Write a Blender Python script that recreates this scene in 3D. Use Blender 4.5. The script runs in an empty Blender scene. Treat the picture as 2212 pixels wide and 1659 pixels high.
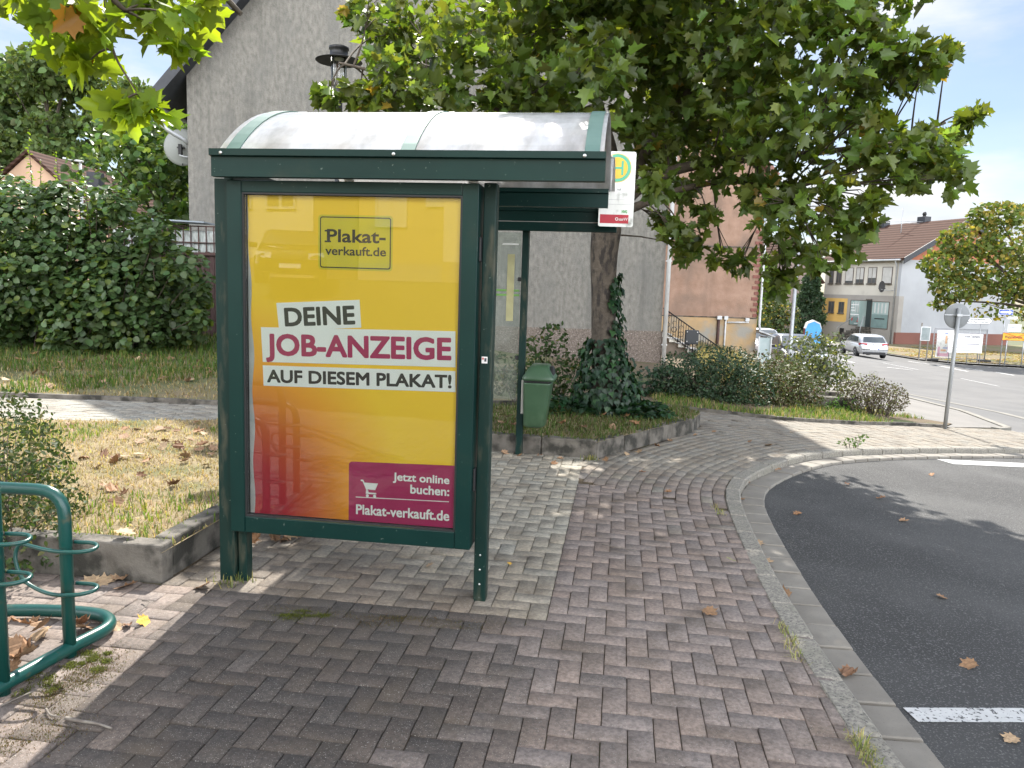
import bpy, bmesh, math, random
import numpy as np
from mathutils import Vector, Matrix, Quaternion
R = math.radians
rnd = random.Random(7)
rng = np.random.default_rng(7)
sc = bpy.context.scene
COL = sc.collection

# ---------------------------------------------------------------- camera, sky, sun, exposure
CAM_H = 1.65
cam_d = bpy.data.cameras.new('camera')
cam = bpy.data.objects.new('camera', cam_d); COL.objects.link(cam)
cam_d.sensor_fit = 'HORIZONTAL'; cam_d.sensor_width = 36.0
cam_d.lens = 36.0 * 1661 / 2212
cam_d.clip_start = 0.05; cam_d.clip_end = 2000
cam.location = (0, 0, CAM_H)
_t, _r = R(7.136), R(1.865)
_f = Vector((0, math.cos(_t), -math.sin(_t))); _u = Vector((0, math.sin(_t), math.cos(_t))); _x = Vector((1, 0, 0))
_cx = _x * math.cos(_r) + _u * math.sin(_r)
_cy = _u * math.cos(_r) - _x * math.sin(_r)
cam.matrix_world = Matrix(((_cx.x, _cy.x, -_f.x, 0), (_cx.y, _cy.y, -_f.y, 0), (_cx.z, _cy.z, -_f.z, CAM_H), (0, 0, 0, 1)))
sc.camera = cam

SUN_EL, SUN_AZ = R(48.0), R(0.8)
world = bpy.data.worlds.new('World'); sc.world = world; world.use_nodes = True
wn, wl = world.node_tree.nodes, world.node_tree.links
wn.clear()
wo = wn.new('ShaderNodeOutputWorld'); bg = wn.new('ShaderNodeBackground')
sky = wn.new('ShaderNodeTexSky'); sky.sky_type = 'NISHITA'; sky.sun_disc = False
sky.sun_elevation = SUN_EL; sky.sun_rotation = SUN_AZ; sky.altitude = 200; sky.dust_density = 0.7
wtc = wn.new('ShaderNodeTexCoord')
wmp = wn.new('ShaderNodeMapping'); wmp.inputs['Scale'].default_value = (1.0, 1.0, 3.4); wmp.inputs['Location'].default_value = (3.1, 1.7, 0.35)
wl.new(wtc.outputs['Generated'], wmp.inputs['Vector'])
wno = wn.new('ShaderNodeTexNoise'); wno.inputs['Scale'].default_value = 2.3; wno.inputs['Detail'].default_value = 9; wno.inputs['Roughness'].default_value = 0.55
wl.new(wmp.outputs['Vector'], wno.inputs['Vector'])
wcr = wn.new('ShaderNodeValToRGB'); wcr.color_ramp.elements[0].position = 0.45; wcr.color_ramp.elements[1].position = 0.62
wcr.color_ramp.elements[0].color = (0.12, 0.12, 0.12, 1); wcr.color_ramp.elements[1].color = (0.93, 0.93, 0.93, 1)
wl.new(wno.outputs['Fac'], wcr.inputs['Fac'])
wn2 = wn.new('ShaderNodeTexNoise'); wn2.inputs['Scale'].default_value = 3.1; wn2.inputs['Detail'].default_value = 6
wl.new(wmp.outputs['Vector'], wn2.inputs['Vector'])
wc2 = wn.new('ShaderNodeValToRGB'); wc2.color_ramp.elements[0].position = 0.35; wc2.color_ramp.elements[1].position = 0.6
wc2.color_ramp.elements[0].color = (3.9, 4.8, 6.3, 1); wc2.color_ramp.elements[1].color = (8.5, 8.2, 7.75, 1)
wl.new(wn2.outputs['Fac'], wc2.inputs['Fac'])
wmx = wn.new('ShaderNodeMix'); wmx.data_type = 'RGBA'
wcm = wn.new('ShaderNodeMath'); wcm.operation = 'MAXIMUM'; wcn = wn.new('ShaderNodeMapRange')
ws0 = wn.new('ShaderNodeSeparateXYZ'); wl.new(wtc.outputs['Generated'], ws0.inputs[0]); wl.new(ws0.outputs['Y'], wcn.inputs['Value'])
for i, v in zip(('From Min', 'From Max', 'To Min', 'To Max'), (-0.35, 0.15, 0.92, 0.0)): wcn.inputs[i].default_value = v
wl.new(wcr.outputs['Color'], wcm.inputs[0]); wl.new(wcn.outputs[0], wcm.inputs[1]); wl.new(wcm.outputs[0], wmx.inputs['Factor']); wl.new(sky.outputs['Color'], wmx.inputs['A']); wl.new(wc2.outputs['Color'], wmx.inputs['B'])
# added fill light: sky dimmed low south, brightened overhead and in the north
wsx = wn.new('ShaderNodeSeparateXYZ'); wl.new(wtc.outputs['Generated'], wsx.inputs[0])
def wramp(sock, a, va, b, vb):
    q = wn.new('ShaderNodeMapRange'); q.interpolation_type = 'SMOOTHSTEP'
    for i, v in zip(('From Min', 'From Max', 'To Min', 'To Max'), (a, b, va, vb)): q.inputs[i].default_value = v
    wl.new(sock, q.inputs['Value']); return q.outputs[0]
wmm = wn.new('ShaderNodeMath'); wmm.operation = 'MAXIMUM'
wl.new(wramp(wsx.outputs['Z'], 0.40, 0.42, 0.62, 0.75), wmm.inputs[0])
wmn = wn.new('ShaderNodeMath'); wmn.operation = 'MULTIPLY'
wl.new(wramp(wsx.outputs['Y'], -0.35, 2.45, 0.15, 0.3), wmn.inputs[0]); wl.new(wramp(wsx.outputs['Z'], 0.45, 1.0, 0.8, 0.3), wmn.inputs[1]); wl.new(wmn.outputs[0], wmm.inputs[1])
wvm = wn.new('ShaderNodeVectorMath'); wvm.operation = 'SCALE'
wl.new(wmx.outputs['Result'], wvm.inputs[0]); wl.new(wmm.outputs[0], wvm.inputs['Scale'])
wl.new(wvm.outputs[0], bg.inputs['Color']); bg.inputs['Strength'].default_value = 0.14
wl.new(bg.outputs['Background'], wo.inputs['Surface'])

sun_d = bpy.data.lights.new('sun', 'SUN'); sun_d.energy = 4.8; sun_d.angle = R(0.53); sun_d.color = (1.0, 0.95, 0.87)
sun = bpy.data.objects.new('sun', sun_d); COL.objects.link(sun)
SDIR = Vector((math.sin(SUN_AZ) * math.cos(SUN_EL), math.cos(SUN_AZ) * math.cos(SUN_EL), math.sin(SUN_EL)))
sun.rotation_euler = (-SDIR).to_track_quat('-Z', 'Y').to_euler(); sun.location = (3, 20, 30)
sc.view_settings.view_transform = 'Standard'; sc.view_settings.look = 'None'
sc.view_settings.exposure = 1.3; sc.view_settings.gamma = 1.0
sc.cycles.max_bounces = 8; sc.cycles.transparent_max_bounces = 12; sc.cycles.caustics_reflective = False; sc.cycles.caustics_refractive = False

# ---------------------------------------------------------------- terrain
def sstep(a, b, x):
    t = min(1.0, max(0.0, (x - a) / (b - a))); return t * t * (3 - 2 * t)
def T(x, y):
    xc = min(x, 24.0)
    z = -0.05 * (math.sqrt((xc - 3.2) ** 2 + 1.0) + (xc - 3.2))
    z += 0.05 * max(0.0, min(y, 22.0) - 10.5) * (1 - sstep(-3.0, 1.0, x))
    z -= 0.035 * max(0.0, min(y, 32.0) - 18.0) * sstep(5.0, 9.0, x) * (1 - sstep(14.0, 20.0, x))
    if y < -3: z += min(1.9, 0.19 * (-y - 3))
    return z

# ---------------------------------------------------------------- materials
def _nt(name):
    m = bpy.data.materials.new(name); m.use_nodes = True
    nt = m.node_tree; nt.nodes.clear()
    o = nt.nodes.new('ShaderNodeOutputMaterial'); b = nt.nodes.new('ShaderNodeBsdfPrincipled')
    nt.links.new(b.outputs[0], o.inputs[0])
    return m, nt, o, b
def _noise(nt, vec, scale, detail=5, rough=0.55):
    n = nt.nodes.new('ShaderNodeTexNoise'); n.inputs['Scale'].default_value = scale
    n.inputs['Detail'].default_value = detail; n.inputs['Roughness'].default_value = rough
    if vec is not None: nt.links.new(vec, n.inputs['Vector'])
    return n.outputs['Fac']
def _ramp(nt, fac, stops):
    r = nt.nodes.new('ShaderNodeValToRGB'); e = r.color_ramp.elements
    e[0].position, e[1].position = stops[0][0], stops[-1][0]
    for p, c in stops[1:-1]: e.new(p)
    for el, (p, c) in zip(sorted(e, key=lambda q: q.position), stops):
        el.position = p; el.color = (c, c, c, 1) if isinstance(c, (int, float)) else (*c, 1)
    nt.links.new(fac, r.inputs['Fac']); return r.outputs['Color']
def _mix(nt, fac, a, b, mode='MIX'):
    m = nt.nodes.new('ShaderNodeMix'); m.data_type = 'RGBA'; m.blend_type = mode
    for s, v in (('Factor', fac), ('A', a), ('B', b)):
        i = m.inputs[s] if s == 'Factor' else [q for q in m.inputs if q.name == s and q.type == 'RGBA'][0]
        if isinstance(v, (int, float)): i.default_value = v if s == 'Factor' else (v, v, v, 1)
        elif isinstance(v, tuple): i.default_value = (*v, 1)
        else: nt.links.new(v, i)
    return [q for q in m.outputs if q.type == 'RGBA'][0]
def _vec(nt, coord='Object', scale=None):
    c = nt.nodes.new('ShaderNodeTexCoord'); o = c.outputs[coord]
    if scale:
        mp = nt.nodes.new('ShaderNodeMapping'); mp.inputs['Scale'].default_value = scale
        nt.links.new(o, mp.inputs['Vector']); o = mp.outputs['Vector']
    return o
def _bump(nt, b, h, strength, dist=0.01):
    n = nt.nodes.new('ShaderNodeBump'); n.inputs['Strength'].default_value = strength; n.inputs['Distance'].default_value = dist
    nt.links.new(h, n.inputs['Height']); nt.links.new(n.outputs[0], b.inputs['Normal'])
def _attr(nt):
    a = nt.nodes.new('ShaderNodeAttribute'); a.attribute_name = 'col'; return a.outputs['Color']

def pmat(name, c1, c2=None, scale=8, rough=0.6, metal=0.0, bump=0.0, bscale=60, bdist=0.01, lo=0.35, hi=0.65, stain=None,
         stretch=None, spec=0.5, attr=False, speck=None, coat=0.0, detail=6, streak=None):
    """two-tone noise surface; stain=(colour, scale, lo, hi); speck=(colour, scale, threshold)"""
    m, nt, o, b = _nt(name)
    v = _vec(nt, 'Object', stretch)
    base = _attr(nt) if attr else None
    if c2 is None and base is None: c2 = tuple(min(1, x * 0.82) for x in c1)
    f = _ramp(nt, _noise(nt, v, scale, detail), [(lo, 0.0), (hi, 1.0)])
    if base is not None:
        c = _mix(nt, f, _mix(nt, 1.0, base, c1, 'MULTIPLY'), _mix(nt, 1.0, base, c2 or c1, 'MULTIPLY'))
    else: c = _mix(nt, f, c1, c2)
    if stain:
        f2 = _ramp(nt, _noise(nt, v, stain[1], 6), [(stain[2], 0.0), (stain[3], 1.0)])
        c = _mix(nt, f2, c, stain[0])
    if streak:                                                      # vertical rain streaks
        f4 = _ramp(nt, _noise(nt, _vec(nt, 'Object', (1.0, 1.0, 0.05)), streak[1], 5, 0.6), [(streak[2], 0.0), (streak[3], 1.0)])
        c = _mix(nt, f4, c, streak[0])
    if speck:
        f3 = _ramp(nt, _noise(nt, _vec(nt), speck[1], 2), [(speck[2], 0.0), (speck[2] + 0.05, 1.0)])
        c = _mix(nt, f3, c, speck[0])
    nt.links.new(c, b.inputs['Base Color'])
    b.inputs['Roughness'].default_value = rough; b.inputs['Metallic'].default_value = metal
    b.inputs['Specular IOR Level'].default_value = spec; b.inputs['Coat Weight'].default_value = coat
    if bump: _bump(nt, b, _noise(nt, _vec(nt), bscale, 6, 0.65), bump, bdist)
    return m

def leafmat(name, tint=(1.5, 1.45, 0.45), trans=0.42, rough=0.42, spec=0.4):
    m, nt, o, b = _nt(name)
    a = _attr(nt)
    nt.links.new(a, b.inputs['Base Color']); b.inputs['Roughness'].default_value = rough; b.inputs['Specular IOR Level'].default_value = spec
    t = nt.nodes.new('ShaderNodeBsdfTranslucent'); nt.links.new(_mix(nt, 1.0, a, tint, 'MULTIPLY'), t.inputs['Color'])
    x = nt.nodes.new('ShaderNodeMixShader'); x.inputs[0].default_value = trans
    nt.links.new(b.outputs[0], x.inputs[1]); nt.links.new(t.outputs[0], x.inputs[2]); nt.links.new(x.outputs[0], o.inputs[0])
    return m

def glassmat(name, tint=(0.95, 0.98, 0.97), ior=1.5, rough=0.0, dirt=0.0):
    m, nt, o, b = _nt(name)
    tr = nt.nodes.new('ShaderNodeBsdfTransparent'); tr.inputs['Color'].default_value = (*tint, 1)
    gl = nt.nodes.new('ShaderNodeBsdfGlossy'); gl.inputs['Roughness'].default_value = rough
    fr = nt.nodes.new('ShaderNodeFresnel'); fr.inputs['IOR'].default_value = ior
    x = nt.nodes.new('ShaderNodeMixShader')
    nt.links.new(fr.outputs[0], x.inputs[0]); nt.links.new(tr.outputs[0], x.inputs[1]); nt.links.new(gl.outputs[0], x.inputs[2])
    out = x.outputs[0]
    if dirt:
        df = nt.nodes.new('ShaderNodeBsdfDiffuse'); df.inputs['Color'].default_value = (0.5, 0.5, 0.46, 1)
        y = nt.nodes.new('ShaderNodeMixShader')
        nt.links.new(_ramp(nt, _noise(nt, _vec(nt), 5, 8), [(0.35, dirt * 0.3), (0.75, dirt)]), y.inputs[0])
        nt.links.new(out, y.inputs[1]); nt.links.new(df.outputs[0], y.inputs[2]); out = y.outputs[0]
    nt.links.new(out, o.inputs[0]); return m

# ---------------------------------------------------------------- object helpers
def tag(o, label=None, cat=None, group=None, kind=None):
    if label: o['label'] = label
    if cat: o['category'] = cat
    if group: o['group'] = group
    if kind: o['kind'] = kind
    return o
def empty(name, loc, rz=0.0, label=None, cat=None, group=None):
    o = bpy.data.objects.new(name, None); COL.objects.link(o)
    o.location = loc; o.rotation_euler = (0, 0, rz); o.empty_display_size = 0.1
    return tag(o, label, cat, group)
def root_inv(p):
    m = Matrix.Identity(4)
    while p is not None:
        m = Matrix.LocRotScale(p.location, p.rotation_euler, p.scale) @ m; p = p.parent
    return m.inverted()

class MB:
    """mesh builder: every call adds one shape; build() links ONE object"""
    def __init__(s): s.bm = bmesh.new()
    def _xf(s, vs, mtx):
        if mtx is not None: bmesh.ops.transform(s.bm, matrix=mtx, verts=vs)
    def box(s, c, d, bevel=0.0, rot=None, seg=2):
        r = bmesh.ops.create_cube(s.bm, size=1.0); vs = r['verts']
        bmesh.ops.scale(s.bm, vec=d, verts=vs)
        if bevel:
            es = list({e for v in vs for e in v.link_edges})
            q = bmesh.ops.bevel(s.bm, geom=es, offset=bevel, segments=seg, affect='EDGES', profile=0.5)
            vs = list({v for f in q['faces'] for v in f.verts} | {v for v in vs if v.is_valid})
            isl = set(vs)
            for v in list(isl):
                for e in v.link_edges: isl.add(e.other_vert(v))
            vs = list(isl)
        m = Matrix.Translation(c)
        if rot is not None: m = m @ (rot.to_4x4() if not isinstance(rot, (int, float)) else Matrix.Rotation(rot, 4, 'Z'))
        s._xf(vs, m); return s
    def bb(s, x0, x1, y0, y1, z0, z1, bevel=0.0):
        return s.box(((x0 + x1) / 2, (y0 + y1) / 2, (z0 + z1) / 2), (abs(x1 - x0), abs(y1 - y0), abs(z1 - z0)), bevel)
    def poly(s, pts):
        vs = [s.bm.verts.new(p) for p in pts]; s.bm.faces.new(vs); return s
    def prism(s, pts, vec):
        """extrude a planar polygon along vec"""
        vec = Vector(vec); a = [s.bm.verts.new(p) for p in pts]; b = [s.bm.verts.new(Vector(p) + vec) for p in pts]
        n = len(pts); fs = [s.bm.faces.new(a), s.bm.faces.new(b[::-1])]
        for i in range(n): fs.append(s.bm.faces.new((a[i], b[i], b[(i + 1) % n], a[(i + 1) % n])))
        bmesh.ops.recalc_face_normals(s.bm, faces=fs); return s
    def tube(s, pts, r, n=8, closed=False, cap=True):
        P = [Vector(p) for p in pts]; k = len(P); rs = r if isinstance(r, (list, tuple)) else [r] * k
        rings = []; prev = None
        for i in range(k):
            if closed: t = P[(i + 1) % k] - P[i - 1]
            else: t = P[min(i + 1, k - 1)] - P[max(i - 1, 0)]
            if t.length < 1e-9: t = Vector((0, 0, 1))
            t.normalize()
            if prev is None:
                a = Vector((0, 0, 1)) if abs(t.z) < 0.9 else Vector((1, 0, 0)); nx = t.cross(a).normalized()
            else:
                nx = prev - t * prev.dot(t)
                nx = nx.normalized() if nx.length > 1e-6 else t.orthogonal().normalized()
            prev = nx; ny = t.cross(nx)
            rings.append([s.bm.verts.new(P[i] + (nx * math.cos(2 * math.pi * j / n) + ny * math.sin(2 * math.pi * j / n)) * rs[i]) for j in range(n)])
        rng_ = range(k) if closed else range(k - 1)
        for i in rng_:
            A, B = rings[i], rings[(i + 1) % k]
            for j in range(n):
                f = s.bm.faces.new((A[j], A[(j + 1) % n], B[(j + 1) % n], B[j])); f.smooth = True
        if cap and not closed:
            s.bm.faces.new(rings[0][::-1]); s.bm.faces.new(rings[-1])
        return s
    def cyl(s, a, b, r, n=16): return s.tube([a, b], r, n)
    def lathe(s, prof, c=(0, 0, 0), n=24, axis='Z', capends=False):
        rings = []
        for (r, z) in prof:
            ring = []
            for j in range(n):
                a = 2 * math.pi * j / n
                p = (r * math.cos(a), r * math.sin(a), z)
                if axis == 'Y': p = (p[0], p[2], p[1])
                if axis == 'X': p = (p[2], p[0], p[1])
                ring.append(s.bm.verts.new(Vector(p) + Vector(c)))
            rings.append(ring)
        fs = []
        for A, B in zip(rings, rings[1:]):
            for j in range(n):
                f = s.bm.faces.new((A[j], A[(j + 1) % n], B[(j + 1) % n], B[j])); f.smooth = True; fs.append(f)
        if capends:
            fs.append(s.bm.faces.new(rings[0][::-1])); fs.append(s.bm.faces.new(rings[-1]))
        bmesh.ops.recalc_face_normals(s.bm, faces=fs); return s
    def loft(s, secs, cap=True, smooth=True):
        """secs: list of equal-length rings of points"""
        rs = [[s.bm.verts.new(p) for p in q] for q in secs]; n = len(rs[0]); fs = []
        for A, B in zip(rs, rs[1:]):
            for j in range(n):
                f = s.bm.faces.new((A[j], A[(j + 1) % n], B[(j + 1) % n], B[j])); f.smooth = smooth; fs.append(f)
        if cap: fs += [s.bm.faces.new(rs[0][::-1]), s.bm.faces.new(rs[-1])]
        bmesh.ops.recalc_face_normals(s.bm, faces=fs); return s
    def build(s, name, m, parent=None, world=False, smooth=None, loc=None, mesh_only=False):
        if world and parent is not None: bmesh.ops.transform(s.bm, matrix=root_inv(parent), verts=s.bm.verts)
        if loc is not None: bmesh.ops.translate(s.bm, vec=-Vector(loc), verts=s.bm.verts)
        if smooth is not None:
            for f in s.bm.faces: f.smooth = smooth
        me = bpy.data.meshes.new(name); s.bm.to_mesh(me); s.bm.free()
        me.materials.append(m)
        o = bpy.data.objects.new(name, me); COL.objects.link(o)
        if parent is not None: o.parent = parent
        if loc is not None: o.location = loc
        return o

def copy_tree(o, parent=None):
    c = o.copy(); COL.objects.link(c)
    if parent is not None: c.parent = parent
    for ch in list(o.children): copy_tree(ch, c)
    return c

def mesh_np(name, V, faces_idx, totals, m, col=None, parent=None, world=False, loc=None, smooth=False):
    """V (n,3); faces_idx flat; totals per face; col (n,3) per vertex"""
    V = np.asarray(V, dtype=np.float64)
    if world and parent is not None:
        M = np.array(root_inv(parent)); V = V @ M[:3, :3].T + M[:3, 3]
    if loc is not None: V = V - np.array(loc)
    me = bpy.data.meshes.new(name)
    me.vertices.add(len(V)); me.vertices.foreach_set('co', V.astype(np.float32).ravel())
    totals = np.asarray(totals, dtype=np.int32)
    me.loops.add(len(faces_idx)); me.loops.foreach_set('vertex_index', np.asarray(faces_idx, dtype=np.int32))
    me.polygons.add(len(totals)); st = np.concatenate([[0], np.cumsum(totals)[:-1]]).astype(np.int32)
    me.polygons.foreach_set('loop_start', st); me.polygons.foreach_set('loop_total', totals)
    if smooth: me.polygons.foreach_set('use_smooth', np.ones(len(totals), dtype=bool))
    if col is not None:
        a = me.color_attributes.new('col', 'FLOAT_COLOR', 'POINT')
        a.data.foreach_set('color', np.concatenate([col, np.ones((len(V), 1))], 1).astype(np.float32).ravel())
    me.update(); me.validate(); me.materials.append(m)
    o = bpy.data.objects.new(name, me); COL.objects.link(o)
    if parent is not None: o.parent = parent
    if loc is not None: o.location = loc
    return o

# leaf outlines in the xy plane, stem at origin, tip towards +y, unit length; given as right half (mirrored)
PLANE = [(0, 0), (0.10, 0.06), (0.33, 0.02), (0.30, 0.16), (0.52, 0.30), (0.38, 0.36), (0.42, 0.52), (0.55, 0.66), (0.34, 0.64), (0.20, 0.62), (0.20, 0.80), (0.09, 0.86), (0, 1.0)]
PLANE_S = [(0, 0), (0.30, 0.04), (0.50, 0.30), (0.33, 0.38), (0.48, 0.66), (0.19, 0.62), (0, 1.0)]
ROUND = [(0, 0), (0.26, 0.08), (0.42, 0.34), (0.36, 0.66), (0.16, 0.88), (0, 1.0)]
OVAL = [(0, 0), (0.24, 0.3), (0.22, 0.65), (0, 1.0)]
IVY = [(0, 0.05), (0.36, 0.0), (0.5, 0.3), (0.27, 0.5), (0, 1.0)]
NEEDLE = [(0, 0), (0.1, 0.4), (0, 1.0)]

def frames(n, up=0.6, bias=None, spread=1.0):
    """random leaf frames: (n,3,3) columns x (width), y (tip), z (normal); up pulls normals upward"""
    nz = rng.normal(size=(n, 3)) * spread; nz /= np.linalg.norm(nz, axis=1, keepdims=True)
    nz = nz * (1 - up) + np.array([0, 0, 1.0]) * up
    if bias is not None: nz = nz + bias
    nz /= np.linalg.norm(nz, axis=1, keepdims=True)
    t = rng.normal(size=(n, 3)); t -= nz * (t * nz).sum(1, keepdims=True); t /= np.linalg.norm(t, axis=1, keepdims=True)
    x = np.cross(t, nz)
    return np.stack([x, t, nz], axis=2)

def leaf_mesh(name, P, F, size, shape, colr, m, parent=None, world=True, fold=0.25, droop=0.25, loc=None):
    """one mesh of many leaves. P (n,3) stem points, F (n,3,3) frames, size (n,), colr (n,3)"""
    P = np.asarray(P, float); n = len(P); sh = np.array(shape); k = len(sh)
    inner = sh[1:-1]
    right = np.concatenate([sh, []]) if False else sh
    # verts: axis points shared: base, tip, then right inner, left inner
    xs = np.concatenate([[0, 0], inner[:, 0], -inner[:, 0]]); ys = np.concatenate([[0, 1.0], inner[:, 1], inner[:, 1]])
    zs = fold * np.abs(xs) - droop * ys * ys * 0.5
    L = np.stack([xs, ys, zs], 1)                       # (q,3)
    q = len(L); ki = k - 2
    W = P[:, None, :] + np.einsum('nij,qj->nqi', F, L) * np.asarray(size)[:, None, None]
    fr = [0] + list(range(2, 2 + ki)) + [1]; fl = [1] + list(range(2 + 2 * ki - 1, 1 + ki, -1)) + [0]
    idx = np.array(fr + fl)[None, :] + (np.arange(n) * q)[:, None]
    col = np.repeat(np.asarray(colr), q, axis=0)
    return mesh_np(name, W.reshape(-1, 3), idx.ravel(), np.full(2 * n, ki + 2), m, col, parent, world, loc)

def vary(base, n, amt=0.25, alt=None, altp=0.0):
    c = np.tile(np.array(base, float), (n, 1)) * (1 + rng.uniform(-amt, amt, (n, 1))) * (1 + rng.uniform(-amt * 0.4, amt * 0.4, (n, 3)))
    if alt is not None:
        k = rng.random(n) < altp; c[k] = np.array(alt) * (1 + rng.uniform(-amt, amt, (k.sum(), 1)))
    return np.clip(c, 0, 1)

def ell(n, c, r, shell=0.5):
    """points in an ellipsoid, pushed outwards by shell"""
    d = rng.normal(size=(n, 3)); d /= np.linalg.norm(d, axis=1, keepdims=True)
    u = rng.random((n, 1)) ** (1 / 3.0); u = u * (1 - shell) + shell * (0.75 + 0.3 * rng.random((n, 1)))
    return np.array(c) + d * u * np.array(r)

def arc(p0, p1, p2, n=6):
    a, b, c = Vector(p0), Vector(p1), Vector(p2)
    return [a * (1 - t) ** 2 + b * 2 * t * (1 - t) + c * t * t for t in [i / n for i in range(n + 1)]]
def catmull(P, n=6):
    P = [Vector(p) for p in P]; out = []
    for i in range(len(P) - 1):
        p0 = P[max(i - 1, 0)]; p1 = P[i]; p2 = P[i + 1]; p3 = P[min(i + 2, len(P) - 1)]
        for j in range(n):
            t = j / n
            out.append(0.5 * ((2 * p1) + (p2 - p0) * t + (2 * p0 - 5 * p1 + 4 * p2 - p3) * t * t + (3 * p1 - p0 - 3 * p2 + p3) * t ** 3))
    out.append(P[-1]); return out
def inside(x, y, poly):
    c = False; n = len(poly)
    for i in range(n):
        x1, y1 = poly[i][0], poly[i][1]; x2, y2 = poly[i - 1][0], poly[i - 1][1]
        if (y1 > y) != (y2 > y) and x < (x2 - x1) * (y - y1) / (y2 - y1) + x1: c = not c
    return c
def sheet(name, poly, off, m, label=None, kind='structure', cuts=1.0, zf=None):
    """flat polygon laid on the terrain, off metres above it"""
    bm = bmesh.new(); bm.faces.new([bm.verts.new((p[0], p[1], 0)) for p in poly])
    xs = [p[0] for p in poly]; ys = [p[1] for p in poly]
    cx = [x for x in (list(np.arange(-3, 1.01, 1)) + list(np.arange(1.5, 6, 0.5)) + [7, 8, 9, 12, 14, 16, 18, 20, 24]) if min(xs) < x < max(xs)]
    cy = [y for y in (-13, -3, 10.5, 18, 22, 27, 32, 38) if min(ys) < y < max(ys)]
    for x in cx: bmesh.ops.bisect_plane(bm, geom=bm.verts[:] + bm.edges[:] + bm.faces[:], plane_co=(x, 0, 0), plane_no=(1, 0, 0))
    for y in cy: bmesh.ops.bisect_plane(bm, geom=bm.verts[:] + bm.edges[:] + bm.faces[:], plane_co=(0, y, 0), plane_no=(0, 1, 0))
    for v in bm.verts: v.co.z = (zf or T)(v.co.x, v.co.y) + off
    bmesh.ops.recalc_face_normals(bm, faces=bm.faces)
    for f in bm.faces:
        if f.normal.z < 0: f.normal_flip()
    me = bpy.data.meshes.new(name); bm.to_mesh(me); bm.free(); me.materials.append(m)
    o = bpy.data.objects.new(name, me); COL.objects.link(o); tag(o, label, None, None, kind); return o

_txt = {}
def text_bm(s, bold=0.0):
    """text outline mesh data (verts, faces) in xy, cached"""
    key = (s, bold)
    if key not in _txt:
        cu = bpy.data.curves.new('t', 'FONT'); cu.body = s; cu.size = 1.0; cu.offset = bold; cu.resolution_u = 4
        o = bpy.data.objects.new('t', cu); COL.objects.link(o)
        dg = bpy.context.evaluated_depsgraph_get(); me = bpy.data.meshes.new_from_object(o.evaluated_get(dg))
        V = np.array([v.co[:] for v in me.vertices]); Fs = [tuple(p.vertices) for p in me.polygons]
        bpy.data.objects.remove(o); bpy.data.curves.remove(cu); bpy.data.meshes.remove(me)
        _txt[key] = (V, Fs)
    return _txt[key]
def add_text(mb, s, x0, x1, y0, y1, M=None, bold=0.02, heavy=0.0):
    """fit text s into the box x0..x1, y0..y1 of a plane given by matrix M (local xy -> 3D)"""
    if heavy:                                                      # bold weight: copies of the outline a hair apart
        e = (x1 - x0) / max(1, len(s)) * heavy
        f = min(e, (y1 - y0) * 0.045)
        for n_, (a, b) in enumerate(((-1, 0), (1, 0), (0, -1), (0, 1), (-.8, -.8), (.8, .8), (-.8, .8), (.8, -.8))):
            add_text(mb, s, x0 + e + e * a, x1 - e + e * a, y0 + f + f * b, y1 - f + f * b, (M or Matrix.Identity(4)) @ Matrix.Translation((0, 0, -0.00003 * (n_ + 1))), bold)
        x0 += e; x1 -= e; y0 += f; y1 -= f
    V, Fs = text_bm(s, bold)
    mn, mx = V.min(0), V.max(0)
    W = np.zeros((len(V), 3)); W[:, 0] = x0 + (V[:, 0] - mn[0]) / (mx[0] - mn[0]) * (x1 - x0); W[:, 1] = y0 + (V[:, 1] - mn[1]) / (mx[1] - mn[1]) * (y1 - y0)
    vs = [mb.bm.verts.new((M @ Vector(w)) if M is not None else w) for w in W]
    for f in Fs:
        try: mb.bm.faces.new([vs[i] for i in f])
        except ValueError: pass
    return mb

# ================================================================ SETTING
TH = R(7.9)
UX, UY = math.cos(TH), -math.sin(TH); VX, VY = math.sin(TH), math.cos(TH)
SO = (-0.842, 3.978)
def S(u, v, z=0.0): return Vector((SO[0] + u * UX + v * VX, SO[1] + u * UY + v * VY, z))

M_asph = pmat('asphalt', (0.048, 0.0475, 0.047), (0.07, 0.069, 0.067), 1.1, 0.88, bump=1.0, bscale=110, bdist=0.012, speck=((0.14, 0.138, 0.133), 100, 0.585), stain=((0.036, 0.0355, 0.035), 0.6, 0.44, 0.6))
M_asph_far = pmat('worn_asphalt', (0.09, 0.089, 0.088), (0.112, 0.11, 0.107), 0.7, 0.9, bump=0.3, bscale=90, stain=((0.08, 0.08, 0.08), 0.25, 0.5, 0.7))
M_joint = pmat('joint_soil', (0.04, 0.028, 0.016), (0.075, 0.052, 0.026), 3.0, 0.95, bump=0.5, bscale=200, stain=((0.05, 0.06, 0.012), 2.2, 0.52, 0.66))
M_paver = pmat('concrete_paver', (0.7, 0.7, 0.7), (1.25, 1.24, 1.22), 60, 0.85, attr=True, bump=0.7, bscale=330, bdist=0.003, speck=((0.3, 0.28, 0.25), 210, 0.64), stain=((0.075, 0.057, 0.04), 3.4, 0.5, 0.8))
M_kerb = pmat('exposed_aggregate_kerb', (0.14, 0.13, 0.112), (0.29, 0.268, 0.225), 60, 0.85, bump=0.8, bscale=130, bdist=0.006, speck=((0.08, 0.075, 0.07), 95, 0.6), stain=((0.2, 0.19, 0.15), 4, 0.5, 0.8))
M_gutter = pmat('gutter_stone', (0.165, 0.15, 0.128), (0.215, 0.198, 0.17), 5, 0.85, bump=0.4, bscale=180, bdist=0.004, speck=((0.12, 0.11, 0.1), 140, 0.66))
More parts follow.
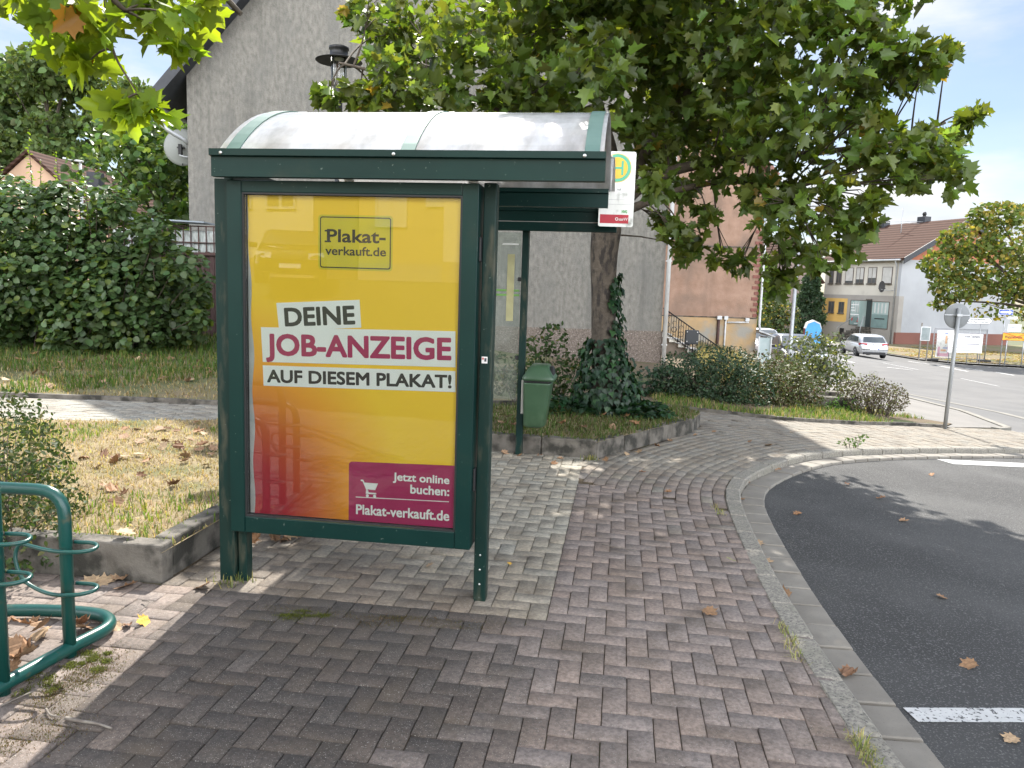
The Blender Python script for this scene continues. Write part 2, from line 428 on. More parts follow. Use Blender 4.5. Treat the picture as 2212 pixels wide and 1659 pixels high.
M_edge = pmat('weathered_concrete', (0.15, 0.135, 0.115), (0.09, 0.08, 0.066), 9, 0.9, bump=0.7, bscale=60, bdist=0.01, stain=((0.03, 0.028, 0.022), 5, 0.47, 0.6))
M_dry = pmat('dry_grass_soil', (0.30, 0.235, 0.135), (0.2, 0.155, 0.085), 5, 0.95, bump=0.9, bscale=45, bdist=0.03, stain=((0.07, 0.1, 0.025), 1.1, 0.54, 0.7))
M_lawn = pmat('lawn_soil', (0.16, 0.14, 0.07), (0.08, 0.1, 0.03), 1.6, 0.95, bump=0.8, bscale=40, bdist=0.03, stain=((0.22, 0.17, 0.1), 0.6, 0.5, 0.65))
M_mulch = pmat('mulch_soil', (0.09, 0.065, 0.04), (0.15, 0.11, 0.06), 4, 0.95, bump=0.9, bscale=50, bdist=0.03, stain=((0.06, 0.085, 0.02), 1.0, 0.55, 0.65))
M_ground = pmat('earth', (0.10, 0.095, 0.05), (0.07, 0.085, 0.035), 0.2, 0.95)
M_paint = pmat('road_paint', (0.5, 0.5, 0.49), (0.42, 0.42, 0.41), 20, 0.7, speck=((0.07, 0.07, 0.07), 60, 0.58), bump=0.3, bscale=120)
M_dust = pmat('pale_gutter', (0.2, 0.19, 0.165), (0.16, 0.15, 0.132), 3, 0.9)
M_walk = pmat('sidewalk_asphalt', (0.17, 0.16, 0.147), (0.135, 0.128, 0.118), 1.4, 0.9, bump=0.3, bscale=80)

KIN = [(1.30, -6, 0), (1.30, -3, 0), (1.30, 0, 0), (1.315, 1.6, 0), (1.335, 2.56, 0), (1.36, 2.96, 0), (1.41, 3.64, 0), (1.49, 4.35, 0), (1.61, 5.2, 0), (1.74, 5.95, 0), (1.86, 6.45, 0), (2.08, 6.97, 0), (2.5, 7.57, 0), (2.99, 8.12, 0), (3.5, 8.58, 0), (4.57, 9.33, 0), (6.3, 10.40, 0), (7.68, 11.22, 0), (9.2, 12.1, 0), (10.6, 12.7, 0)]
KC = catmull(KIN, 8)
def offs(P, d):
    out = []
    for i, p in enumerate(P):
        t = (P[min(i + 1, len(P) - 1)] - P[max(i - 1, 0)]); t.normalize()
        out.append(Vector((p.x - t.y * d, p.y + t.x * d, 0)))           # left of travel for d > 0
    return out
KW, GW = 0.125, 0.20
KOUT = offs(KC, -KW); GOUT = offs(KC, -KW - GW)

BED = [(-1.87, 4.02), (-1.33, 7.95), (0.86, 7.5), (2.2, 9.18), (2.42, 9.7), (2.2, 10.25), (1.2, 10.4), (-1.0, 9.15), (-3.2, 8.0), (-4.2, 7.75), (-5.4, 7.7), (-11, 7.65), (-11, 5.25)]
PAVE = [(-6, -6)] + [(p.x + 0.02, p.y) for p in KC] + [(9.6, 13.3), (8.44, 13.35), (7.13, 12.45), (6.27, 12.02), (5.13, 11.3), (3.9, 10.78), (3.0, 10.85), (2.2, 11.16), (-1, 10.6), (-3.84, 9.95), (-4.9, 10.03), (-6.75, 10.06), (-14, 10.1), (-14, 7.4), (-6, 5)]
sheet('ground', [(-400, -150), (400, -150), (400, 600), (-400, 600)], -0.16, M_ground)
sheet('road', [(1.5, -6)] + [(p.x, p.y) for p in KOUT] + [(10.4, 13.4), (9.0, 13.7), (9.5, 16.1), (9.25, 18), (9.6, 24), (10.6, 30), (13, 37), (15.5, 50), (20, 75), (30, 105), (36, 105), (28, 75), (24.6, 60), (25.9, 53), (26.3, 49.3), (28, 47.2), (33, 45.5), (62, 41), (62, -6)], -0.075, M_asph)
road_far = [(10.0, 13.6), (9.1, 13.75), (9.55, 16.1), (9.3, 18), (9.65, 24), (10.65, 30), (13.05, 37), (15.55, 50), (20.05, 75), (30, 104), (35.9, 104), (27.95, 75), (24.55, 60), (25.85, 53), (26.2, 49.2), (27.9, 47.1), (32.9, 45.4), (61.9, 40.8), (61.9, 8.8), (9.0, 8.8)]
sheet('street', road_far, -0.068, M_asph_far)
sheet('pavement_bedding', PAVE, -0.010, M_joint)
sheet('side_street', [(12.5, 43), (19.5, 47), (24, 60), (20, 90), (14, 90), (15.5, 62), (11, 48)], -0.05, M_asph_far)

# kerb and gutter stones
def stones(name, P, w0, w1, L, gap, z0, z1, m, bev, skip=0.0):
    """row of stones along polyline P between offsets w0 and w1 (right of travel)"""
    mb = MB(); cum = [0.0]
    for a, b in zip(P, P[1:]): cum.append(cum[-1] + (b - a).length)
    def pt(s):
        for i in range(len(cum) - 1):
            if cum[i + 1] >= s: break
        k = (s - cum[i]) / max(1e-9, cum[i + 1] - cum[i]); return P[i].lerp(P[i + 1], min(1, max(0, k))), (P[i + 1] - P[i]).normalized()
    s = skip
    while s + L < cum[-1]:
        l = L * rnd.uniform(0.97, 1.03); dz = rnd.uniform(-0.004, 0.004)
        secs = []
        a, ta = pt(s + gap / 2); b, tb = pt(s + l - gap / 2)
        na, nb = Vector((ta.y, -ta.x, 0)), Vector((tb.y, -tb.x, 0))
        for (p, t, n, e) in ((a, ta, na, 0.0), (a + ta * bev, ta, na, 1), (b - tb * bev, tb, nb, 1), (b, tb, nb, 0.0)):
            zt = T(p.x, p.y) + z1 + dz - (0 if e else bev); zb = T(p.x, p.y) + z0; q = bev * 1.2
            A, B = p + n * w0, p + n * w1
            secs.append([(A.x, A.y, zb), (A.x, A.y, zt - q), ((A + n * q * .5).x, (A + n * q * .5).y, zt), ((B - n * q).x, (B - n * q).y, zt), (B.x, B.y, zt - q), (B.x, B.y, zb)])
        mb.loft(secs, smooth=False); s += l
    o = mb.build(name, m); return o
tag(stones('kerb', KC, 0.0, KW, 0.42, 0.014, -0.2, 0.006, M_kerb, 0.012), kind='structure')
tag(stones('gutter', KC, KW + 0.006, KW + GW, 0.262, 0.02, -0.2, -0.058, M_gutter, 0.006), kind='structure')

# pavers: one mesh of bevelled blocks
PB_V, PB_F, PB_C = [], [], []
_pv = np.array([[-1, -1], [1, -1], [1, 1], [-1, 1]], float)
def paver(x, y, ang, lx, ly, c):
    ca, sa = math.cos(ang), math.sin(ang)
    z = T(x, y) + rnd.gauss(0, 0.002); tx, ty = rnd.gauss(0, 0.010), rnd.gauss(0, 0.010)
    gz = (T(x + 0.05, y) - T(x - 0.05, y)) / 0.1
    base = len(PB_V)
    for (hx, hy, dz) in ((lx / 2 - 0.0048, ly / 2 - 0.0048, 0.0), (lx / 2 - 0.0017, ly / 2 - 0.0017, -0.004), (lx / 2 - 0.0017, ly / 2 - 0.0017, -0.02)):
        for px, py in _pv:
            a, b = px * hx, py * hy; wx, wy = a * ca - b * sa, a * sa + b * ca
            PB_V.append((x + wx, y + wy, z + dz + wx * (gz + tx) + wy * ty)); PB_C.append(c)
    PB_F.append((base, base + 1, base + 2, base + 3))
    for r_ in (0, 4):
        for i in range(4):
            j = (i + 1) % 4; PB_F.append((base + r_ + i, base + r_ + 4 + i, base + r_ + 4 + j, base + r_ + j))
def pc(base, amt=0.045):
    k = 1 + rnd.uniform(-amt, amt); w = rnd.uniform(-0.04, 0.04)
    return (base[0] * k * (1 + w), base[1] * k, base[2] * k * (1 - w))
C_RED, C_LIGHT, C_GREY, C_DIRT_SHADE = (0.198, 0.159, 0.138), (0.262, 0.238, 0.192), (0.195, 0.174, 0.142), (0.055, 0.045, 0.038)
C_PATH = (0.25, 0.235, 0.2)
# start line of the curved courses
def beyond(x, y): return (y - 6.0) * 0.84 + (x - 1.45) * 0.55 > 0
def near_kerb_left(x, y):
    return inside(x, y, PAVE)
def zone(a, b):
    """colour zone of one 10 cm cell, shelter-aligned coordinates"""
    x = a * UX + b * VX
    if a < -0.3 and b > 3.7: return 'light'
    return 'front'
DZ = {}
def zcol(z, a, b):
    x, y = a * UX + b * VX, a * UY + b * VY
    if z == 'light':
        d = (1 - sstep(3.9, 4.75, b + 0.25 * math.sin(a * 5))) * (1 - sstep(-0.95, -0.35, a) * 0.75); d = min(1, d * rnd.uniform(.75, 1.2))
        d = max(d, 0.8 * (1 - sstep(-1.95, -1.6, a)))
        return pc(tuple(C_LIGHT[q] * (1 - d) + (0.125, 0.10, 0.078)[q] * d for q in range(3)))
    w = max(sstep(-0.45, 0.5, x + rnd.gauss(0, 0.13)), 0.85 * (1 - sstep(-2.0, -1.2, x + rnd.gauss(0, 0.12)))) * 0.97 + 0.03 * rnd.random(); c = tuple(C_DIRT_SHADE[q] * (1 - w) + C_RED[q] * w for q in range(3))  # darker bricks before the shelter: grime with the shelter's shade put into the colour
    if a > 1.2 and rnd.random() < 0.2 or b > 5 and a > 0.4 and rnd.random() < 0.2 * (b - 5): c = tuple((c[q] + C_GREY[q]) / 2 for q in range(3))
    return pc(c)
def cell_ok(a, b):
    x, y = a * UX + b * VX, a * UY + b * VY
    return (near_kerb_left(x, y) or near_kerb_left(x - 0.04, y)) and not inside(x, y, BED) and not (a > -0.3 and beyond(x, y)) and -5.2 < x < 2.6 and -1.2 < y < 8.5
ang0 = math.atan2(UY, UX)
for i in range(-66, 42):
    for j in range(-20, 108):
        k = (i - j) % 4
        if k == 0: cells = ((i, j), (i + 1, j))
        elif k == 3: cells = ((i, j), (i, j + 1))
        else: continue
        cc = [((p + 0.5) * 0.1, (q + 0.5) * 0.1) for p, q in cells]; ok = [cell_ok(*c) for c in cc]
        if not any(ok): continue
        zz = [zone(*c) for c in cc]; am, bm_ = (cc[0][0] + cc[1][0]) / 2, (cc[0][1] + cc[1][1]) / 2
        if zz[0] == zz[1] and all(ok):
            lx, ly = (0.2, 0.1) if k == 0 else (0.1, 0.2)
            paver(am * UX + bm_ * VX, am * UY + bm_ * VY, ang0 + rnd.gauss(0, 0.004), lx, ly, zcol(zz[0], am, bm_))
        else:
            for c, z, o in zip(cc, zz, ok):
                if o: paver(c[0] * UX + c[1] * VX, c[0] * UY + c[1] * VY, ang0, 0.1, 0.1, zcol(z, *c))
def courses(P, d0, d1, step, colr, test, L=0.2):
    d = d0; i = 0
    while d < d1:
        Q = offs(P, d + step / 2); cum = [0.0]
        for a, b in zip(Q, Q[1:]): cum.append(cum[-1] + (b - a).length)
        s = (i % 2) * L / 2 + rnd.uniform(0, 0.04); n = 0
        while s + L < cum[-1]:
            while cum[n + 1] < s + L / 2: n += 1
            k = (s + L / 2 - cum[n]) / (cum[n + 1] - cum[n]); p = Q[n].lerp(Q[n + 1], k); t = Q[n + 1] - Q[n]
            if test(p.x, p.y): paver(p.x, p.y, math.atan2(t.y, t.x), L, step * (0.965 if i % 2 else 1.0), pc(colr(p.x, p.y)))
            s += L
        d += step; i += 1
def ccol(x, y):
    w = sstep(6.0, 7.6, y)
    return tuple(C_RED[q] * (1 - w) + C_GREY[q] * w for q in range(3)) if rnd.random() < 0.8 else C_GREY
courses([p for p in KC if p.y > 5.2], 0.0, 6.2, 0.1, ccol, lambda x, y: beyond(x, y) and inside(x, y, PAVE) and not inside(x, y, BED) and x * UX + y * UY > -0.3)
courses([Vector((-13, 7.5, 0)), Vector((-5, 7.55, 0)), Vector((-3.5, 7.8, 0)), Vector((-1.2, 8.9, 0)), Vector((0.4, 9.95, 0)), Vector((2.4, 10.3, 0))], 0.0, 2.7, 0.1, lambda x, y: C_PATH,
        lambda x, y: x < 1.9 and y > 7.5 and x * UX + y * UY < -0.3 and inside(x, y, PAVE) and not inside(x, y, BED))
_F = np.array(PB_F)
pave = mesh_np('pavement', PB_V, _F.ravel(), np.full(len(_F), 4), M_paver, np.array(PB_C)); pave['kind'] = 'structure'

# beds and lawns
sheet('bed_soil', BED, 0.165, M_dry)
PLANT = [(2.2, 11.16), (3.0, 10.86), (3.9, 10.79), (5.13, 11.32), (6.27, 12.04), (7.13, 12.47), (7.6, 13.1), (5.9, 13.6), (5.3, 14.6), (5.9, 20), (8.6, 30.9), (3.6, 30.9), (3.6, 18.6), (1.0, 18.6), (0, 11)]
sheet('planting_soil', PLANT, 0.02, M_mulch)
sheet('lawn', [(-3.84, 9.97), (-4.9, 10.05), (-6.75, 10.08), (-60, 10.4), (-60, 90), (3.5, 90), (3.5, 18.6), (1.0, 18.6), (0, 10.98), (-1, 10.62)], 0.02, M_lawn)
sheet('sidewalk', [(7.15, 12.5), (8.44, 13.38), (8.9, 13.75), (9.45, 16.1), (9.2, 18), (9.5, 24), (10.5, 30), (12.9, 37), (15.4, 50), (9, 44), (8.7, 31), (5.95, 20), (5.35, 14.6), (5.95, 13.65), (7.65, 13.15)], 0.006, M_walk)
VERGE = [(26.4, 50.6), (28.1, 48.0), (33, 46.3), (62, 42), (90, 60), (90, 90), (47, 70), (32.1, 64.9), (27.2, 63), (25.6, 58)]
M_verge = pmat('verge_litter', (0.085, 0.11, 0.035), (0.14, 0.125, 0.055), 0.8, 0.95, bump=0.6, bscale=12, bdist=0.05, stain=((0.16, 0.12, 0.07), 0.55, 0.42, 0.56))
sheet('verge', VERGE, 0.05, M_verge)
sheet('far_pavement', [(26.2, 49.4), (28, 47.3), (33, 45.6), (62, 41.2), (62, 42.1), (33, 46.4), (28.1, 48.1), (26.4, 50.7), (25.6, 58), (27, 63), (24.6, 80), (23.6, 79), (24.7, 60), (25.9, 53)], 0.02, M_walk)
mb = MB()
for a, b in zip([(-14, 10.12), (-6.75, 10.07), (-4.9, 10.04), (-3.84, 9.96), (-1, 10.61), (1.2, 11.1)], [(-6.75, 10.07), (-4.9, 10.04), (-3.84, 9.96), (-1, 10.61), (1.2, 11.1), (2.2, 11.17)]):
    za, zb = T(*a), T(*b); d = (Vector((*b, 0)) - Vector((*a, 0))).normalized(); n = Vector((-d.y, d.x, 0)) * 0.07
    mb.prism([(a[0], a[1], za - .1), (a[0], a[1], za + .055), (a[0] + n.x, a[1] + n.y, za + .055), (a[0] + n.x, a[1] + n.y, za - .1)], (b[0] - a[0], b[1] - a[1], zb - za))
for a, b in zip(PLANT[:6], PLANT[1:6]):
    za, zb = T(*a), T(*b); d = (Vector((*b, 0)) - Vector((*a, 0))).normalized(); n = Vector((-d.y, d.x, 0)) * 0.07
    mb.prism([(a[0], a[1], za - .1), (a[0], a[1], za + .045), (a[0] + n.x, a[1] + n.y, za + .045), (a[0] + n.x, a[1] + n.y, za - .1)], (b[0] - a[0], b[1] - a[1], zb - za))
tag(mb.build('path_kerb', M_edge), kind='structure')
# low kerb between sidewalk and street
mb = MB(); q = [(8.5, 13.45), (8.95, 13.8), (9.5, 16.1), (9.26, 18), (9.56, 24), (10.56, 30), (12.95, 37), (15.5, 50)]
for a, b in zip(q, q[1:]):
    za, zb = T(*a), T(*b); d = (Vector((*b, 0)) - Vector((*a, 0))).normalized(); n = Vector((d.y, -d.x, 0)) * 0.13
    mb.prism([(a[0], a[1], za - .15), (a[0], a[1], za + .015), (a[0] + n.x, a[1] + n.y, za + .015), (a[0] + n.x, a[1] + n.y, za - .15)], (b[0] - a[0], b[1] - a[1], zb - za))
tag(mb.build('sidewalk_kerb', M_dust), kind='structure')

# painted markings
def ribbon(mb, P, w, off):
    n = len(P)
    for a, b in zip(P, P[1:]):
        a, b = Vector((*a, 0)), Vector((*b, 0)); k = max(1, int((b - a).length / 1.0)); d = (b - a).normalized(); nn = Vector((-d.y, d.x, 0)) * w / 2
        for i in range(k):
            p, r_ = a.lerp(b, i / k), a.lerp(b, (i + 1) / k)
            mb.poly([(p.x + nn.x, p.y + nn.y, T(p.x + nn.x, p.y + nn.y) + off), (p.x - nn.x, p.y - nn.y, T(p.x - nn.x, p.y - nn.y) + off), (r_.x - nn.x, r_.y - nn.y, T(r_.x - nn.x, r_.y - nn.y) + off), (r_.x + nn.x, r_.y + nn.y, T(r_.x + nn.x, r_.y + nn.y) + off)])
mb = MB()
ribbon(mb, [(1.73, 3.06), (2.9, 3.16)], 0.11, -0.0705)
tag(mb.build('road_marking', M_paint), kind='structure')
mb = MB()
ribbon(mb, [(5.35, 9.28), (6.9, 9.92), (9, 10.6)], 0.24, -0.064 if False else -0.0705)
for a, b in (((18.6, 38.1), (19.5, 37.3)), ((20.45, 34.9), (20.35, 32.0)), ((25.4, 46.0), (25.25, 42.5)), ((26.4, 44.7), (26.45, 43.1)), ((24.9, 48.3), (25.3, 46.6)), ((26.95, 42.8), (26.9, 41.1)), ((17.95, 41.9), (17.9, 40.2)), ((20.2, 42.0), (20.45, 38.6))):
    ribbon(mb, [a, b], 0.16, -0.062)
tag(mb.build('lane_marking', M_paint), kind='structure')
mb = MB(); ribbon(mb, [(11.95, 38), (11.8, 30), (11.55, 24), (11.5, 20), (11.6, 17), (11.8, 13), (12.2, 9)], 0.32, -0.060)
tag(mb.build('street_gutter', M_dust), kind='structure')

# concrete edging stones of the raised beds
edging = empty('bed_edging', (-1.87, 4.02, T(-1.87, 4.02)), 0, 'weathered concrete edging stones around the raised grass bed beside the shelter', 'edging')
def edge_run(a, b, L, h, w=0.12):
    a, b = Vector((*a, 0)), Vector((*b, 0)); d = (b - a); n = max(1, round(d.length / L)); d.normalize(); ang = math.atan2(d.y, d.x)
    nn = Vector((-d.y, d.x, 0)) * w / 2; l = (b - a).length / n
    for i in range(n):
        p = a + d * (l * (i + 0.5)) + nn; hh = h + rnd.uniform(-0.006, 0.006)
        MB().box((p.x, p.y, T(p.x, p.y) + hh / 2 - 0.06), (l - 0.008, w + rnd.uniform(-.004, .004), hh + 0.12), 0.012, ang + rnd.gauss(0, 0.006)).build('edging_stone', M_edge, edging, True)
edge_run((-5.9, 4.52), (-1.87, 4.02), 0.62, 0.205)
edge_run((-1.865, 4.15), (-1.33, 7.9), 0.62, 0.205)
edge_run((-1.33, 7.95), (0.86, 7.5), 0.5, 0.175)
edge_run((0.87, 7.52), (2.2, 9.18), 0.5, 0.17)
edge_run((2.2, 9.2), (2.42, 9.7), 0.27, 0.165); edge_run((2.42, 9.72), (2.2, 10.25), 0.3, 0.165)

# ================================================================ BUS SHELTER
M_green = pmat('green_paint', (0.0022, 0.019, 0.0165), (0.003, 0.024, 0.0205), 3, 0.38, spec=0.25, stain=((0.02, 0.032, 0.024), 3.5, 0.6, 0.85), speck=((0.09, 0.12, 0.105), 55, 0.72), bump=0.06, bscale=25, bdist=0.003)
M_green_d = pmat('green_paint_weathered', (0.0025, 0.0195, 0.0165), (0.007, 0.022, 0.0175), 9, 0.5, spec=0.22, stretch=(2.5, 2.5, 0.6), speck=((0.10, 0.13, 0.115), 45, 0.71), stain=((0.06, 0.06, 0.042), 7, 0.53, 0.74))
M_steel = pmat('bolt_steel', (0.6, 0.6, 0.58), None, 10, 0.35, 0.9)
M_rib = pmat('faded_green_strip', (0.07, 0.135, 0.115), (0.10, 0.17, 0.145), 6, 0.5)
M_black = pmat('black_rubber', (0.012, 0.012, 0.013), None, 10, 0.6)
M_glass = glassmat('display_glass')
M_pane = glassmat('dusty_glass', (0.9, 0.95, 0.93), 1.5, 0.02, 0.22)
shelter = empty('bus_shelter', (SO[0], SO[1], T(*SO)), -TH, 'dark green metal bus shelter with barrel vaulted clear roof and a lit poster case', 'bus shelter')
shelter['label'] = 'dark green metal bus shelter with barrel vaulted clear roof standing on the brick pavement'
def sp(name, mb, m, par=shelter, **k): return mb.build(name, m, par, **k)
zb = -0.02
# posts
sp('post', MB().bb(-0.745, -0.655, 0.0, 0.10, zb, 2.17, 0.006), M_green_d)
sp('post', MB().bb(0.672, 0.738, 0.035, 0.115, zb - .03, 2.17, 0.006), M_green_d)
sp('post', MB().bb(0.395, 0.462, 3.67, 3.74, zb, 2.25, 0.005), M_green_d)
sp('post', MB().bb(-0.745, -0.675, 3.67, 3.74, zb, 2.25, 0.005), M_green_d)
sp('mullion', MB().bb(-0.645, -0.595, 0.02, 0.085, zb, 0.31, 0.004), M_green_d)
# beams: C profile with a lip on top
def beam(u0, u1, v, z0, z1, lip=0.022, fl=1):
    h = z1 - z0
    pr = [(v, z0), (v, z0 + h * 0.72), (v - lip * fl, z0 + h * 0.76), (v - lip * fl, z1), (v + 0.05 * fl, z1 + 0.006), (v + 0.05 * fl, z0)]
    return MB().prism([(u0, y, z) for y, z in pr], (u1 - u0, 0, 0))
b1 = sp('fascia_beam', beam(-0.70, 1.272, -0.105, 2.165, 2.298), M_green)
sp('fascia_beam', beam(-0.70, 1.25, 1.70, 2.232, 2.362), M_green)
sp('fascia_beam', beam(-0.70, 1.285, 3.55, 2.29, 2.415), M_green)
sp('crossbar', MB().bb(-0.74, 1.298, 3.56, 3.63, 2.20, 2.283, 0.004), M_green)
sp('roof_bracket', MB().bb(1.205, 1.25, 1.705, 1.76, 2.363, 2.44, 0.003), M_green)
sp('side_rail', MB().bb(-0.69, -0.64, 0.0, 3.6, 2.16, 2.23, 0.004), M_green)
bz = 2.277
for u in (-0.635, 0.255, 1.175):
    sp('bolt', MB().lathe([(0.0, -0.004), (0.007, -0.004), (0.009, 0.0), (0.009, 0.004)], (u, -0.131, bz), 12, 'Y'), M_steel, b1)
sp('base_tube', MB().tube([(-0.84, 0.62, 0.12), (-0.3, 0.62, 0.12)], 0.024, 10), M_green)
# barrel roof: two vaults of clear plastic on green strips
def vault(name, u0, u1, v0, v1, zs, rise, th=0.004, dz=0.055):
    mb = MB(); n = 22; w = (v1 - v0) / 2; rad = (w * w + rise * rise) / (2 * rise); a0 = math.asin(w / rad)
    pts = [((v0 + v1) / 2 + rad * math.sin(-a0 + 2 * a0 * i / n), zs + rise - rad + rad * math.cos(-a0 + 2 * a0 * i / n)) for i in range(n + 1)]
    inn = [((v0 + v1) / 2 + (rad - th) * math.sin(-a0 + 2 * a0 * i / n), zs + rise - rad + (rad - th) * math.cos(-a0 + 2 * a0 * i / n)) for i in range(n + 1)]
    ring = [(y, z + dz * (y - v0) / (v1 - v0)) for y, z in pts + inn[::-1]]
    mb.loft([[(u0, y, z) for y, z in ring], [(u1, y, z) for y, z in ring]], smooth=False)
    return mb
m, nt, o_, b_ = _nt('acrylic_roof')
tr = nt.nodes.new('ShaderNodeBsdfTranslucent'); tr.inputs['Color'].default_value = (0.98, 0.98, 0.99, 1)
tp = nt.nodes.new('ShaderNodeBsdfTransparent'); tp.inputs['Color'].default_value = (0.97, 0.98, 0.99, 1)
vv = _vec(nt, 'Object', (1.2, 0.5, 0.5))
df = nt.nodes.new('ShaderNodeBsdfDiffuse')
nt.links.new(_mix(nt, _ramp(nt, _noise(nt, vv, 3.2, 8), [(0.45, 0.0), (0.7, 1.0)]), (0.93, 0.94, 0.95), (0.55, 0.49, 0.4)), df.inputs['Color'])
s1 = nt.nodes.new('ShaderNodeMixShader'); s1.inputs[0].default_value = 0.55; nt.links.new(tr.outputs[0], s1.inputs[1]); nt.links.new(df.outputs[0], s1.inputs[2])
s2 = nt.nodes.new('ShaderNodeMixShader'); nt.links.new(_ramp(nt, _noise(nt, vv, 5.0, 9, 0.65), [(0.32, 0.5), (0.68, 0.92)]), s2.inputs[0])
nt.links.new(tp.outputs[0], s2.inputs[1]); nt.links.new(s1.outputs[0], s2.inputs[2])
gl = nt.nodes.new('ShaderNodeBsdfGlossy'); gl.inputs['Roughness'].default_value = 0.22
fr = nt.nodes.new('ShaderNodeFresnel'); fr.inputs['IOR'].default_value = 1.75
s3 = nt.nodes.new('ShaderNodeMixShader'); nt.links.new(fr.outputs[0], s3.inputs[0]); nt.links.new(s2.outputs[0], s3.inputs[1]); nt.links.new(gl.outputs[0], s3.inputs[2])
nt.links.new(s3.outputs[0], o_.inputs[0]); M_acr = m
r1 = sp('roof', vault('roof', -0.69, 1.262, -0.06, 1.70, 2.29, 0.34), M_acr)
r2 = sp('roof', vault('roof', -0.69, 1.268, 1.75, 3.55, 2.355, 0.34), M_acr)
for rr, v0, v1, zs in ((r1, -0.06, 1.70, 2.29), (r2, 1.75, 3.55, 2.355)):
    for u in (-0.615, 0.30, 1.205):
        sp('roof_strip', vault('s', u - 0.036, u + 0.036, v0 - 0.008, v1 + 0.008, zs, 0.347, 0.006), M_rib, rr)
        c_ = (v0 + v1) / 2
        sp('strip_clip', MB().bb(u - 0.04, u + 0.045, c_ - 0.04, c_ + 0.04, zs + 0.376, zs + 0.386, 0.003), M_steel, rr)
# rear glass with green and yellow stripes
rg = sp('glass_panel', MB().bb(-0.66, 0.385, 3.70, 3.708, 0.55, 2.19), M_pane)
M_str_g = pmat('stripe_green', (0.13, 0.3, 0.06), None, 10, 0.5); M_str_y = pmat('stripe_yellow', (0.36, 0.34, 0.18), None, 10, 0.5)
sp('stripe', MB().bb(-0.5, 0.38, 3.694, 3.698, 1.62, 1.638).bb(-0.5, 0.38, 3.694, 3.698, 1.575, 1.593), M_str_g, rg)
sp('sticker', MB().bb(0.255, 0.325, 3.69, 3.697, 1.33, 1.98), M_str_y, rg)
sp('sticker', MB().bb(0.2, 0.36, 3.69, 3.697, 2.07, 2.083), pmat('white_film', (0.75, 0.75, 0.72)), rg)
sp('glass_clamp', MB().bb(0.36, 0.4, 3.685, 3.722, 1.72, 1.76, 0.004), M_black, rg); sp('glass_clamp', MB().bb(0.36, 0.4, 3.685, 3.722, 0.95, 0.99, 0.004), M_black, rg)

# display case
FX, FZ0, FZ1 = 0.66, 0.295, 2.158
case = sp('display_case', MB().bb(-FX, FX, 0.022, 0.13, FZ0 + 0.0, FZ1, 0.004), M_green)
fr_ = MB(); px0, px1, pz0, pz1 = -0.578, 0.578, 0.385, 2.098
for (a, b, c, d) in ((-FX, px0, FZ0, FZ1), (px1, FX, FZ0, FZ1), (px0, px1, FZ0, pz0), (px0, px1, pz1, FZ1)):
    fr_.bb(a, b, -0.03, 0.0215, c, d, 0.004)
fr_.bb(px1 + 0.003, FX - 0.003, -0.034, -0.0302, FZ0 + 0.006, FZ1 - 0.006); fr_.bb(-FX + 0.003, px0 - 0.003, -0.034, -0.0302, FZ0 + 0.006, FZ1 - 0.006)
sp('case_frame', fr_, M_green, case)
g_ = MB(); w_ = 0.009
for (a, b, c, d) in ((px0, px0 + w_, pz0, pz1), (px1 - w_, px1, pz0, pz1), (px0 + w_, px1 - w_, pz0, pz0 + w_), (px0 + w_, px1 - w_, pz1 - w_, pz1)): g_.bb(a, b, -0.026, 0.015, c, d)
sp('seal', g_, M_black, case)
sp('glass', MB().bb(px0 + w_, px1 - w_, -0.006, -0.002, pz0 + w_, pz1 - w_), M_glass, case)
sp('case_back', MB().bb(px0, px1, 0.0175, 0.0212, pz0, pz1), pmat('grey_backing', (0.5, 0.5, 0.52)), case)
sp('hinge', MB().bb(0.661, 0.671, 0.0, 0.05, 1.78, 1.9, 0.003), M_black, case); sp('hinge', MB().bb(0.661, 0.671, 0.0, 0.05, 0.6, 0.72, 0.003), M_black, case)
sp('algae_growth', MB().bb(-0.4, 0.36, -0.0285, -0.0262, pz0 + 0.0005, pz0 + 0.004), pmat('algae', (0.03, 0.035, 0.015), (0.05, 0.05, 0.02), 40, 0.95), case)
for z in (0.25, 0.17, 0.09): sp('bolt', MB().lathe([(0, -0.003), (0.005, -0.003), (0.006, 0.002)], (0.705, 0.034, z), 10, 'Y'), M_steel, shelter)
tk = MB().box((0.7, 0.0325, 1.285), (0.03, 0.003, 0.034)); stk = tk.build('sticker', pmat('sticker_white', (0.75, 0.74, 0.72)), None)
stk.parent = None; stk.matrix_world = Matrix.LocRotScale(shelter.location, shelter.rotation_euler, None)
tag(stk, 'tiny square white sticker on the right shelter post beside the poster case', 'sticker')
MB().box((0.692, 0.0305, 1.292), (0.008, 0.001, 0.01)).build('print', pmat('sticker_red', (0.5, 0.05, 0.05)), stk)
MB().box((0.705, 0.0305, 1.286), (0.011, 0.001, 0.018)).build('print', pmat('sticker_dark', (0.06, 0.06, 0.07)), stk)

# poster hanging in the case
m, nt, o_, b_ = _nt('poster_print')
tc = _vec(nt, 'Object'); sx = nt.nodes.new('ShaderNodeSeparateXYZ'); nt.links.new(tc, sx.inputs[0])
def mth(op, a, b=None, c=None):
    n = nt.nodes.new('ShaderNodeMath'); n.operation = op
    for i, v in enumerate((a, b, c)):
        if v is None: continue
        if isinstance(v, (int, float)): n.inputs[i].default_value = v
        else: nt.links.new(v, n.inputs[i])
    return n.outputs[0]
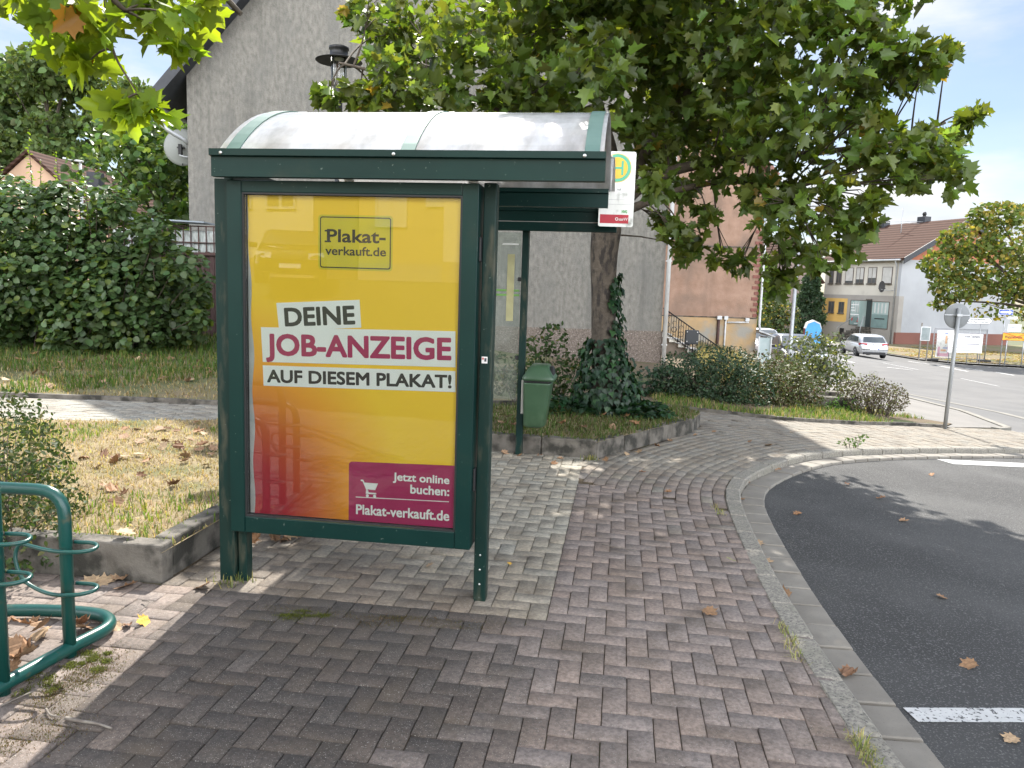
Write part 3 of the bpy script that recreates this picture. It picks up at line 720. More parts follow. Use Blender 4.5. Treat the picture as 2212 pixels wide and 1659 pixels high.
# distance from lower-left corner (printed radial gradient)
dx = mth('ADD', sx.outputs['X'], 0.62); dz = mth('MULTIPLY', mth('SUBTRACT', sx.outputs['Z'], 0.36), 0.78)
rad_ = mth('SQRT', mth('ADD', mth('MULTIPLY', dx, dx), mth('MULTIPLY', dz, dz)))
gr = nt.nodes.new('ShaderNodeValToRGB'); e = gr.color_ramp.elements
e[0].position = 0.08; e[0].color = (0.36, 0.008, 0.045, 1); e[1].position = 0.93; e[1].color = (0.95, 0.585, 0.02, 1)
for p, c in ((0.27, (0.43, 0.022, 0.033)), (0.43, (0.58, 0.105, 0.02)), (0.64, (0.85, 0.33, 0.012))): q = e.new(p); q.color = (*c, 1)
nt.links.new(rad_, gr.inputs['Fac']); nt.links.new(gr.outputs['Color'], b_.inputs['Base Color']); b_.inputs['Roughness'].default_value = 0.5
M_poster = m
poster = MB()
ny, nx_ = 40, 26
vs_ = {}
for j in range(ny + 1):
    for i in range(nx_ + 1):
        u = -0.566 + (1.134) * i / nx_; z = 0.394 + 1.702 * j / ny
        if i == 0: u += 0.022 * sstep(0.0, 0.5, 1 - j / ny) + 0.006 * math.sin(j * 0.7) * (1 if j < 36 else 0)
        y = 0.0135 - 0.0015 * math.sin(u * 9 + z * 2.0) * math.sin(z * 3.1) - 0.002 * max(0, 1 - i / 3) * math.sin(j * .5)
        vs_[i, j] = poster.bm.verts.new((u, y, z))
for j in range(ny):
    for i in range(nx_):
        f = poster.bm.faces.new((vs_[i, j], vs_[i + 1, j], vs_[i + 1, j + 1], vs_[i, j + 1])); f.smooth = True
post_o = poster.build('poster', M_poster, None)
post_o.location = shelter.location; post_o.rotation_euler = shelter.rotation_euler
tag(post_o, 'yellow advertising poster fading to red, reading DEINE JOB-ANZEIGE AUF DIESEM PLAKAT, behind glass', 'poster')
M_white = pmat('print_white', (0.86, 0.86, 0.85), (0.83, 0.83, 0.82), 4, 0.5); M_ink = pmat('print_black', (0.018, 0.018, 0.02), None, 4, 0.5)
M_mag = pmat('print_magenta', (0.40, 0.012, 0.10), (0.36, 0.01, 0.09), 3, 0.5); M_logo = pmat('print_dark_yellow', (0.70, 0.55, 0.02), (0.62, 0.50, 0.03), 4, 0.5)
PM = lambda y: Matrix(((1, 0, 0, 0), (0, 0, -1, y), (0, 1, 0, 0), (0, 0, 0, 1)))
def pquad(q, y): return MB().prism([(u, y, z) for u, z in q], (0, 0.0007, 0))
def pp_(name, mb, m, par=post_o): return mb.build(name, m, par)
def rrect(u0, u1, z0, z1, r, n=5):
    P = []
    for cx_, cz_, a0 in ((u1 - r, z1 - r, 0), (u0 + r, z1 - r, 90), (u0 + r, z0 + r, 180), (u1 - r, z0 + r, 270)):
        for i in range(n + 1):
            a = R(a0 + 90 * i / n); P.append((cx_ + r * math.cos(a), cz_ + r * math.sin(a)))
    return P
YL = [0.0105, 0.0095, 0.0085, 0.0075]
s_ = pp_('paper_strip', pquad([(-0.498, 1.407), (0.549, 1.427), (0.554, 1.243), (-0.489, 1.223)], YL[0]), M_white)
Ms = Matrix.Rotation(R(-1.1), 4, 'Y')
def rotM(y, ang, cu, cz): return Matrix.Translation((cu, 0, cz)) @ Matrix.Rotation(-R(ang), 4, 'Y') @ Matrix.Translation((-cu, 0, -cz)) @ PM(y)
pp_('lettering', add_text(MB(), 'JOB-ANZEIGE', -0.472, 0.531, 1.232, 1.385, rotM(YL[0] - 0.0006, 1.05, 0.03, 1.32), 0.0, 0.06), M_mag, s_)
s_ = pp_('paper_strip', pquad([(-0.411, 1.537), (0.042, 1.569), (0.052, 1.426), (-0.396, 1.392)], YL[1]), M_white)
pp_('lettering', add_text(MB(), 'DEINE', -0.367, 0.018, 1.428, 1.526, rotM(YL[1] - 0.0006, 3.9, -0.175, 1.477), 0.0, 0.06), M_ink, s_)
s_ = pp_('paper_strip', pquad([(-0.489, 1.205), (0.554, 1.223), (0.557, 1.115), (-0.485, 1.096)], YL[1]), M_white)
pp_('lettering', add_text(MB(), 'AUF DIESEM PLAKAT!', -0.466, 0.536, 1.123, 1.194, rotM(YL[1] - 0.0006, 1.05, 0.03, 1.16), 0.0, 0.06), M_ink, s_)
lg = pp_('logo_panel', pquad(rrect(-0.181, 0.214, 1.718, 1.996, 0.018), YL[0]), M_logo)
pp_('logo_border', pquad(rrect(-0.172, 0.205, 1.727, 1.987, 0.013), YL[1]), M_ink, lg)
pp_('logo_field', pquad(rrect(-0.166, 0.199, 1.733, 1.981, 0.009), YL[2]), M_logo, lg)
# slab-serif logo lettering
def slab(s, x0, x1, z0, z1, y, slabs, bold):
    mb = add_text(MB(), s, x0, x1, z0, z1, PM(y), bold)
    for (a, b, c, d) in slabs: mb.bb(a, b, y - 0.0003, y + 0.0002, c, d)
    return mb
h = 0.0085
W = 0.322; X0 = -0.144
def fx(V_, i): return X0 + W * i
pp_('lettering', slab('Plakat-', -0.134, 0.178, 1.857, 1.924, YL[3], [(-0.146, -0.112, 1.857, 1.857 + h), (-0.146, -0.13, 1.911, 1.919)], 0.022), M_ink, lg)
pp_('lettering', slab('verkauft.de', -0.143, 0.181, 1.792, 1.838, YL[3], [], 0.02), M_ink, lg)
bx = pp_('booking_panel', pquad([(-0.010, 0.394), (0.567, 0.394), (0.567, 0.722), (0.560, 0.729), (0.002, 0.715), (-0.010, 0.703)], YL[0]), M_mag)
pp_('lettering', add_text(MB(), 'Jetzt online', 0.232, 0.536, 0.615, 0.672, PM(YL[1]), 0.0, 0.06), M_white, bx)
pp_('lettering', add_text(MB(), 'buchen:', 0.327, 0.537, 0.564, 0.613, PM(YL[1]), 0.0, 0.06), M_white, bx)
pp_('lettering', add_text(MB(), 'Plakat-verkauft.de', 0.031, 0.540, 0.430, 0.486, PM(YL[1]), 0.0, 0.06), M_white, bx)
pp_('rule', pquad([(0.029, 0.5225), (0.536, 0.5325), (0.536, 0.5365), (0.029, 0.5265)], YL[1]), M_white, bx)
ct = pquad([(0.076, 0.606), (0.151, 0.606), (0.136, 0.569), (0.091, 0.571)], YL[1])
for q in ([(0.056, 0.621), (0.070, 0.621), (0.098, 0.560), (0.091, 0.558), (0.066, 0.613), (0.056, 0.613)], [(0.084, 0.546), (0.142, 0.546), (0.142, 0.554), (0.1, 0.554), (0.097, 0.566), (0.086, 0.566)]):
    ct.prism([(u, YL[1] - 0.0001, z) for u, z in q], (0, 0.0006, 0))
for u in (0.093, 0.133): ct.prism([(u + 0.0085 * math.cos(k * .524), YL[1] - 0.0001, 0.536 + 0.0085 * math.sin(k * .524)) for k in range(12)], (0, 0.0006, 0))
pp_('cart_symbol', ct, M_white, bx)

# litter caught on the beam under the roof
mb = MB(); secs = []
for i in range(13):
    t = i / 12; r_ = 0.028 * math.sin(math.pi * (0.06 + 0.9 * t)) ** 0.7 * (0.8 + 0.4 * rnd.random()); secs.append([S(0.52 + 0.42 * t, 1.73 + 0.035 * math.cos(a * .785) * (r_ / .03), 2.372 + r_ * max(-.3, math.sin(a * .785))) for a in range(8)])
o = mb.loft(secs).build('litter_clump', pmat('litter_dark', (0.035, 0.03, 0.022), (0.07, 0.055, 0.035), 30, 0.95), None, loc=S(0.7, 1.73, 2.37)); tag(o, 'dark clump of moss and old litter lying on the middle beam under the shelter roof', 'litter')

# ================================================================ WASTE BIN on the rear post
M_bin = pmat('bin_green', (0.032, 0.07, 0.036), (0.039, 0.082, 0.042), 4, 0.38, spec=0.5, bump=0.05, bscale=12, stain=((0.08, 0.14, 0.08), 5, 0.55, 0.8))
bp = S(0.475, 3.66); bin_o = empty('waste_bin', (bp.x, bp.y, 0.30), -TH, 'olive green plastic litter bin with hooded lid on the rear shelter post', 'litter bin')
def brect(x0, x1, y0, y1, z, r=0.03): return [(a, b, z) for a, b in rrect(x0, x1, y0, y1, r, 3)]
body = MB().loft([brect(0.02, 0.19, -0.13, 0.13, 0.0, 0.05), brect(0.005, 0.215, -0.15, 0.15, 0.02, 0.05), brect(0.0, 0.245, -0.17, 0.17, 0.25, 0.04), brect(0.0, 0.265, -0.185, 0.185, 0.43, 0.03), brect(0.0, 0.27, -0.188, 0.188, 0.445, 0.03)])
body.build('body', M_bin, bin_o, smooth=True)
MB().loft([brect(0.004, 0.262, -0.18, 0.18, 0.445, 0.03), brect(0.004, 0.262, -0.18, 0.18, 0.468, 0.03)]).build('inner_rim', M_black, bin_o)
lid = MB().loft([brect(-0.012, 0.3, -0.2, 0.2, 0.468, 0.04), brect(-0.014, 0.302, -0.203, 0.203, 0.49, 0.04), brect(0.0, 0.285, -0.19, 0.19, 0.515, 0.04), brect(0.03, 0.245, -0.16, 0.16, 0.575, 0.06), brect(0.07, 0.235, -0.11, 0.11, 0.615, 0.05)])
lo_ = lid.build('lid', M_bin, bin_o, smooth=True)
MB().prism([(0.262, -0.12, 0.520), (0.262, 0.12, 0.520), (0.255, 0.10, 0.56), (0.246, 0.05, 0.60), (0.246, -0.05, 0.60), (0.255, -0.10, 0.56)], (0.024, 0, 0)).build('opening', M_black, lo_)
MB().bb(-0.03, 0.0, -0.06, 0.06, 0.12, 0.46, 0.004).build('bracket', M_steel, bin_o)

# ================================================================ BUS STOP SIGN (plate on a bracket at the end of the rear beam)
hs = empty('bus_stop_sign', (0.835, 7.12, 2.23), R(-2), 'white bus stop sign plate with green and yellow H symbol, hanging beyond the shelter roof', 'sign')
M_sgw = pmat('sign_white', (0.72, 0.72, 0.68), (0.62, 0.62, 0.58), 6, 0.5, stain=((0.3, 0.3, 0.27), 9, 0.55, 0.7))
pl = MB().prism([(x, 0, z) for x, z in rrect(-0.10, 0.215, 0.0, 0.665, 0.018)], (0, 0.004, 0)).build('plate', M_sgw, hs)
M_hg = pmat('sign_green', (0.05, 0.33, 0.2), (0.09, 0.36, 0.22), 8, 0.5); M_hy = pmat('sign_yellow', (0.68, 0.40, 0.03), None, 8, 0.5)
cz = 0.52
def disc(r, y): return MB().prism([(0.05 + r * math.cos(k * .196), y, cz + r * math.sin(k * .196)) for k in range(32)], (0, 0.0012, 0))
disc(0.128, -0.0020).build('ring', M_hy, pl); disc(0.122, -0.0034).build('ring', M_hg, pl); disc(0.094, -0.0048).build('disc', M_hy, pl)
MB().bb(-0.005, 0.014, -0.0068, -0.005, cz - .062, cz + .062).bb(0.086, 0.105, -0.0068, -0.005, cz - .062, cz + .062).bb(0.014, 0.086, -0.0068, -0.005, cz - .009, cz + .009).build('letter', M_hg, pl)
SM = lambda y: PM(y)
add_text(MB(), 'hof', 0.055, 0.096, 0.322, 0.344, PM(-0.002), 0.005).build('lettering', pmat('sign_ink', (0.08, 0.08, 0.09)), pl)
add_text(MB(), 'NVG', 0.108, 0.158, 0.122, 0.150, PM(-0.002), 0.04).build('lettering', pmat('nvg_green', (0.05, 0.35, 0.06)), pl)
MB().bb(-0.085, 0.172, -0.002, -0.0005, 0.03, 0.108).build('band', pmat('sign_red', (0.42, 0.02, 0.035)), pl)
add_text(MB(), 'saarVV', 0.085, 0.165, 0.056, 0.082, PM(-0.0035), 0.012).build('lettering', M_sgw, pl)
MB().lathe([(0.0085, -0.003), (0.0145, -0.003)], (0.066, 0, 0.069), 16, 'Y').build('emblem', M_sgw, pl)
MB().bb(-0.085, 0.2, -0.0015, -0.0005, 0.24, 0.2425).bb(-0.085, 0.2, -0.0015, -0.0005, 0.198, 0.2005).build('lines', pmat('sign_grey', (0.4, 0.4, 0.4)), pl)
MB().bb(-0.05, 0.1, 0.004, 0.26, 0.12, 0.15, 0.003).build('bracket', M_green, hs)

# ================================================================ BIKE STAND at the left edge
rk = empty('bike_rack', (-1.9, 3.17, T(-1.9, 3.17)), 0, 'dark green tubular bicycle stand with wire wheel loops at the left edge of the pavement', 'bike rack')
M_rack = pmat('rack_green', (0.004, 0.05, 0.042), (0.006, 0.06, 0.05), 5, 0.32, spec=0.5, stain=((0.06, 0.07, 0.045), 14, 0.6, 0.72))
def hoop(b, h_, d, name='hoop', up=0.115, r_=0.026):
    x, y = b; e = Vector(d).normalized()
    P = [Vector((x, y, -0.02)), Vector((x, y, h_ - up))]
    c = Vector((x, y, h_)) + e * up
    P += [Vector((x, y, h_ - up)) * (1 - t) ** 2 + Vector((x, y, h_)) * 2 * t * (1 - t) + c * t * t for t in (0.2, 0.4, 0.6, 0.8, 1)]
    P += [c + e * 0.35, c + e * 0.55]
    q = c + e * 0.66
    P += [c + e * 0.55 + (q - c - e * 0.55) * 1.0 - Vector((0, 0, 0.03)), q + Vector((0, 0, -0.11)) + e * 0.0, Vector((q.x, q.y, -0.02))]
    return MB().tube(P, r_, 12).build(name, M_rack, rk, True)
dleft = (-1, 0.06, 0)
hoop((-1.885, 3.17), 0.735, dleft); hoop((-1.965, 2.85), 0.93, dleft)
hoop((-2.05, 2.53), 0.735, dleft)
z0 = 0.035
bt = catmull([(-2.14, 2.2, z0), (-2.05, 2.53, z0), (-1.965, 2.85, z0), (-1.885, 3.165, z0), (-1.83, 3.36, z0), (-1.88, 3.47, z0), (-2.0, 3.52, z0), (-2.25, 3.53, z0), (-2.45, 3.50, z0), (-2.55, 3.42, z0), (-2.62, 3.17, z0), (-2.72, 2.8, z0), (-2.82, 2.2, z0)], 5)
MB().tube(bt, 0.029, 12).build('base_tube', M_rack, rk, True)
def loop(b, zh, zl, s=1):
    x, y = b
    P = [(x + 0.02, y + 0.03, zh), (x + 0.09, y + 0.03, zh), (x + 0.125, y + 0.015, zh - .004), (x + 0.135, y - 0.02, zh - 0.008), (x + 0.11, y - 0.05, zh - .01), (x + 0.05, y - 0.062, zh - .012), (x - 0.05, y - 0.05, zh - 0.01), (x - 0.14, y - 0.02, zh - 0.005), (x - 0.19, y + 0.0, zh - .006),
         (x - 0.212, y + 0.0, zh - 0.03), (x - 0.212, y - 0.01, (zh + zl) / 2 + 0.02), (x - 0.18, y - 0.02, zl + 0.05), (x - 0.11, y - 0.04, zl + 0.015), (x - 0.03, y - 0.06, zl), (x + 0.05, y - 0.062, zl), (x + 0.1, y - 0.05, zl + .004), (x + 0.128, y - 0.02, zl + .008), (x + 0.12, y + 0.015, zl + .012), (x + 0.085, y + 0.03, zl + .014), (x + 0.02, y + 0.03, zl + .016)]
    MB().tube(catmull(P, 3), 0.0085, 8).build('wheel_loop', M_rack, rk, True)
loop((-1.885, 3.17), 0.50, 0.30); loop((-1.965, 2.85), 0.64, 0.47); loop((-2.05, 2.53), 0.50, 0.30)

# ================================================================ VEGETATION
M_leaf = leafmat('plane_leaf', (1.6, 1.5, 0.5), 0.5, 0.4, 0.5); M_leaf_d = leafmat('shrub_leaf', (1.4, 1.4, 0.5), 0.35, 0.42, 0.4)
M_leaf_m = leafmat('matt_leaf', (1.4, 1.35, 0.5), 0.35, 0.6, 0.25)
M_leaf_h = leafmat('hedge_leaf', (1.3, 1.3, 0.6), 0.12, 0.55, 0.3)
M_blade = leafmat('grass_blade', (1.3, 1.3, 0.6), 0.35, 0.6, 0.2)
M_bark = pmat('plane_bark', (0.06, 0.047, 0.036), (0.11, 0.088, 0.066), 6, 0.9, stretch=(1.6, 1.6, 0.7), bump=0.9, bscale=22, bdist=0.03, stain=((0.03, 0.024, 0.02), 9, 0.5, 0.62))
M_twig = pmat('twig_bark', (0.05, 0.038, 0.028), (0.09, 0.07, 0.05), 20, 0.9)
CROWN = [(-1.65, 8.43, 4.45, 0.25), (-1.96, 8.16, 3.53, 0.12), (-1.67, 8.34, 3.6, 0.2), (-1.36, 7.91, 3.75, 0.21), (-1.59, 9.51, 4.59, 0.34), (-1.24, 8.06, 3.52, 0.29), (-1.3, 9.79, 4.85, 0.47), (-0.92, 8.49, 3.96, 0.41), (-0.8, 8.35, 3.56, 0.3), (-0.53, 8.27, 4.28, 0.4), (-0.33, 8.51, 3.84, 0.41), (-0.17, 8.42, 3.57, 0.25), (-0.0, 9.21, 4.49, 0.5), (0.26, 8.43, 3.75, 0.41), (0.46, 9.06, 4.61, 0.49), (0.65, 7.92, 3.85, 0.43), (0.83, 8.23, 3.58, 0.3), (1.11, 9.29, 4.71, 0.5), (1.28, 9.58, 4.39, 0.4), (1.68, 9.49, 4.74, 0.51), (1.94, 9.86, 4.37, 0.42), (1.54, 8.91, 3.41, 0.27), (1.57, 9.64, 3.22, 0.29), (1.16, 8.8, 3.48, 0.16), (2.15, 9.88, 3.95, 0.48), (2.04, 9.78, 3.37, 0.41), (1.47, 8.38, 2.83, 0.2), (1.99, 8.44, 4.23, 0.46), (2.2, 8.59, 3.8, 0.47), (2.53, 9.94, 3.58, 0.48), (2.2, 8.99, 3.04, 0.27), (1.98, 9.33, 2.81, 0.22), (1.75, 8.74, 2.31, 0.17), (2.02, 9.11, 2.21, 0.19), (2.11, 8.89, 2.51, 0.16), (2.36, 8.12, 4.36, 0.44), (2.48, 8.4, 4.0, 0.46), (2.56, 8.4, 3.49, 0.46), (2.67, 8.79, 3.07, 0.42), (2.63, 8.52, 2.69, 0.26), (2.8, 8.81, 2.78, 0.27), (2.98, 8.73, 2.77, 0.21), (2.64, 9.98, 2.1, 0.17), (2.71, 9.41, 2.02, 0.16), (2.62, 7.9, 2.44, 0.29), (2.98, 8.73, 2.06, 0.29), (3.04, 8.86, 1.81, 0.16), (3.24, 8.79, 2.28, 0.29), (3.11, 8.38, 2.69, 0.3), (3.09, 8.56, 3.15, 0.31), (2.83, 7.95, 3.53, 0.38), (3.05, 8.7, 4.24, 0.42), (2.86, 8.39, 4.56, 0.4), (3.16, 8.04, 4.41, 0.29), (3.13, 7.78, 3.98, 0.33), (3.55, 8.72, 3.83, 0.32), (3.5, 8.89, 3.47, 0.24), (3.39, 7.81, 4.21, 0.21), (3.85, 8.66, 4.11, 0.26), (3.57, 8.19, 3.75, 0.17), (3.76, 7.88, 4.07, 0.21), (3.71, 8.05, 4.03, 0.22), (4.28, 8.62, 4.11, 0.21), (3.7, 8.75, 4.03, 0.26), (3.15, 7.75, 4.23, 0.23), (4.07, 8.44, 3.96, 0.18), (3.97, 7.75, 3.96, 0.17), (4.5, 8.56, 4.29, 0.11), (3.43, 7.94, 2.42, 0.22), (3.12, 7.75, 2.44, 0.23), (3.42, 7.65, 2.62, 0.12), (3.34, 7.8, 2.18, 0.12), (3.0, 7.6, 2.02, 0.16), (3.09, 7.81, 2.76, 0.14), (3.48, 7.89, 3.18, 0.21), (3.65, 7.75, 3.08, 0.23), (4.38, 8.74, 3.17, 0.26), (4.28, 8.08, 3.06, 0.22), (4.82, 8.85, 3.45, 0.19), (4.91, 8.78, 3.66, 0.15), (4.25, 7.73, 2.83, 0.16), (3.85, 7.82, 2.78, 0.13), (3.84, 8.41, 3.0, 0.2), (4.09, 8.37, 3.15, 0.23), (4.36, 8.44, 3.36, 0.2), (3.76, 8.83, 3.16, 0.21), (4.46, 8.31, 3.1, 0.2), (4.1, 8.22, 3.31, 0.2), (3.96, 8.56, 3.47, 0.15), (3.45, 7.99, 3.47, 0.14), (2.47, 8.06, 3.23, 0.29), (2.97, 8.87, 3.5, 0.32)]
OVER = [(-2.53, 3.96, 2.96, 0.14), (-2.43, 3.98, 2.93, 0.14), (-2.07, 3.61, 2.83, 0.13), (-2.15, 3.89, 2.82, 0.13), (-2.33, 4.01, 2.83, 0.11), (-1.93, 3.61, 2.8, 0.11), (-2.06, 4.03, 3.02, 0.1), (-1.86, 4.04, 2.99, 0.11), (-1.57, 3.64, 2.82, 0.09), (-1.79, 4.04, 2.84, 0.1), (-1.65, 3.93, 2.76, 0.07), (-1.64, 4.08, 2.99, 0.09), (-1.51, 3.85, 2.95, 0.06), (-1.95, 4.09, 3.06, 0.07), (-2.3, 4.12, 2.78, 0.09), (-2.22, 3.62, 2.93, 0.13), (-2.04, 3.64, 2.97, 0.13), (-2.03, 4.07, 3.13, 0.15), (-1.84, 4.27, 3.19, 0.15), (-1.47, 3.78, 3.03, 0.09), (-1.92, 3.8, 2.44, 0.05), (-1.82, 3.8, 2.46, 0.05), (-1.75, 3.8, 2.43, 0.05), (-2.12, 3.92, 2.68, 0.06)]
BUSH = [(-10.36, 14.79, 1.86, 1.51), (-9.01, 14.38, 2.56, 0.78), (-8.27, 14.45, 2.75, 0.7), (-9.22, 14.37, 1.54, 1.04), (-8.23, 14.45, 1.74, 1.04), (-7.61, 14.79, 2.29, 0.8), (-7.33, 14.35, 1.26, 0.95), (-6.67, 14.47, 1.96, 0.52), (-6.69, 15.06, 1.27, 0.73), (-5.93, 13.94, 1.88, 0.38), (-6.12, 14.75, 1.2, 0.36), (-6.5, 15.0, 0.74, 0.54), (-7.01, 14.37, 0.66, 0.61), (-7.97, 14.23, 0.73, 0.77), (-9.55, 15.11, 0.63, 0.82), (-9.88, 14.26, 0.66, 0.77), (-7.36, 14.18, 2.92, 0.38), (-8.58, 14.55, 3.01, 0.35), (-9.69, 14.95, 3.1, 0.45), (-6.55, 14.05, 2.45, 0.38), (-5.79, 14.38, 1.56, 0.22), (-5.89, 14.4, 0.87, 0.22)]

# ---- the plane tree behind the shelter
tree = empty('plane_tree', (1.2, 9.55, T(1.2, 9.55) + 0.16), 0, 'broad plane tree with ivy foot growing in the raised bed behind the bus shelter', 'tree')
tk = MB()
TP = [(1.21, 9.56, 0.10), (1.17, 9.5, 0.5), (1.11, 9.42, 1.0), (1.07, 9.36, 1.6), (1.05, 9.32, 2.1), (1.07, 9.3, 2.45)]
tk.tube(catmull(TP, 4), [0.30, 0.26, 0.225, 0.195, 0.178, 0.168, 0.16, 0.155, 0.152, 0.15, 0.148, 0.147, 0.147, 0.15, 0.155, 0.16, 0.165, 0.17, 0.175, 0.175, 0.16], 16)
trunk = tk.build('trunk', M_bark, tree, True)
limbs = [[(1.06, 9.3, 2.3), (1.3, 9.25, 2.75), (1.75, 9.25, 3.05), (2.4, 9.3, 3.2), (3.2, 9.3, 3.3), (4.2, 9.25, 3.45), (4.9, 9.2, 3.7)],
         [(1.05, 9.3, 2.35), (0.95, 9.3, 3.0), (0.9, 9.25, 3.7), (0.8, 9.2, 4.8), (0.9, 9.3, 6.3), (0.9, 9.3, 7.6)],
         [(1.05, 9.3, 2.3), (0.7, 9.1, 2.9), (0.1, 8.7, 3.4), (-0.7, 8.5, 3.7), (-1.4, 8.3, 3.8), (-1.9, 8.3, 3.9)],
         [(1.06, 9.3, 2.3), (1.35, 9.5, 3.0), (1.9, 9.7, 3.9), (2.6, 9.8, 4.7), (3.3, 9.7, 5.6), (3.9, 9.6, 6.2)],
         [(1.06, 9.3, 2.3), (1.2, 9.8, 3.1), (1.0, 10.4, 4.1), (0.6, 10.7, 5.2), (0.0, 10.8, 6.4)],
         [(1.3, 9.25, 2.6), (1.9, 9.2, 2.85), (2.5, 9.1, 2.95), (3.0, 8.9, 2.8)]]
LC = [catmull(l, 5) for l in limbs]
for i, l in enumerate(LC):
    MB().tube(l, [0.10 * (1 - 0.85 * k / len(l)) * (0.55 if i in (5, 2) else 0.9) for k in range(len(l))], 10).build('limb', M_twig, tree, True)
allp = [p for l in LC for p in l]
CR = list(CROWN)
for (x, y, z, r) in list(CROWN):                                   # depth behind the front clusters
    if rnd.random() < 0.55 and x < 2.6: CR.append((x * 1.03 + rnd.uniform(-.2, .2), y + rnd.uniform(0.7, 1.5), z + rnd.uniform(0.0, 0.3), r * 1.0))
for k in range(150):                                                # the crown above the picture
    a = rnd.uniform(0, 6.283); q = math.sqrt(rnd.random()); zz = rnd.uniform(4.9, 8.6); rr = 3.6 * math.sqrt(max(0.05, 1 - ((zz - 4.6) / 4.6) ** 2))
    cx, cy = 1.5 + q * rr * 1.0 * math.cos(a), 9.4 + q * rr * 0.75 * math.sin(a)
    if cx < -0.7 or (cx < 0.3 and zz > 5.1) or cx > 4.2 - 0.12 * (zz - 5): continue
    q_ = (zz - 2.6) / math.tan(SUN_EL); sx_, sy_ = cx - q_ * math.sin(SUN_AZ), cy - q_ * math.cos(SUN_AZ)
    if -2.0 < sx_ < 0.3 and 3.6 < sy_ < 6.2: continue                  # a gap that lets the sun onto the shelter roof
    CR.append((cx, cy, zz, rnd.uniform(0.45, 0.7)))
for k in range(22): CR.append((rnd.uniform(-0.2, 3.2), rnd.uniform(10.4, 11.7), rnd.uniform(3.7, 5.6), rnd.uniform(0.45, 0.65)))   # the crown's far side
tw = MB(); P_, Rr, Sz, Co = [], [], [], []
for (x, y, z, r) in CR:
    c = Vector((x, y, z)); near = min(allp, key=lambda p: (p - c).length + 0.5 * max(0, p.z - c.z))
    mid = (near + c) / 2 + Vector((rnd.uniform(-.1, .1), rnd.uniform(-.1, .1), 0.12))
    pts = arc(near, mid, c, 5); tw.tube(pts, [0.013 - 0.0019 * i for i in range(6)], 5, cap=False)
    for q in range(3):
        e = c + Vector((rnd.uniform(-1, 1), rnd.uniform(-1, 1), rnd.uniform(-.6, .8))) * r * 0.9
        tw.tube([pts[3], (pts[4] + e) / 2 + Vector((0, 0, .04)), e], [0.008, 0.005, 0.002], 4, cap=False)
    n = int((24 + 255 * r * r + 84 * r) * (0.72 if x > 1.7 else 1.0))
    p = ell(n, c, (r * 1.05, r * 1.05, r * 0.85), 0.35)
    P_.append(p); Rr.append(frames(n, 0.42, np.array([0, -0.12, 0]), 1.0)); Sz.append(rng.uniform(0.085, 0.195, n))
    c_ = vary((0.088, 0.128, 0.026), n, 0.38, (0.24, 0.17, 0.03), 0.014); q_ = rng.random(n) < 0.16; c_[q_] *= 1.6; Co.append(np.clip(c_, 0, .6))
tw.build('twigs', M_twig, tree, True)
leaf_mesh('crown', np.concatenate(P_), np.concatenate(Rr), np.concatenate(Sz), PLANE, np.concatenate(Co), M_leaf, tree, fold=0.42, droop=0.6)

# ---- overhanging plane tree at the upper left, trunk outside the picture
t2 = empty('overhanging_plane_tree', (-4.6, 2.3, T(-4.6, 2.3)), 0, 'bright yellow green plane tree branches hanging into the picture from upper left', 'tree')
MB().tube(catmull([(-4.6, 2.3, -0.1), (-4.55, 2.35, 1.2), (-4.45, 2.4, 2.4), (-4.3, 2.5, 3.4)], 4), [0.2 - 0.006 * i for i in range(13)], 14).build('trunk', M_bark, t2, True)
LB = [catmull([(-4.4, 2.45, 2.9), (-3.8, 2.9, 3.3), (-3.0, 3.4, 3.35), (-2.3, 3.75, 3.2), (-1.9, 3.85, 2.9)], 5), catmull([(-4.35, 2.5, 3.2), (-3.4, 3.2, 3.6), (-2.4, 3.8, 3.5), (-1.7, 3.95, 3.2), (-1.4, 4.0, 2.95)], 5),
      catmull([(-1.97, 3.8, 2.96), (-1.96, 3.8, 2.82), (-1.93, 3.8, 2.68), (-1.86, 3.8, 2.56), (-1.80, 3.8, 2.47), (-1.78, 3.8, 2.42)], 4)]
for i, l in enumerate(LB):
    MB().tube(l, [(0.05 if i < 2 else 0.0085) * (1 - 0.8 * k / len(l)) for k in range(len(l))], 8).build('limb', M_twig, t2, True)
tw = MB(); P_, Rr, Sz, Co = [], [], [], []
allq = [p for l in LB for p in l]
for (x, y, z, r) in OVER:
    c = Vector((x, y, z)); near = min(allq, key=lambda p: (p - c).length)
    tw.tube(arc(near, (near + c) / 2 + Vector((0, 0, .03)), c, 4), [0.007, 0.006, 0.005, 0.004, 0.003], 5, cap=False)
    n = max(4, int(4 + 105 * r)); 
    p = ell(n, c, (r, r, r * 0.8), 0.3); P_.append(p); Rr.append(frames(n, 0.25, np.array([0, -0.35, 0.05]))); Sz.append(rng.uniform(0.09, 0.165, n)); Co.append(vary((0.16, 0.23, 0.03), n, 0.22, (0.25, 0.12, 0.02), 0.02))
tw.build('twigs', M_twig, t2, True)
leaf_mesh('foliage', np.concatenate(P_), np.concatenate(Rr), np.concatenate(Sz), PLANE, np.concatenate(Co), leafmat('backlit_leaf', (1.75, 1.6, 0.4), 0.66), t2, fold=0.35, droop=0.5)

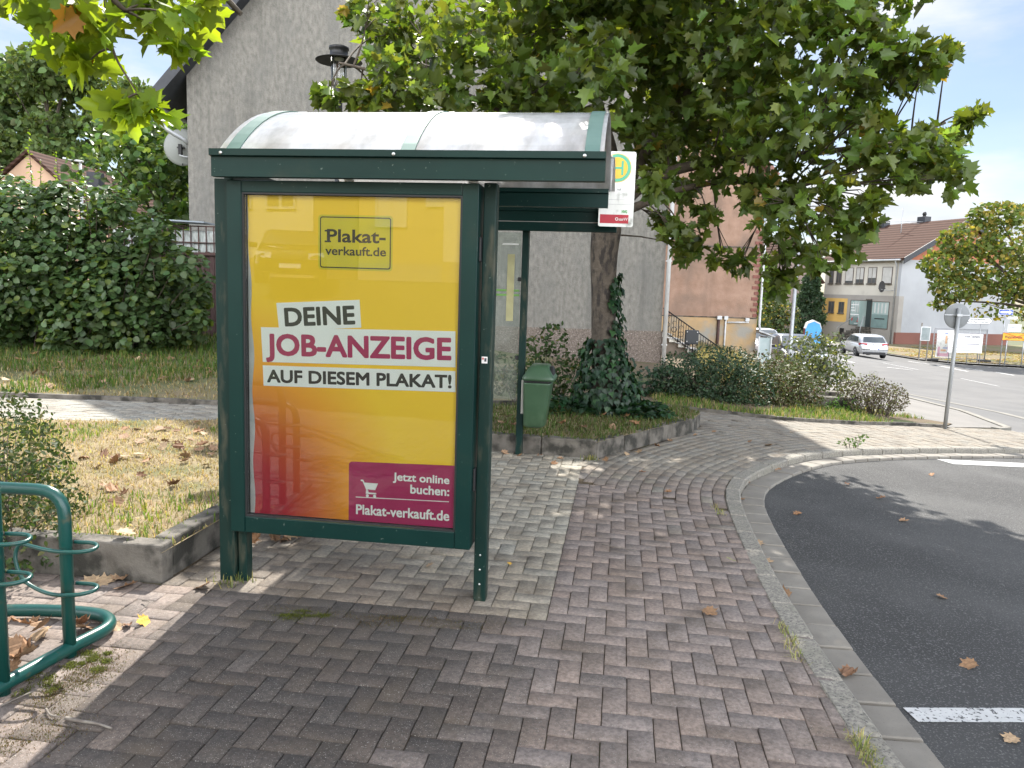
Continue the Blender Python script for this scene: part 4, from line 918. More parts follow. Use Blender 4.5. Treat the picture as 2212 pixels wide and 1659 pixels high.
def shrub(name, label, cat, clusters, per, size, shape, colr, m, up=0.5, alt=None, altp=0, base=None, stems=14, group=None, shell=0.55, zs=1.0, stem_h=0.5, stem_r=0.012):
    P_, Rr, Sz, Co = [], [], [], []
    cx = sum(c[0] for c in clusters) / len(clusters); cy = sum(c[1] for c in clusters) / len(clusters)
    b = base or (cx, cy); zb_ = T(*b) + 0.02
    o = empty(name, (b[0], b[1], zb_), 0, label, cat, group)
    st = MB()
    for (x, y, z, r) in clusters:
        n = int(per * r * r); 
        if n < 4: n = 4
        p = ell(n, (x, y, z), (r, r, r * zs), shell); p[:, 2] = np.maximum(p[:, 2], np.array([T(q[0], q[1]) + 0.03 for q in p]) + rng.uniform(0, 0.06, n))
        ow_ = (p - np.array([x, y, z])) / r; P_.append(p); Rr.append(frames(n, up * .6, ow_ * 0.45 + np.array([0, -0.15, 0.12]))); Sz.append(rng.uniform(size * 0.65, size * 1.25, n)); Co.append(vary(colr, n, 0.28, alt, altp))
        for k in range(max(1, stems // len(clusters) + 1)):
            s0 = Vector((b[0] * 0.5 + x * 0.5 + rnd.uniform(-.2, .2) * r, b[1] * 0.5 + y * 0.5 + rnd.uniform(-.2, .2) * r, T(x, y))); e = Vector((x, y, z)) + Vector((rnd.uniform(-.8, .8), rnd.uniform(-.8, .8), rnd.uniform(0, .8))) * r
            st.tube(arc(s0, (s0 + e) / 2 + Vector((0, 0, .1)), e, 4), [stem_r, stem_r * .8, stem_r * .6, stem_r * .4, stem_r * .2], 4, cap=False)
    st.build('stems', M_twig, o, True)
    leaf_mesh('foliage', np.concatenate(P_), np.concatenate(Rr), np.concatenate(Sz), shape, np.concatenate(Co), m, o, fold=0.2, droop=0.2)
    return o

# ---- big round-leaved bush left
bush = shrub('lilac_bush', 'large round leaved green bush in front of the fence, left of the shelter', 'bush', BUSH + [(-12.0, 14.8, 1.6, 1.6), (-9.0, 15.6, 1.4, 1.3), (-7.4, 15.4, 1.2, 1.0)], 1450, 0.128, ROUND, (0.068, 0.115, 0.04), M_leaf_d, 0.82, (0.11, 0.15, 0.025), 0.12, (-8.6, 14.9), 24, zs=0.9, stem_r=0.02)
for (x, z0, z1) in ((-8.95, 3.1, 4.25), (-8.75, 2.9, 3.7), (-8.2, 2.9, 3.55), (-7.75, 2.8, 3.45), (-7.2, 2.7, 3.2), (-9.5, 3.0, 3.6), (-6.7, 2.4, 2.95), (-8.5, 3.0, 3.9)):
    y = 14.4 + rnd.uniform(-.3, .3); lean = rnd.uniform(-.15, .15)
    so = MB().tube([(x - lean, y, z0 - 0.9), (x, y, z0), (x + lean * .5, y, z1)], [0.012, 0.009, 0.003], 5, cap=False).build('shoot', M_twig, bush, True)
    n = int((z1 - z0 + .4) / 0.035); t = np.arange(n) / n
    P_ = np.stack([x + lean * .5 * t, np.full(n, y), z0 - .4 + (z1 - z0 + .4) * t], 1)
    leaf_mesh('shoot_leaves', P_, frames(n, 0.55), 0.13 * (1 - 0.5 * t), OVAL, vary((0.12, 0.19, 0.03), n, 0.25), M_leaf, so, fold=0.2)

# ---- cotoneaster at the bike stand
cl = [(-2.55, 4.05, 0.22, 0.30), (-2.75, 4.35, 0.32, 0.36), (-2.5, 3.8, 0.15, 0.22), (-3.0, 4.15, 0.30, 0.4), (-2.95, 4.7, 0.4, 0.38), (-3.3, 5.1, 0.45, 0.42), (-3.5, 4.5, 0.4, 0.45), (-2.78, 3.85, 0.25, 0.3), (-3.7, 5.6, 0.45, 0.4), (-2.38, 4.12, 0.12, 0.16), (-3.3, 3.9, 0.3, 0.4), (-2.62, 4.62, 0.22, 0.2)]
shrub('cotoneaster', 'low small leaved cotoneaster bush behind the green bike stand', 'bush', [(x - 0.17, y, z, r) for x, y, z, r in cl if x < -2.52], 6000, 0.036, OVAL, (0.036, 0.058, 0.018), M_leaf_m, 0.35, (0.10, 0.10, 0.04), 0.12, (-2.9, 4.3), 40, shell=0.6, stem_r=0.005)
# ---- ivy on the trunk
P_, Rr, Sz, Co = [], [], [], []
n = 2100
h_ = rng.random(n) ** 1.5 * 1.75; a = rng.uniform(0, 6.283, n)
rr = np.where(h_ < 1.0, 0.44 - 0.26 * h_, 0.18) * (1 + 0.12 * rng.normal(size=n)); ax_ = 1.19 - 0.07 * h_; ay_ = 9.52 - 0.1 * h_
keep = (h_ < 0.95) | ((np.cos(a - 0.2) > 0.1) & (rng.random(n) < 0.55))
p = np.stack([ax_ + rr * np.cos(a), ay_ + rr * np.sin(a), 0.14 + h_], 1)[keep]; a = a[keep]; n = len(p)
nrm = np.stack([np.cos(a), np.sin(a), np.full(n, 0.55)], 1)
ivy = empty('ivy', (1.2, 9.5, 0.16), 0, 'dark green ivy climbing the foot of the plane tree trunk', 'ivy')
Fm = frames(n, 0.0, nrm * 3.0); Fm[:, :, 1] = Fm[:, :, 1] * 0.3 + np.array([0, 0, -1.0]); Fm[:, :, 1] -= Fm[:, :, 2] * (Fm[:, :, 1] * Fm[:, :, 2]).sum(1, keepdims=True); Fm[:, :, 1] /= np.linalg.norm(Fm[:, :, 1], axis=1, keepdims=True); Fm[:, :, 0] = np.cross(Fm[:, :, 1], Fm[:, :, 2])
g2 = ell(520, (1.55, 9.25, 0.2), (0.42, 0.42, 0.14), 0.2); g3 = ell(420, (0.6, 9.3, 0.2), (0.5, 0.45, 0.16), 0.2); gg = np.concatenate([g2, g3])
leaf_mesh('foliage', np.concatenate([p, gg]), np.concatenate([Fm, frames(len(gg), 0.6)]), rng.uniform(0.05, 0.105, n + len(gg)), IVY, vary((0.014, 0.042, 0.016), n + len(gg), 0.35, (0.03, 0.075, 0.025), 0.2), M_leaf_d, ivy)
shrub('ivy', 'dark ivy clump at the foot of the grey house corner', 'ivy', [(2.15, 12.4, 0.16, 0.3), (2.5, 12.5, 0.2, 0.3), (2.0, 12.2, 0.06, 0.22), (2.7, 12.9, 0.2, 0.25)], 1500, 0.075, IVY, (0.016, 0.045, 0.018), M_leaf_d, 0.5, None, 0, None, 6)
# ---- bushes behind the bin
shrub('fern_shrub', 'feathery green shrub between the litter bin and the tree trunk', 'shrub', [(0.45, 10.2, 0.55, 0.36), (0.75, 10.0, 0.4, 0.3), (0.3, 10.3, 0.8, 0.26), (0.55, 10.3, 1.0, 0.22), (0.15, 10.0, 0.45, 0.3), (0.85, 10.3, 0.75, 0.2), (-0.15, 10.2, 0.5, 0.3)], 2200, 0.075, OVAL, (0.04, 0.07, 0.022), M_leaf_m, 0.35, (0.1, 0.1, 0.03), 0.1, (0.4, 10.2), 30, shell=0.3, stem_r=0.005)
# ---- dark low hedge, heather, rose
hd = [(2.55, 12.35, 0.18, 0.36), (2.95, 12.2, 0.24, 0.42), (3.35, 12.1, 0.26, 0.46), (3.3, 12.7, 0.34, 0.5), (3.8, 12.15, 0.2, 0.42), (2.8, 12.8, 0.3, 0.42), (3.7, 12.8, 0.34, 0.48)]
shrub('juniper_hedge', 'dark green low juniper like hedge beside the brick path', 'hedge', hd, 5200, 0.055, OVAL, (0.026, 0.052, 0.022), M_leaf_h, 0.45, (0.045, 0.07, 0.025), 0.12, (3.2, 12.4), 30, shell=0.55, stem_r=0.006)
hd2 = [(4.15, 12.4, 0.2, 0.4), (4.5, 12.5, 0.2, 0.42), (4.85, 12.65, 0.12, 0.36), (4.2, 12.95, 0.34, 0.42), (4.65, 13.1, 0.26, 0.4), (5.0, 12.9, 0.05, 0.3)]
shrub('spirea_bush', 'yellow green spirea bush at the right end of the dark hedge', 'bush', hd2, 4600, 0.055, OVAL, (0.075, 0.088, 0.03), M_leaf_h, 0.4, (0.10, 0.06, 0.03), 0.15, (4.5, 12.7), 30, shell=0.5, stem_r=0.006)
hh = [(5.85, 12.75, 0.05, 0.30), (6.1, 12.6, 0.08, 0.3), (6.35, 12.75, 0.02, 0.28), (6.05, 12.95, 0.12, 0.3), (6.5, 12.85, -0.02, 0.2), (5.7, 12.95, 0.1, 0.22)]
shrub('heather_bush', 'round brownish heather bush beside the leaning round sign', 'bush', hh, 5200, 0.042, OVAL, (0.085, 0.07, 0.04), M_leaf_h, 0.3, (0.12, 0.14, 0.025), 0.16, (6.1, 12.75), 60, shell=0.6, stem_r=0.006)
rs = [(5.6, 15.2, 0.45, 0.42), (6.0, 15.3, 0.5, 0.45), (6.3, 15.1, 0.3, 0.36), (5.95, 15.2, 0.72, 0.22), (6.3, 15.2, 0.78, 0.22), (6.55, 15.3, 0.0, 0.3), (6.1, 15.0, 0.0, 0.4), (5.5, 15.0, 0.1, 0.35), (6.0, 15.6, 0.2, 0.4)]
rose = shrub('rose_bush', 'tall loose pale green rose bush in front of the street', 'bush', [(x, y, z, r * 1.12) for x, y, z, r in rs], 1500, 0.085, OVAL, (0.085, 0.105, 0.05), M_leaf_d, 0.4, (0.2, 0.2, 0.03), 0.1, (6.0, 15.2), 40, shell=0.35, stem_r=0.006)
shrub('weed', 'thin grey green weed at the edge of the street beside rose bush', 'plant', [(6.95, 15.2, -0.2, 0.22), (7.1, 15.3, 0.0, 0.2), (7.2, 15.3, 0.12, 0.15), (6.9, 15.4, 0.0, 0.15)], 1100, 0.05, NEEDLE, (0.12, 0.14, 0.07), M_leaf_m, 0.2, None, 0, (7.0, 15.3), 16, shell=0.2, stem_r=0.004)
shrub('ground_plant', 'bright green leafy plant in front of the concrete wall block', 'plant', [(5.55, 12.9, -0.13, 0.17), (5.72, 12.85, -0.15, 0.15), (5.4, 12.8, -0.16, 0.13)], 5500, 0.04, OVAL, (0.075, 0.17, 0.03), M_leaf_m, 0.5, None, 0, None, 6, stem_r=0.003)
shrub('weed', 'small green weed in the kerb joint at the edge of the bus bay', 'plant', [(4.0, 8.93, -0.05, 0.07), (4.1, 8.97, -0.05, 0.06), (3.9, 8.9, -0.06, 0.05), (4.16, 8.98, 0.04, 0.06)], 5500, 0.04, OVAL, (0.07, 0.13, 0.03), M_leaf_m, 0.4, None, 0, None, 5, stem_r=0.003)

# ---- grass
def grass(name, pts, hmin, hmax, colr, alt, altp, m, w=0.006, lean=0.5, kind='stuff'):
    pts = np.asarray(pts); n = len(pts); h = rng.uniform(hmin, hmax, n)[:, None]; a = rng.uniform(0, 6.283, n)
    d = np.stack([np.cos(a), np.sin(a), np.zeros(n)], 1); s = np.stack([-np.sin(a), np.cos(a), np.zeros(n)], 1) * w * (0.6 + 0.8 * rng.random((n, 1)))
    ln = rng.uniform(0.1, lean, (n, 1)) * h
    v = np.stack([pts - s, pts + s, pts + d * ln * 0.35 + np.array([0, 0, 0.6]) * h + s * .7, pts + d * ln * 0.35 + np.array([0, 0, 0.6]) * h - s * .7, pts + d * ln + np.array([0, 0, 1.0]) * h * (1 - 0.3 * ln / h)], 1)
    idx = (np.array([0, 1, 2, 3])[None] + 5 * np.arange(n)[:, None]); idx2 = (np.array([3, 2, 4])[None] + 5 * np.arange(n)[:, None])
    fi = np.concatenate([idx, idx2], 1).ravel(); tot = np.tile([4, 3], n)
    o = mesh_np(name, v.reshape(-1, 3), fi, tot, m, np.repeat(vary(colr, n, 0.3, alt, altp), 5, 0)); o['kind'] = kind; return o
def nse(x, y, s, o=0): return 0.5 + 0.25 * (math.sin(x * s + o + 1.3 * math.sin(y * s * .7 + o)) + math.sin(y * s * 1.1 + 2.1 * o + 1.1 * math.sin(x * s * 0.9)))
def scat(n, poly, z, test=None, bounds=None):
    xs = [p[0] for p in poly]; ys = [p[1] for p in poly]; x0, x1, y0, y1 = bounds or (min(xs), max(xs), min(ys), max(ys)); out = []
    tries = 0
    while len(out) < n and tries < n * 12:
        tries += 1; x, y = rnd.uniform(x0, x1), rnd.uniform(y0, y1)
        if inside(x, y, poly) and (test is None or test(x, y)): out.append((x, y, T(x, y) + z))
    return out
inb = lambda x, y: True
lawnx = (-6.0, -1.4, 4.1, 8.6)
grass('dry_grass', scat(26000, BED, 0.165, None, lawnx), 0.012, 0.045, (0.40, 0.32, 0.185), (0.25, 0.19, 0.10), 0.35, M_blade, 0.0035, 1.6)
grass('green_grass', scat(3400, BED, 0.165, lambda x, y: nse(x, y, 2.6) > 0.66 or (y < 5.0 and x > -2.6 and rnd.random() < .5), lawnx), 0.025, 0.08, (0.12, 0.19, 0.03), (0.25, 0.26, 0.06), 0.3, M_blade, 0.004, 0.8)
grass('planter_grass', scat(9000, BED, 0.165, None, (-1.3, 2.4, 7.5, 10.3)), 0.02, 0.09, (0.12, 0.115, 0.05), (0.08, 0.13, 0.03), 0.45, M_blade, 0.005, 1.2)
LAWN = [(-3.84, 10.05), (-4.9, 10.12), (-12, 10.2), (-12, 17.2), (-3, 17.2), (-1, 10.75)]
grass('lawn_grass', scat(17000, LAWN, 0.02, lambda x, y: y > 12.6 - 0.8 * nse(x, y, 1.2) or nse(x, y, 1.9, 1) > 0.58), 0.05, 0.17, (0.075, 0.13, 0.026), (0.2, 0.18, 0.06), 0.2, M_blade, 0.008, 0.8)
grass('lawn_straw', scat(9000, LAWN, 0.02, lambda x, y: y < 13.2), 0.02, 0.08, (0.34, 0.27, 0.15), (0.2, 0.16, 0.07), 0.3, M_blade, 0.006, 1.6)
grass('verge_grass', scat(5200, PLANT[:9] + [(2.2, 12.2)], 0.02, lambda x, y: nse(x, y, 2.3, 2) > 0.42), 0.03, 0.12, (0.10, 0.17, 0.03), (0.26, 0.22, 0.1), 0.35, M_blade, 0.006, 0.9)
grass('tall_dry_grass', scat(7000, [(3.5, 14.4), (5.3, 14.3), (6.0, 20), (8.4, 30), (7.2, 30)], 0.02), 0.2, 0.55, (0.27, 0.22, 0.125), (0.16, 0.17, 0.05), 0.2, M_blade, 0.012, 0.5)
grass('kerb_grass', [(p.x + rnd.uniform(-.035, .03), p.y + rnd.uniform(-.12, .12), 0.0) for p in (Vector((1.335, 2.63, 0)), Vector((1.36, 3.42, 0)), Vector((1.33, 2.6, 0)), Vector((1.62, 5.75, 0)), Vector((1.40, 3.62, 0)), Vector((1.35, 2.66, 0))) for _ in range(60)], 0.01, 0.05, (0.34, 0.32, 0.14), (0.16, 0.2, 0.05), 0.3, M_blade, 0.0022, 1.6)
grass('post_grass', [(-1.5 + rnd.gauss(0, .05), 4.08 + rnd.gauss(0, .05), -0.005) for _ in range(90)] + [(0.80 + rnd.gauss(0, .035), 7.42 + rnd.gauss(0, .03), -0.005) for _ in range(60)], 0.015, 0.07, (0.13, 0.15, 0.045), (0.3, 0.26, 0.1), 0.3, M_blade, 0.003, 1.1)
# moss in the joints
def moss_pts(c, r, n):
    out = []; blobs = [(rnd.gauss(0, .45), rnd.gauss(0, .45), rnd.uniform(.12, .4)) for _ in range(9)]
    for _ in range(n):
        bx_, by_, br = rnd.choice(blobs); a, q = rnd.gauss(bx_, br * .6), rnd.gauss(by_, br * .6); x, y = c[0] + r[0] * a, c[1] + r[1] * q
        out.append((x, y, T(x, y) - 0.003 + 0.004 * rnd.random()))
    return out
grass('moss', moss_pts((-1.03, 3.64), (0.19, 0.06), 2400) + moss_pts((-1.77, 3.13), (0.10, 0.10), 3000) + moss_pts((-1.85, 2.95), (0.09, 0.14), 1200), 0.003, 0.012, (0.075, 0.085, 0.016), (0.14, 0.16, 0.025), 0.25, M_blade, 0.0016, 1.2)
grass('joint_moss', moss_pts((-1.75, 2.85), (0.28, 0.5), 5200) + moss_pts((-0.9, 3.66), (0.75, 0.12), 2600), 0.003, 0.008, (0.075, 0.07, 0.02), (0.1, 0.06, 0.025), 0.4, M_blade, 0.0016, 1.2)

# ---- background trees left
def far_tree(label, x, y, h, w, n, size, colr, trunk_r=0.25, z0f=0.25, alt=None, altp=0.0, group=None, name='tree', seed=1, lean=0.0, m=None, top=1.0):
    r_ = random.Random(seed); zb_ = T(x, y); o = empty(name, (x, y, zb_), 0, label, 'tree', group)
    mb = MB(); mb.tube([(x, y, zb_ - .3), (x + lean * .4, y, zb_ + h * 0.4), (x + lean, y, zb_ + h * 0.85)], [trunk_r, trunk_r * 0.7, trunk_r * 0.2], 8)
    cl = []
    for k in range(26):
        t = z0f + (0.96 - z0f) * r_.random(); prof = math.sin(math.pi * min(1, max(0.05, (t - z0f + 0.1) / (1.12 - z0f)))) ** 0.6
        a = r_.uniform(0, 6.283); q = math.sqrt(r_.random()) * w * 0.5 * prof
        c = (x + lean * t + q * math.cos(a), y + q * math.sin(a), zb_ + h * t); cl.append((*c, w * r_.uniform(0.15, 0.26)))
        s = (x + lean * t * .7, y, zb_ + h * t * 0.65); mb.tube([s, ((s[0] + c[0]) / 2, (s[1] + c[1]) / 2, (s[2] + c[2]) / 2 + .2), c], [trunk_r * .32, trunk_r * .2, 0.02], 5, cap=False)
    mb.build('trunk', M_twig, o, True)
    P_ = []; tot = sum(c[3] ** 2 for c in cl)
    for c in cl: P_.append(ell(int(n * c[3] ** 2 / tot) + 3, c[:3], (c[3], c[3], c[3] * 0.8), 0.45))
    P_ = np.concatenate(P_); k = len(P_)
    leaf_mesh('crown', P_, frames(k, 0.4), rng.uniform(size * .6, size * 1.3, k), OVAL if size < .2 else ROUND, vary(colr, k, 0.3, alt, altp), m or M_leaf_m, o)
    return o
gB = 'tall trees behind the far houses'
for i, (x, y, h_, w_, c_) in enumerate([(-41, 62, 17.2, 10, (0.085, 0.13, 0.05)), (-34.5, 58, 16.2, 9.5, (0.095, 0.135, 0.045)), (-29.5, 60, 15.0, 9, (0.085, 0.125, 0.04)), (-25.5, 58, 12.0, 8, (0.055, 0.085, 0.03)), (-47, 60, 15, 10, (0.06, 0.09, 0.035)), (-22, 62, 12.5, 9, (0.05, 0.08, 0.03))]):
    far_tree(['tall dark green tree behind the peach gable, second from left', 'tallest round topped green tree between gable and grey house', 'light green rounded tree top right of the tallest tree', 'dark green tree behind the satellite dish', 'leftmost tall tree at the picture edge', 'dark tree mostly hidden behind the grey house'][i], x, y, h_, w_, 11000, 0.45, c_, 0.3, 0.22, None, 0, gB, 'deciduous_tree', 10 + i)
far_tree('bright green young tree at the left picture edge above the gable', -30.5, 42, 9.0, 4.2, 2600, 0.24, (0.13, 0.17, 0.04), 0.12, 0.3, seed=31, name='deciduous_tree')
far_tree('glossy green cherry tree beneath the satellite dish beside the grey house', -10.7, 23.5, 5.6, 5.2, 4200, 0.2, (0.06, 0.11, 0.03), 0.12, 0.25, seed=5, name='cherry_tree', m=M_leaf_d, alt=(0.13, 0.18, 0.04), altp=0.2)
far_tree('small dark conifer hedge tree at the left edge behind the bush', -26.5, 38, 5.6, 3.0, 2200, 0.2, (0.02, 0.04, 0.022), 0.12, 0.08, seed=6, name='conifer')
# ---- maple on the right
mp = far_tree('yellowing maple tree beside the white gable wall at right', 34.6, 50.5, 9.6, 10.0, 5000, 0.25, (0.10, 0.135, 0.032), 0.2, 0.3, (0.24, 0.2, 0.045), 0.22, None, 'maple_tree', 21)
P_ = np.concatenate([ell(n_, c, r_, 0.4) for c, r_, n_ in (((27.6, 50, 4.0), (1.7, 1.5, 1.1), 560), ((28.8, 50, 5.6), (1.9, 1.5, 1.2), 640), ((28.3, 49.5, 2.6), (2.0, 1.4, .9), 560), ((30.5, 50, 7.2), (1.8, 1.5, .9), 560), ((27.4, 49.5, 1.5), (.8, .7, .4), 150), ((31, 49, 3.6), (2.4, 1.5, 1.8), 640))]); k = len(P_)
leaf_mesh('crown', P_, frames(k, 0.4), rng.uniform(.18, .36, k), ROUND, vary((0.10, 0.135, 0.032), k, 0.3, (0.24, 0.2, 0.045), 0.22), M_leaf_m, mp)
mb = MB()
for e in ((27.2, 50, 4.0), (28.5, 50, 5.8), (28, 49.5, 2.6), (30.4, 50, 7.4), (26.8, 50, 1.6), (29.5, 49.3, 4.6), (29.8, 49.6, 3.3)): mb.tube(arc((34.4, 50.4, 1.3), ((34.0 + e[0]) / 2, 50, 1.9 + (e[2] - 1.5) * .5), e, 6), [0.12 - .016 * i for i in range(7)], 6, cap=False)
mb.build('limbs', M_twig, mp, True)
# ---- dark wood at the end of the side street
cl = [(18 + rnd.uniform(-5, 9), 88 + rnd.uniform(-4, 6), rnd.uniform(-1, 9), rnd.uniform(1.8, 3)) for _ in range(46)]
P_ = np.concatenate([ell(220, c[:3], (c[3],) * 3, 0.4) for c in cl]); k = len(P_)
w_ = leaf_mesh('far_wood', P_, frames(k, 0.4), rng.uniform(.4, .8, k), ROUND, vary((0.03, 0.052, 0.022), k, 0.3), M_leaf_m, None); w_['kind'] = 'stuff'

# ================================================================ BUILDINGS
M_render = pmat('grey_roughcast', (0.24, 0.226, 0.2), (0.132, 0.126, 0.112), 12, 0.95, streak=((0.10, 0.095, 0.085), 2.2, 0.56, 0.8), stretch=(1.0, 1.0, 0.5), lo=0.3, hi=0.7, bump=0.9, bscale=28, bdist=0.03, stain=((0.15, 0.146, 0.134), 1.6, 0.48, 0.75))
M_pebble = pmat('pebble_plinth', (0.11, 0.085, 0.07), (0.2, 0.165, 0.14), 26, 0.9, bump=1.0, bscale=40, bdist=0.03, speck=((0.34, 0.3, 0.26), 38, 0.6))
M_slate = pmat('dark_slate', (0.022, 0.024, 0.03), (0.035, 0.037, 0.044), 5, 0.6, bump=0.4, bscale=9)
M_zinc = pmat('zinc', (0.42, 0.43, 0.44), (0.34, 0.35, 0.36), 6, 0.45, 0.4)
M_whitemetal = pmat('painted_pipe', (0.62, 0.63, 0.62), (0.5, 0.5, 0.5), 5, 0.5)
gh = empty('grey_house', (-2.1, 18.6, 0.0), 0, 'tall grey roughcast gable house behind the bus shelter and plane tree', 'house')
AP = (-1.9, 13.0); EL, ER = (-7.8, 6.3), (3.56, 10.7)  # hidden right eave shaped for its shadow edge on the pavement
MB().prism([(EL[0], 18.6, -0.6), (ER[0], 18.6, -0.6), (ER[0], 18.6, ER[1]), (AP[0], 18.6, AP[1]), (EL[0], 18.6, EL[1])], (0, 14, 0)).build('wall', M_render, gh, True)
MB().bb(EL[0] + .02, ER[0] + 0.012, 18.57, 18.72, -0.62, 0.72).bb(ER[0] - .1, ER[0] + 0.03, 18.575, 32.5, -0.62, 0.72).build('plinth', M_pebble, gh, True)
def slope(a, b, y0, y1, th, over):
    a, b = Vector((a[0], 0, a[1])), Vector((b[0], 0, b[1])); d = (b - a).normalized(); n = Vector((-d.z, 0, d.x)); n = n if n.z > 0 else -n
    a = a - d * over
    return [(p.x, y0, p.z) for p in (a, b, b + n * th, a + n * th)]
rf = MB()
rf.prism(slope(EL, AP, 18.22, 33, 0.22, 0.95), (0, 14.6, 0)).prism(slope(ER, AP, 18.22, 33, 0.22, 0.2), (0, 14.6, 0))
rf.build('roof', M_slate, gh, True)
mb = MB(); gx, gz = EL[0] - 0.78, EL[1] - 0.66
mb.tube([(gx, 18.15, gz), (gx, 32.6, gz)], 0.075, 10); go = mb.build('gutter', M_zinc, gh, True)
MB().tube(catmull([(gx + .02, 18.45, gz - .02), (gx + 0.08, 18.45, gz - 0.3), (gx + 0.4, 18.47, gz - 0.62), (-7.86, 18.75, gz - 0.85), (-7.87, 18.95, gz - 1.2), (-7.87, 18.95, 0.2)], 4), 0.05, 10).build('downpipe', M_zinc, gh, True)
MB().tube([(3.64, 18.52, -0.35), (3.64, 18.52, 10.6)], 0.05, 10).box((3.64, 18.54, 0.4), (0.13, 0.09, 0.03)).box((3.64, 18.54, 2.4), (0.13, 0.09, 0.03)).box((3.64, 18.54, 4.4), (0.13, 0.09, 0.03)).build('downpipe', M_whitemetal, gh, True)
# satellite dish on its wall arm
def dish(name, c, r, ang, label, m, arm_to, arm_m):
    o = empty(name, c, ang, label, 'satellite dish')
    prof = [(r * t, 0.22 * r * t * t) for t in [i / 8 for i in range(9)]]; pr2 = prof + [(r * 1.0, 0.22 * r + .015)] + [(q, z + 0.012) for q, z in reversed(prof)]
    MB().lathe(pr2, (0, 0, 0), 32, 'Y').build('reflector', m, o)
    mb = MB(); mb.box((0, -0.05, -0.03), (0.16, 0.09, 0.03)).box((0, -0.1, -0.08), (0.07, 0.12, 0.24)); mb.build('mount', M_black, o)
    inv = root_inv(o); P = [(0, -0.13, -0.05), (0, -0.13, -0.22)] + [tuple(inv @ Vector(p)) for p in arm_to]
    MB().tube(P, 0.024, 8).build('arm', arm_m, o)
    MB().tube([(0, 0.05, -r * .95), (0, r * .75, -r * .35)], 0.014, 8).box((0, r * .78, -r * .3), (0.07, 0.12, 0.07), 0.01).build('receiver', M_black, o)
    return o
dish('satellite_dish', (-8.12, 19.0, 4.75), 0.435, R(8), 'large pale grey satellite dish on the left edge of the grey house', pmat('dish_grey', (0.24, 0.25, 0.235), (0.21, 0.22, 0.205), 3, 0.5), [(-8.0, 18.87, 4.5), (-7.75, 18.95, 4.5)], M_zinc)
# stacked water tank and fence between bush and house
bf = empty('fence', (-7.3, 17.3, T(-7.3, 17.3)), 0, 'dark red brown upright board fence beside the grey house', 'fence')
M_board = pmat('dark_boards', (0.05, 0.026, 0.024), (0.09, 0.055, 0.05), 12, 0.9, stretch=(6, 6, 0.5), bump=0.5, bscale=30)
mb = MB(); x = -9.4
while x < -5.0: mb.bb(x, x + 0.095, 17.2 + rnd.uniform(-.012, .012), 17.23, 0.1, 2.2 + rnd.uniform(-.04, .04)); x += 0.105
mb.bb(-9.4, -5.0, 17.235, 17.28, 0.6, 0.68).bb(-9.4, -5.0, 17.235, 17.28, 1.9, 1.98); mb.build('board_panel', M_board, bf, True)
MB().bb(-9.4, -5, 17.14, 17.19, 2.14, 2.2).build('rail', pmat('rusty_iron', (0.09, 0.045, 0.035), (0.05, 0.03, 0.03), 9, 0.8), bf, True)
M_rust = bpy.data.materials['rusty_iron']
for gx0, lab in ((-7.78, 'white water tank in a rusty cage above the fence, right one'), (-9.1, 'white water tank in a rusty cage above the fence, mostly behind the bush')):
    tn = empty('water_tank', (gx0 + .6, 17.9, 1.6), 0, lab, 'water tank', 'caged water tanks')
    MB().box((gx0 + .6, 17.9, 2.2), (1.12, 0.95, 0.98), 0.09, seg=3).build('tank', pmat('tank_plastic', (0.5, 0.52, 0.5), (0.3, 0.33, 0.31), 6, 0.5, stretch=(4, 1, 1), stain=((0.16, 0.17, 0.15), 5, 0.5, 0.7)), tn, True)
    mb = MB()
    for k in range(8): mb.cyl((gx0 + k * .171, 17.4, 1.6), (gx0 + k * .171, 17.4, 2.78), 0.014, 6)
    for z in (1.7, 2.05, 2.42, 2.78): mb.cyl((gx0, 17.39, z), (gx0 + 1.2, 17.39, z), 0.015, 6).cyl((gx0, 17.4, z), (gx0, 18.4, z), 0.014, 6).cyl((gx0 + 1.2, 17.4, z), (gx0 + 1.2, 18.4, z), 0.014, 6)
    mb.build('cage', M_rust, tn, True); MB().bb(gx0, gx0 + 1.2, 17.4, 18.4, 1.5, 1.62).build('pallet', M_board, tn, True)
ts = MB().box((-7.75, 17.5, 2.88), (1.75, 0.7, 0.03), 0.0, Matrix.Rotation(R(1.5), 3, 'Y')).build('cover_sheet', pmat('tin_sheet', (0.3, 0.34, 0.38), None, 5, 0.5, 0.3), None, loc=(-7.75, 17.5, 2.88))
tag(ts, 'flat grey blue tin sheet lying on the caged water tanks', 'sheet')

# peach coloured house to the right
M_peach = pmat('peach_render', (0.38, 0.245, 0.178), (0.29, 0.18, 0.125), 2.2, 0.95, streak=((0.2, 0.135, 0.1), 0.9, 0.55, 0.8), bump=0.5, bscale=18, bdist=0.03, stain=((0.21, 0.15, 0.115), 0.7, 0.45, 0.68))
M_ochre = pmat('ochre_render', (0.46, 0.31, 0.16), (0.34, 0.25, 0.15), 1.5, 0.95, stain=((0.3, 0.28, 0.24), 1.0, 0.5, 0.65), bump=0.4, bscale=15, bdist=0.03)
M_tile = pmat('brown_tiles', (0.20, 0.10, 0.075), (0.26, 0.14, 0.105), 14, 0.8, stretch=(1, 1, 1), bump=0.4, bscale=12)
ph = empty('peach_house', (6, 31, T(6, 31)), 0, 'weathered peach coloured house with ochre base behind the stairs', 'house')
MB().prism([(1.2, 31, -1.2), (9.72, 31, -1.2), (9.66, 31, 6.6), (5.4, 31, 10.8), (1.2, 31, 6.6)], (0, 10, 0)).build('wall', M_peach, ph, True)
MB().bb(1.25, 9.74, 30.965, 31.2, -1.25, 0.72).build('base_band', M_ochre, ph, True)
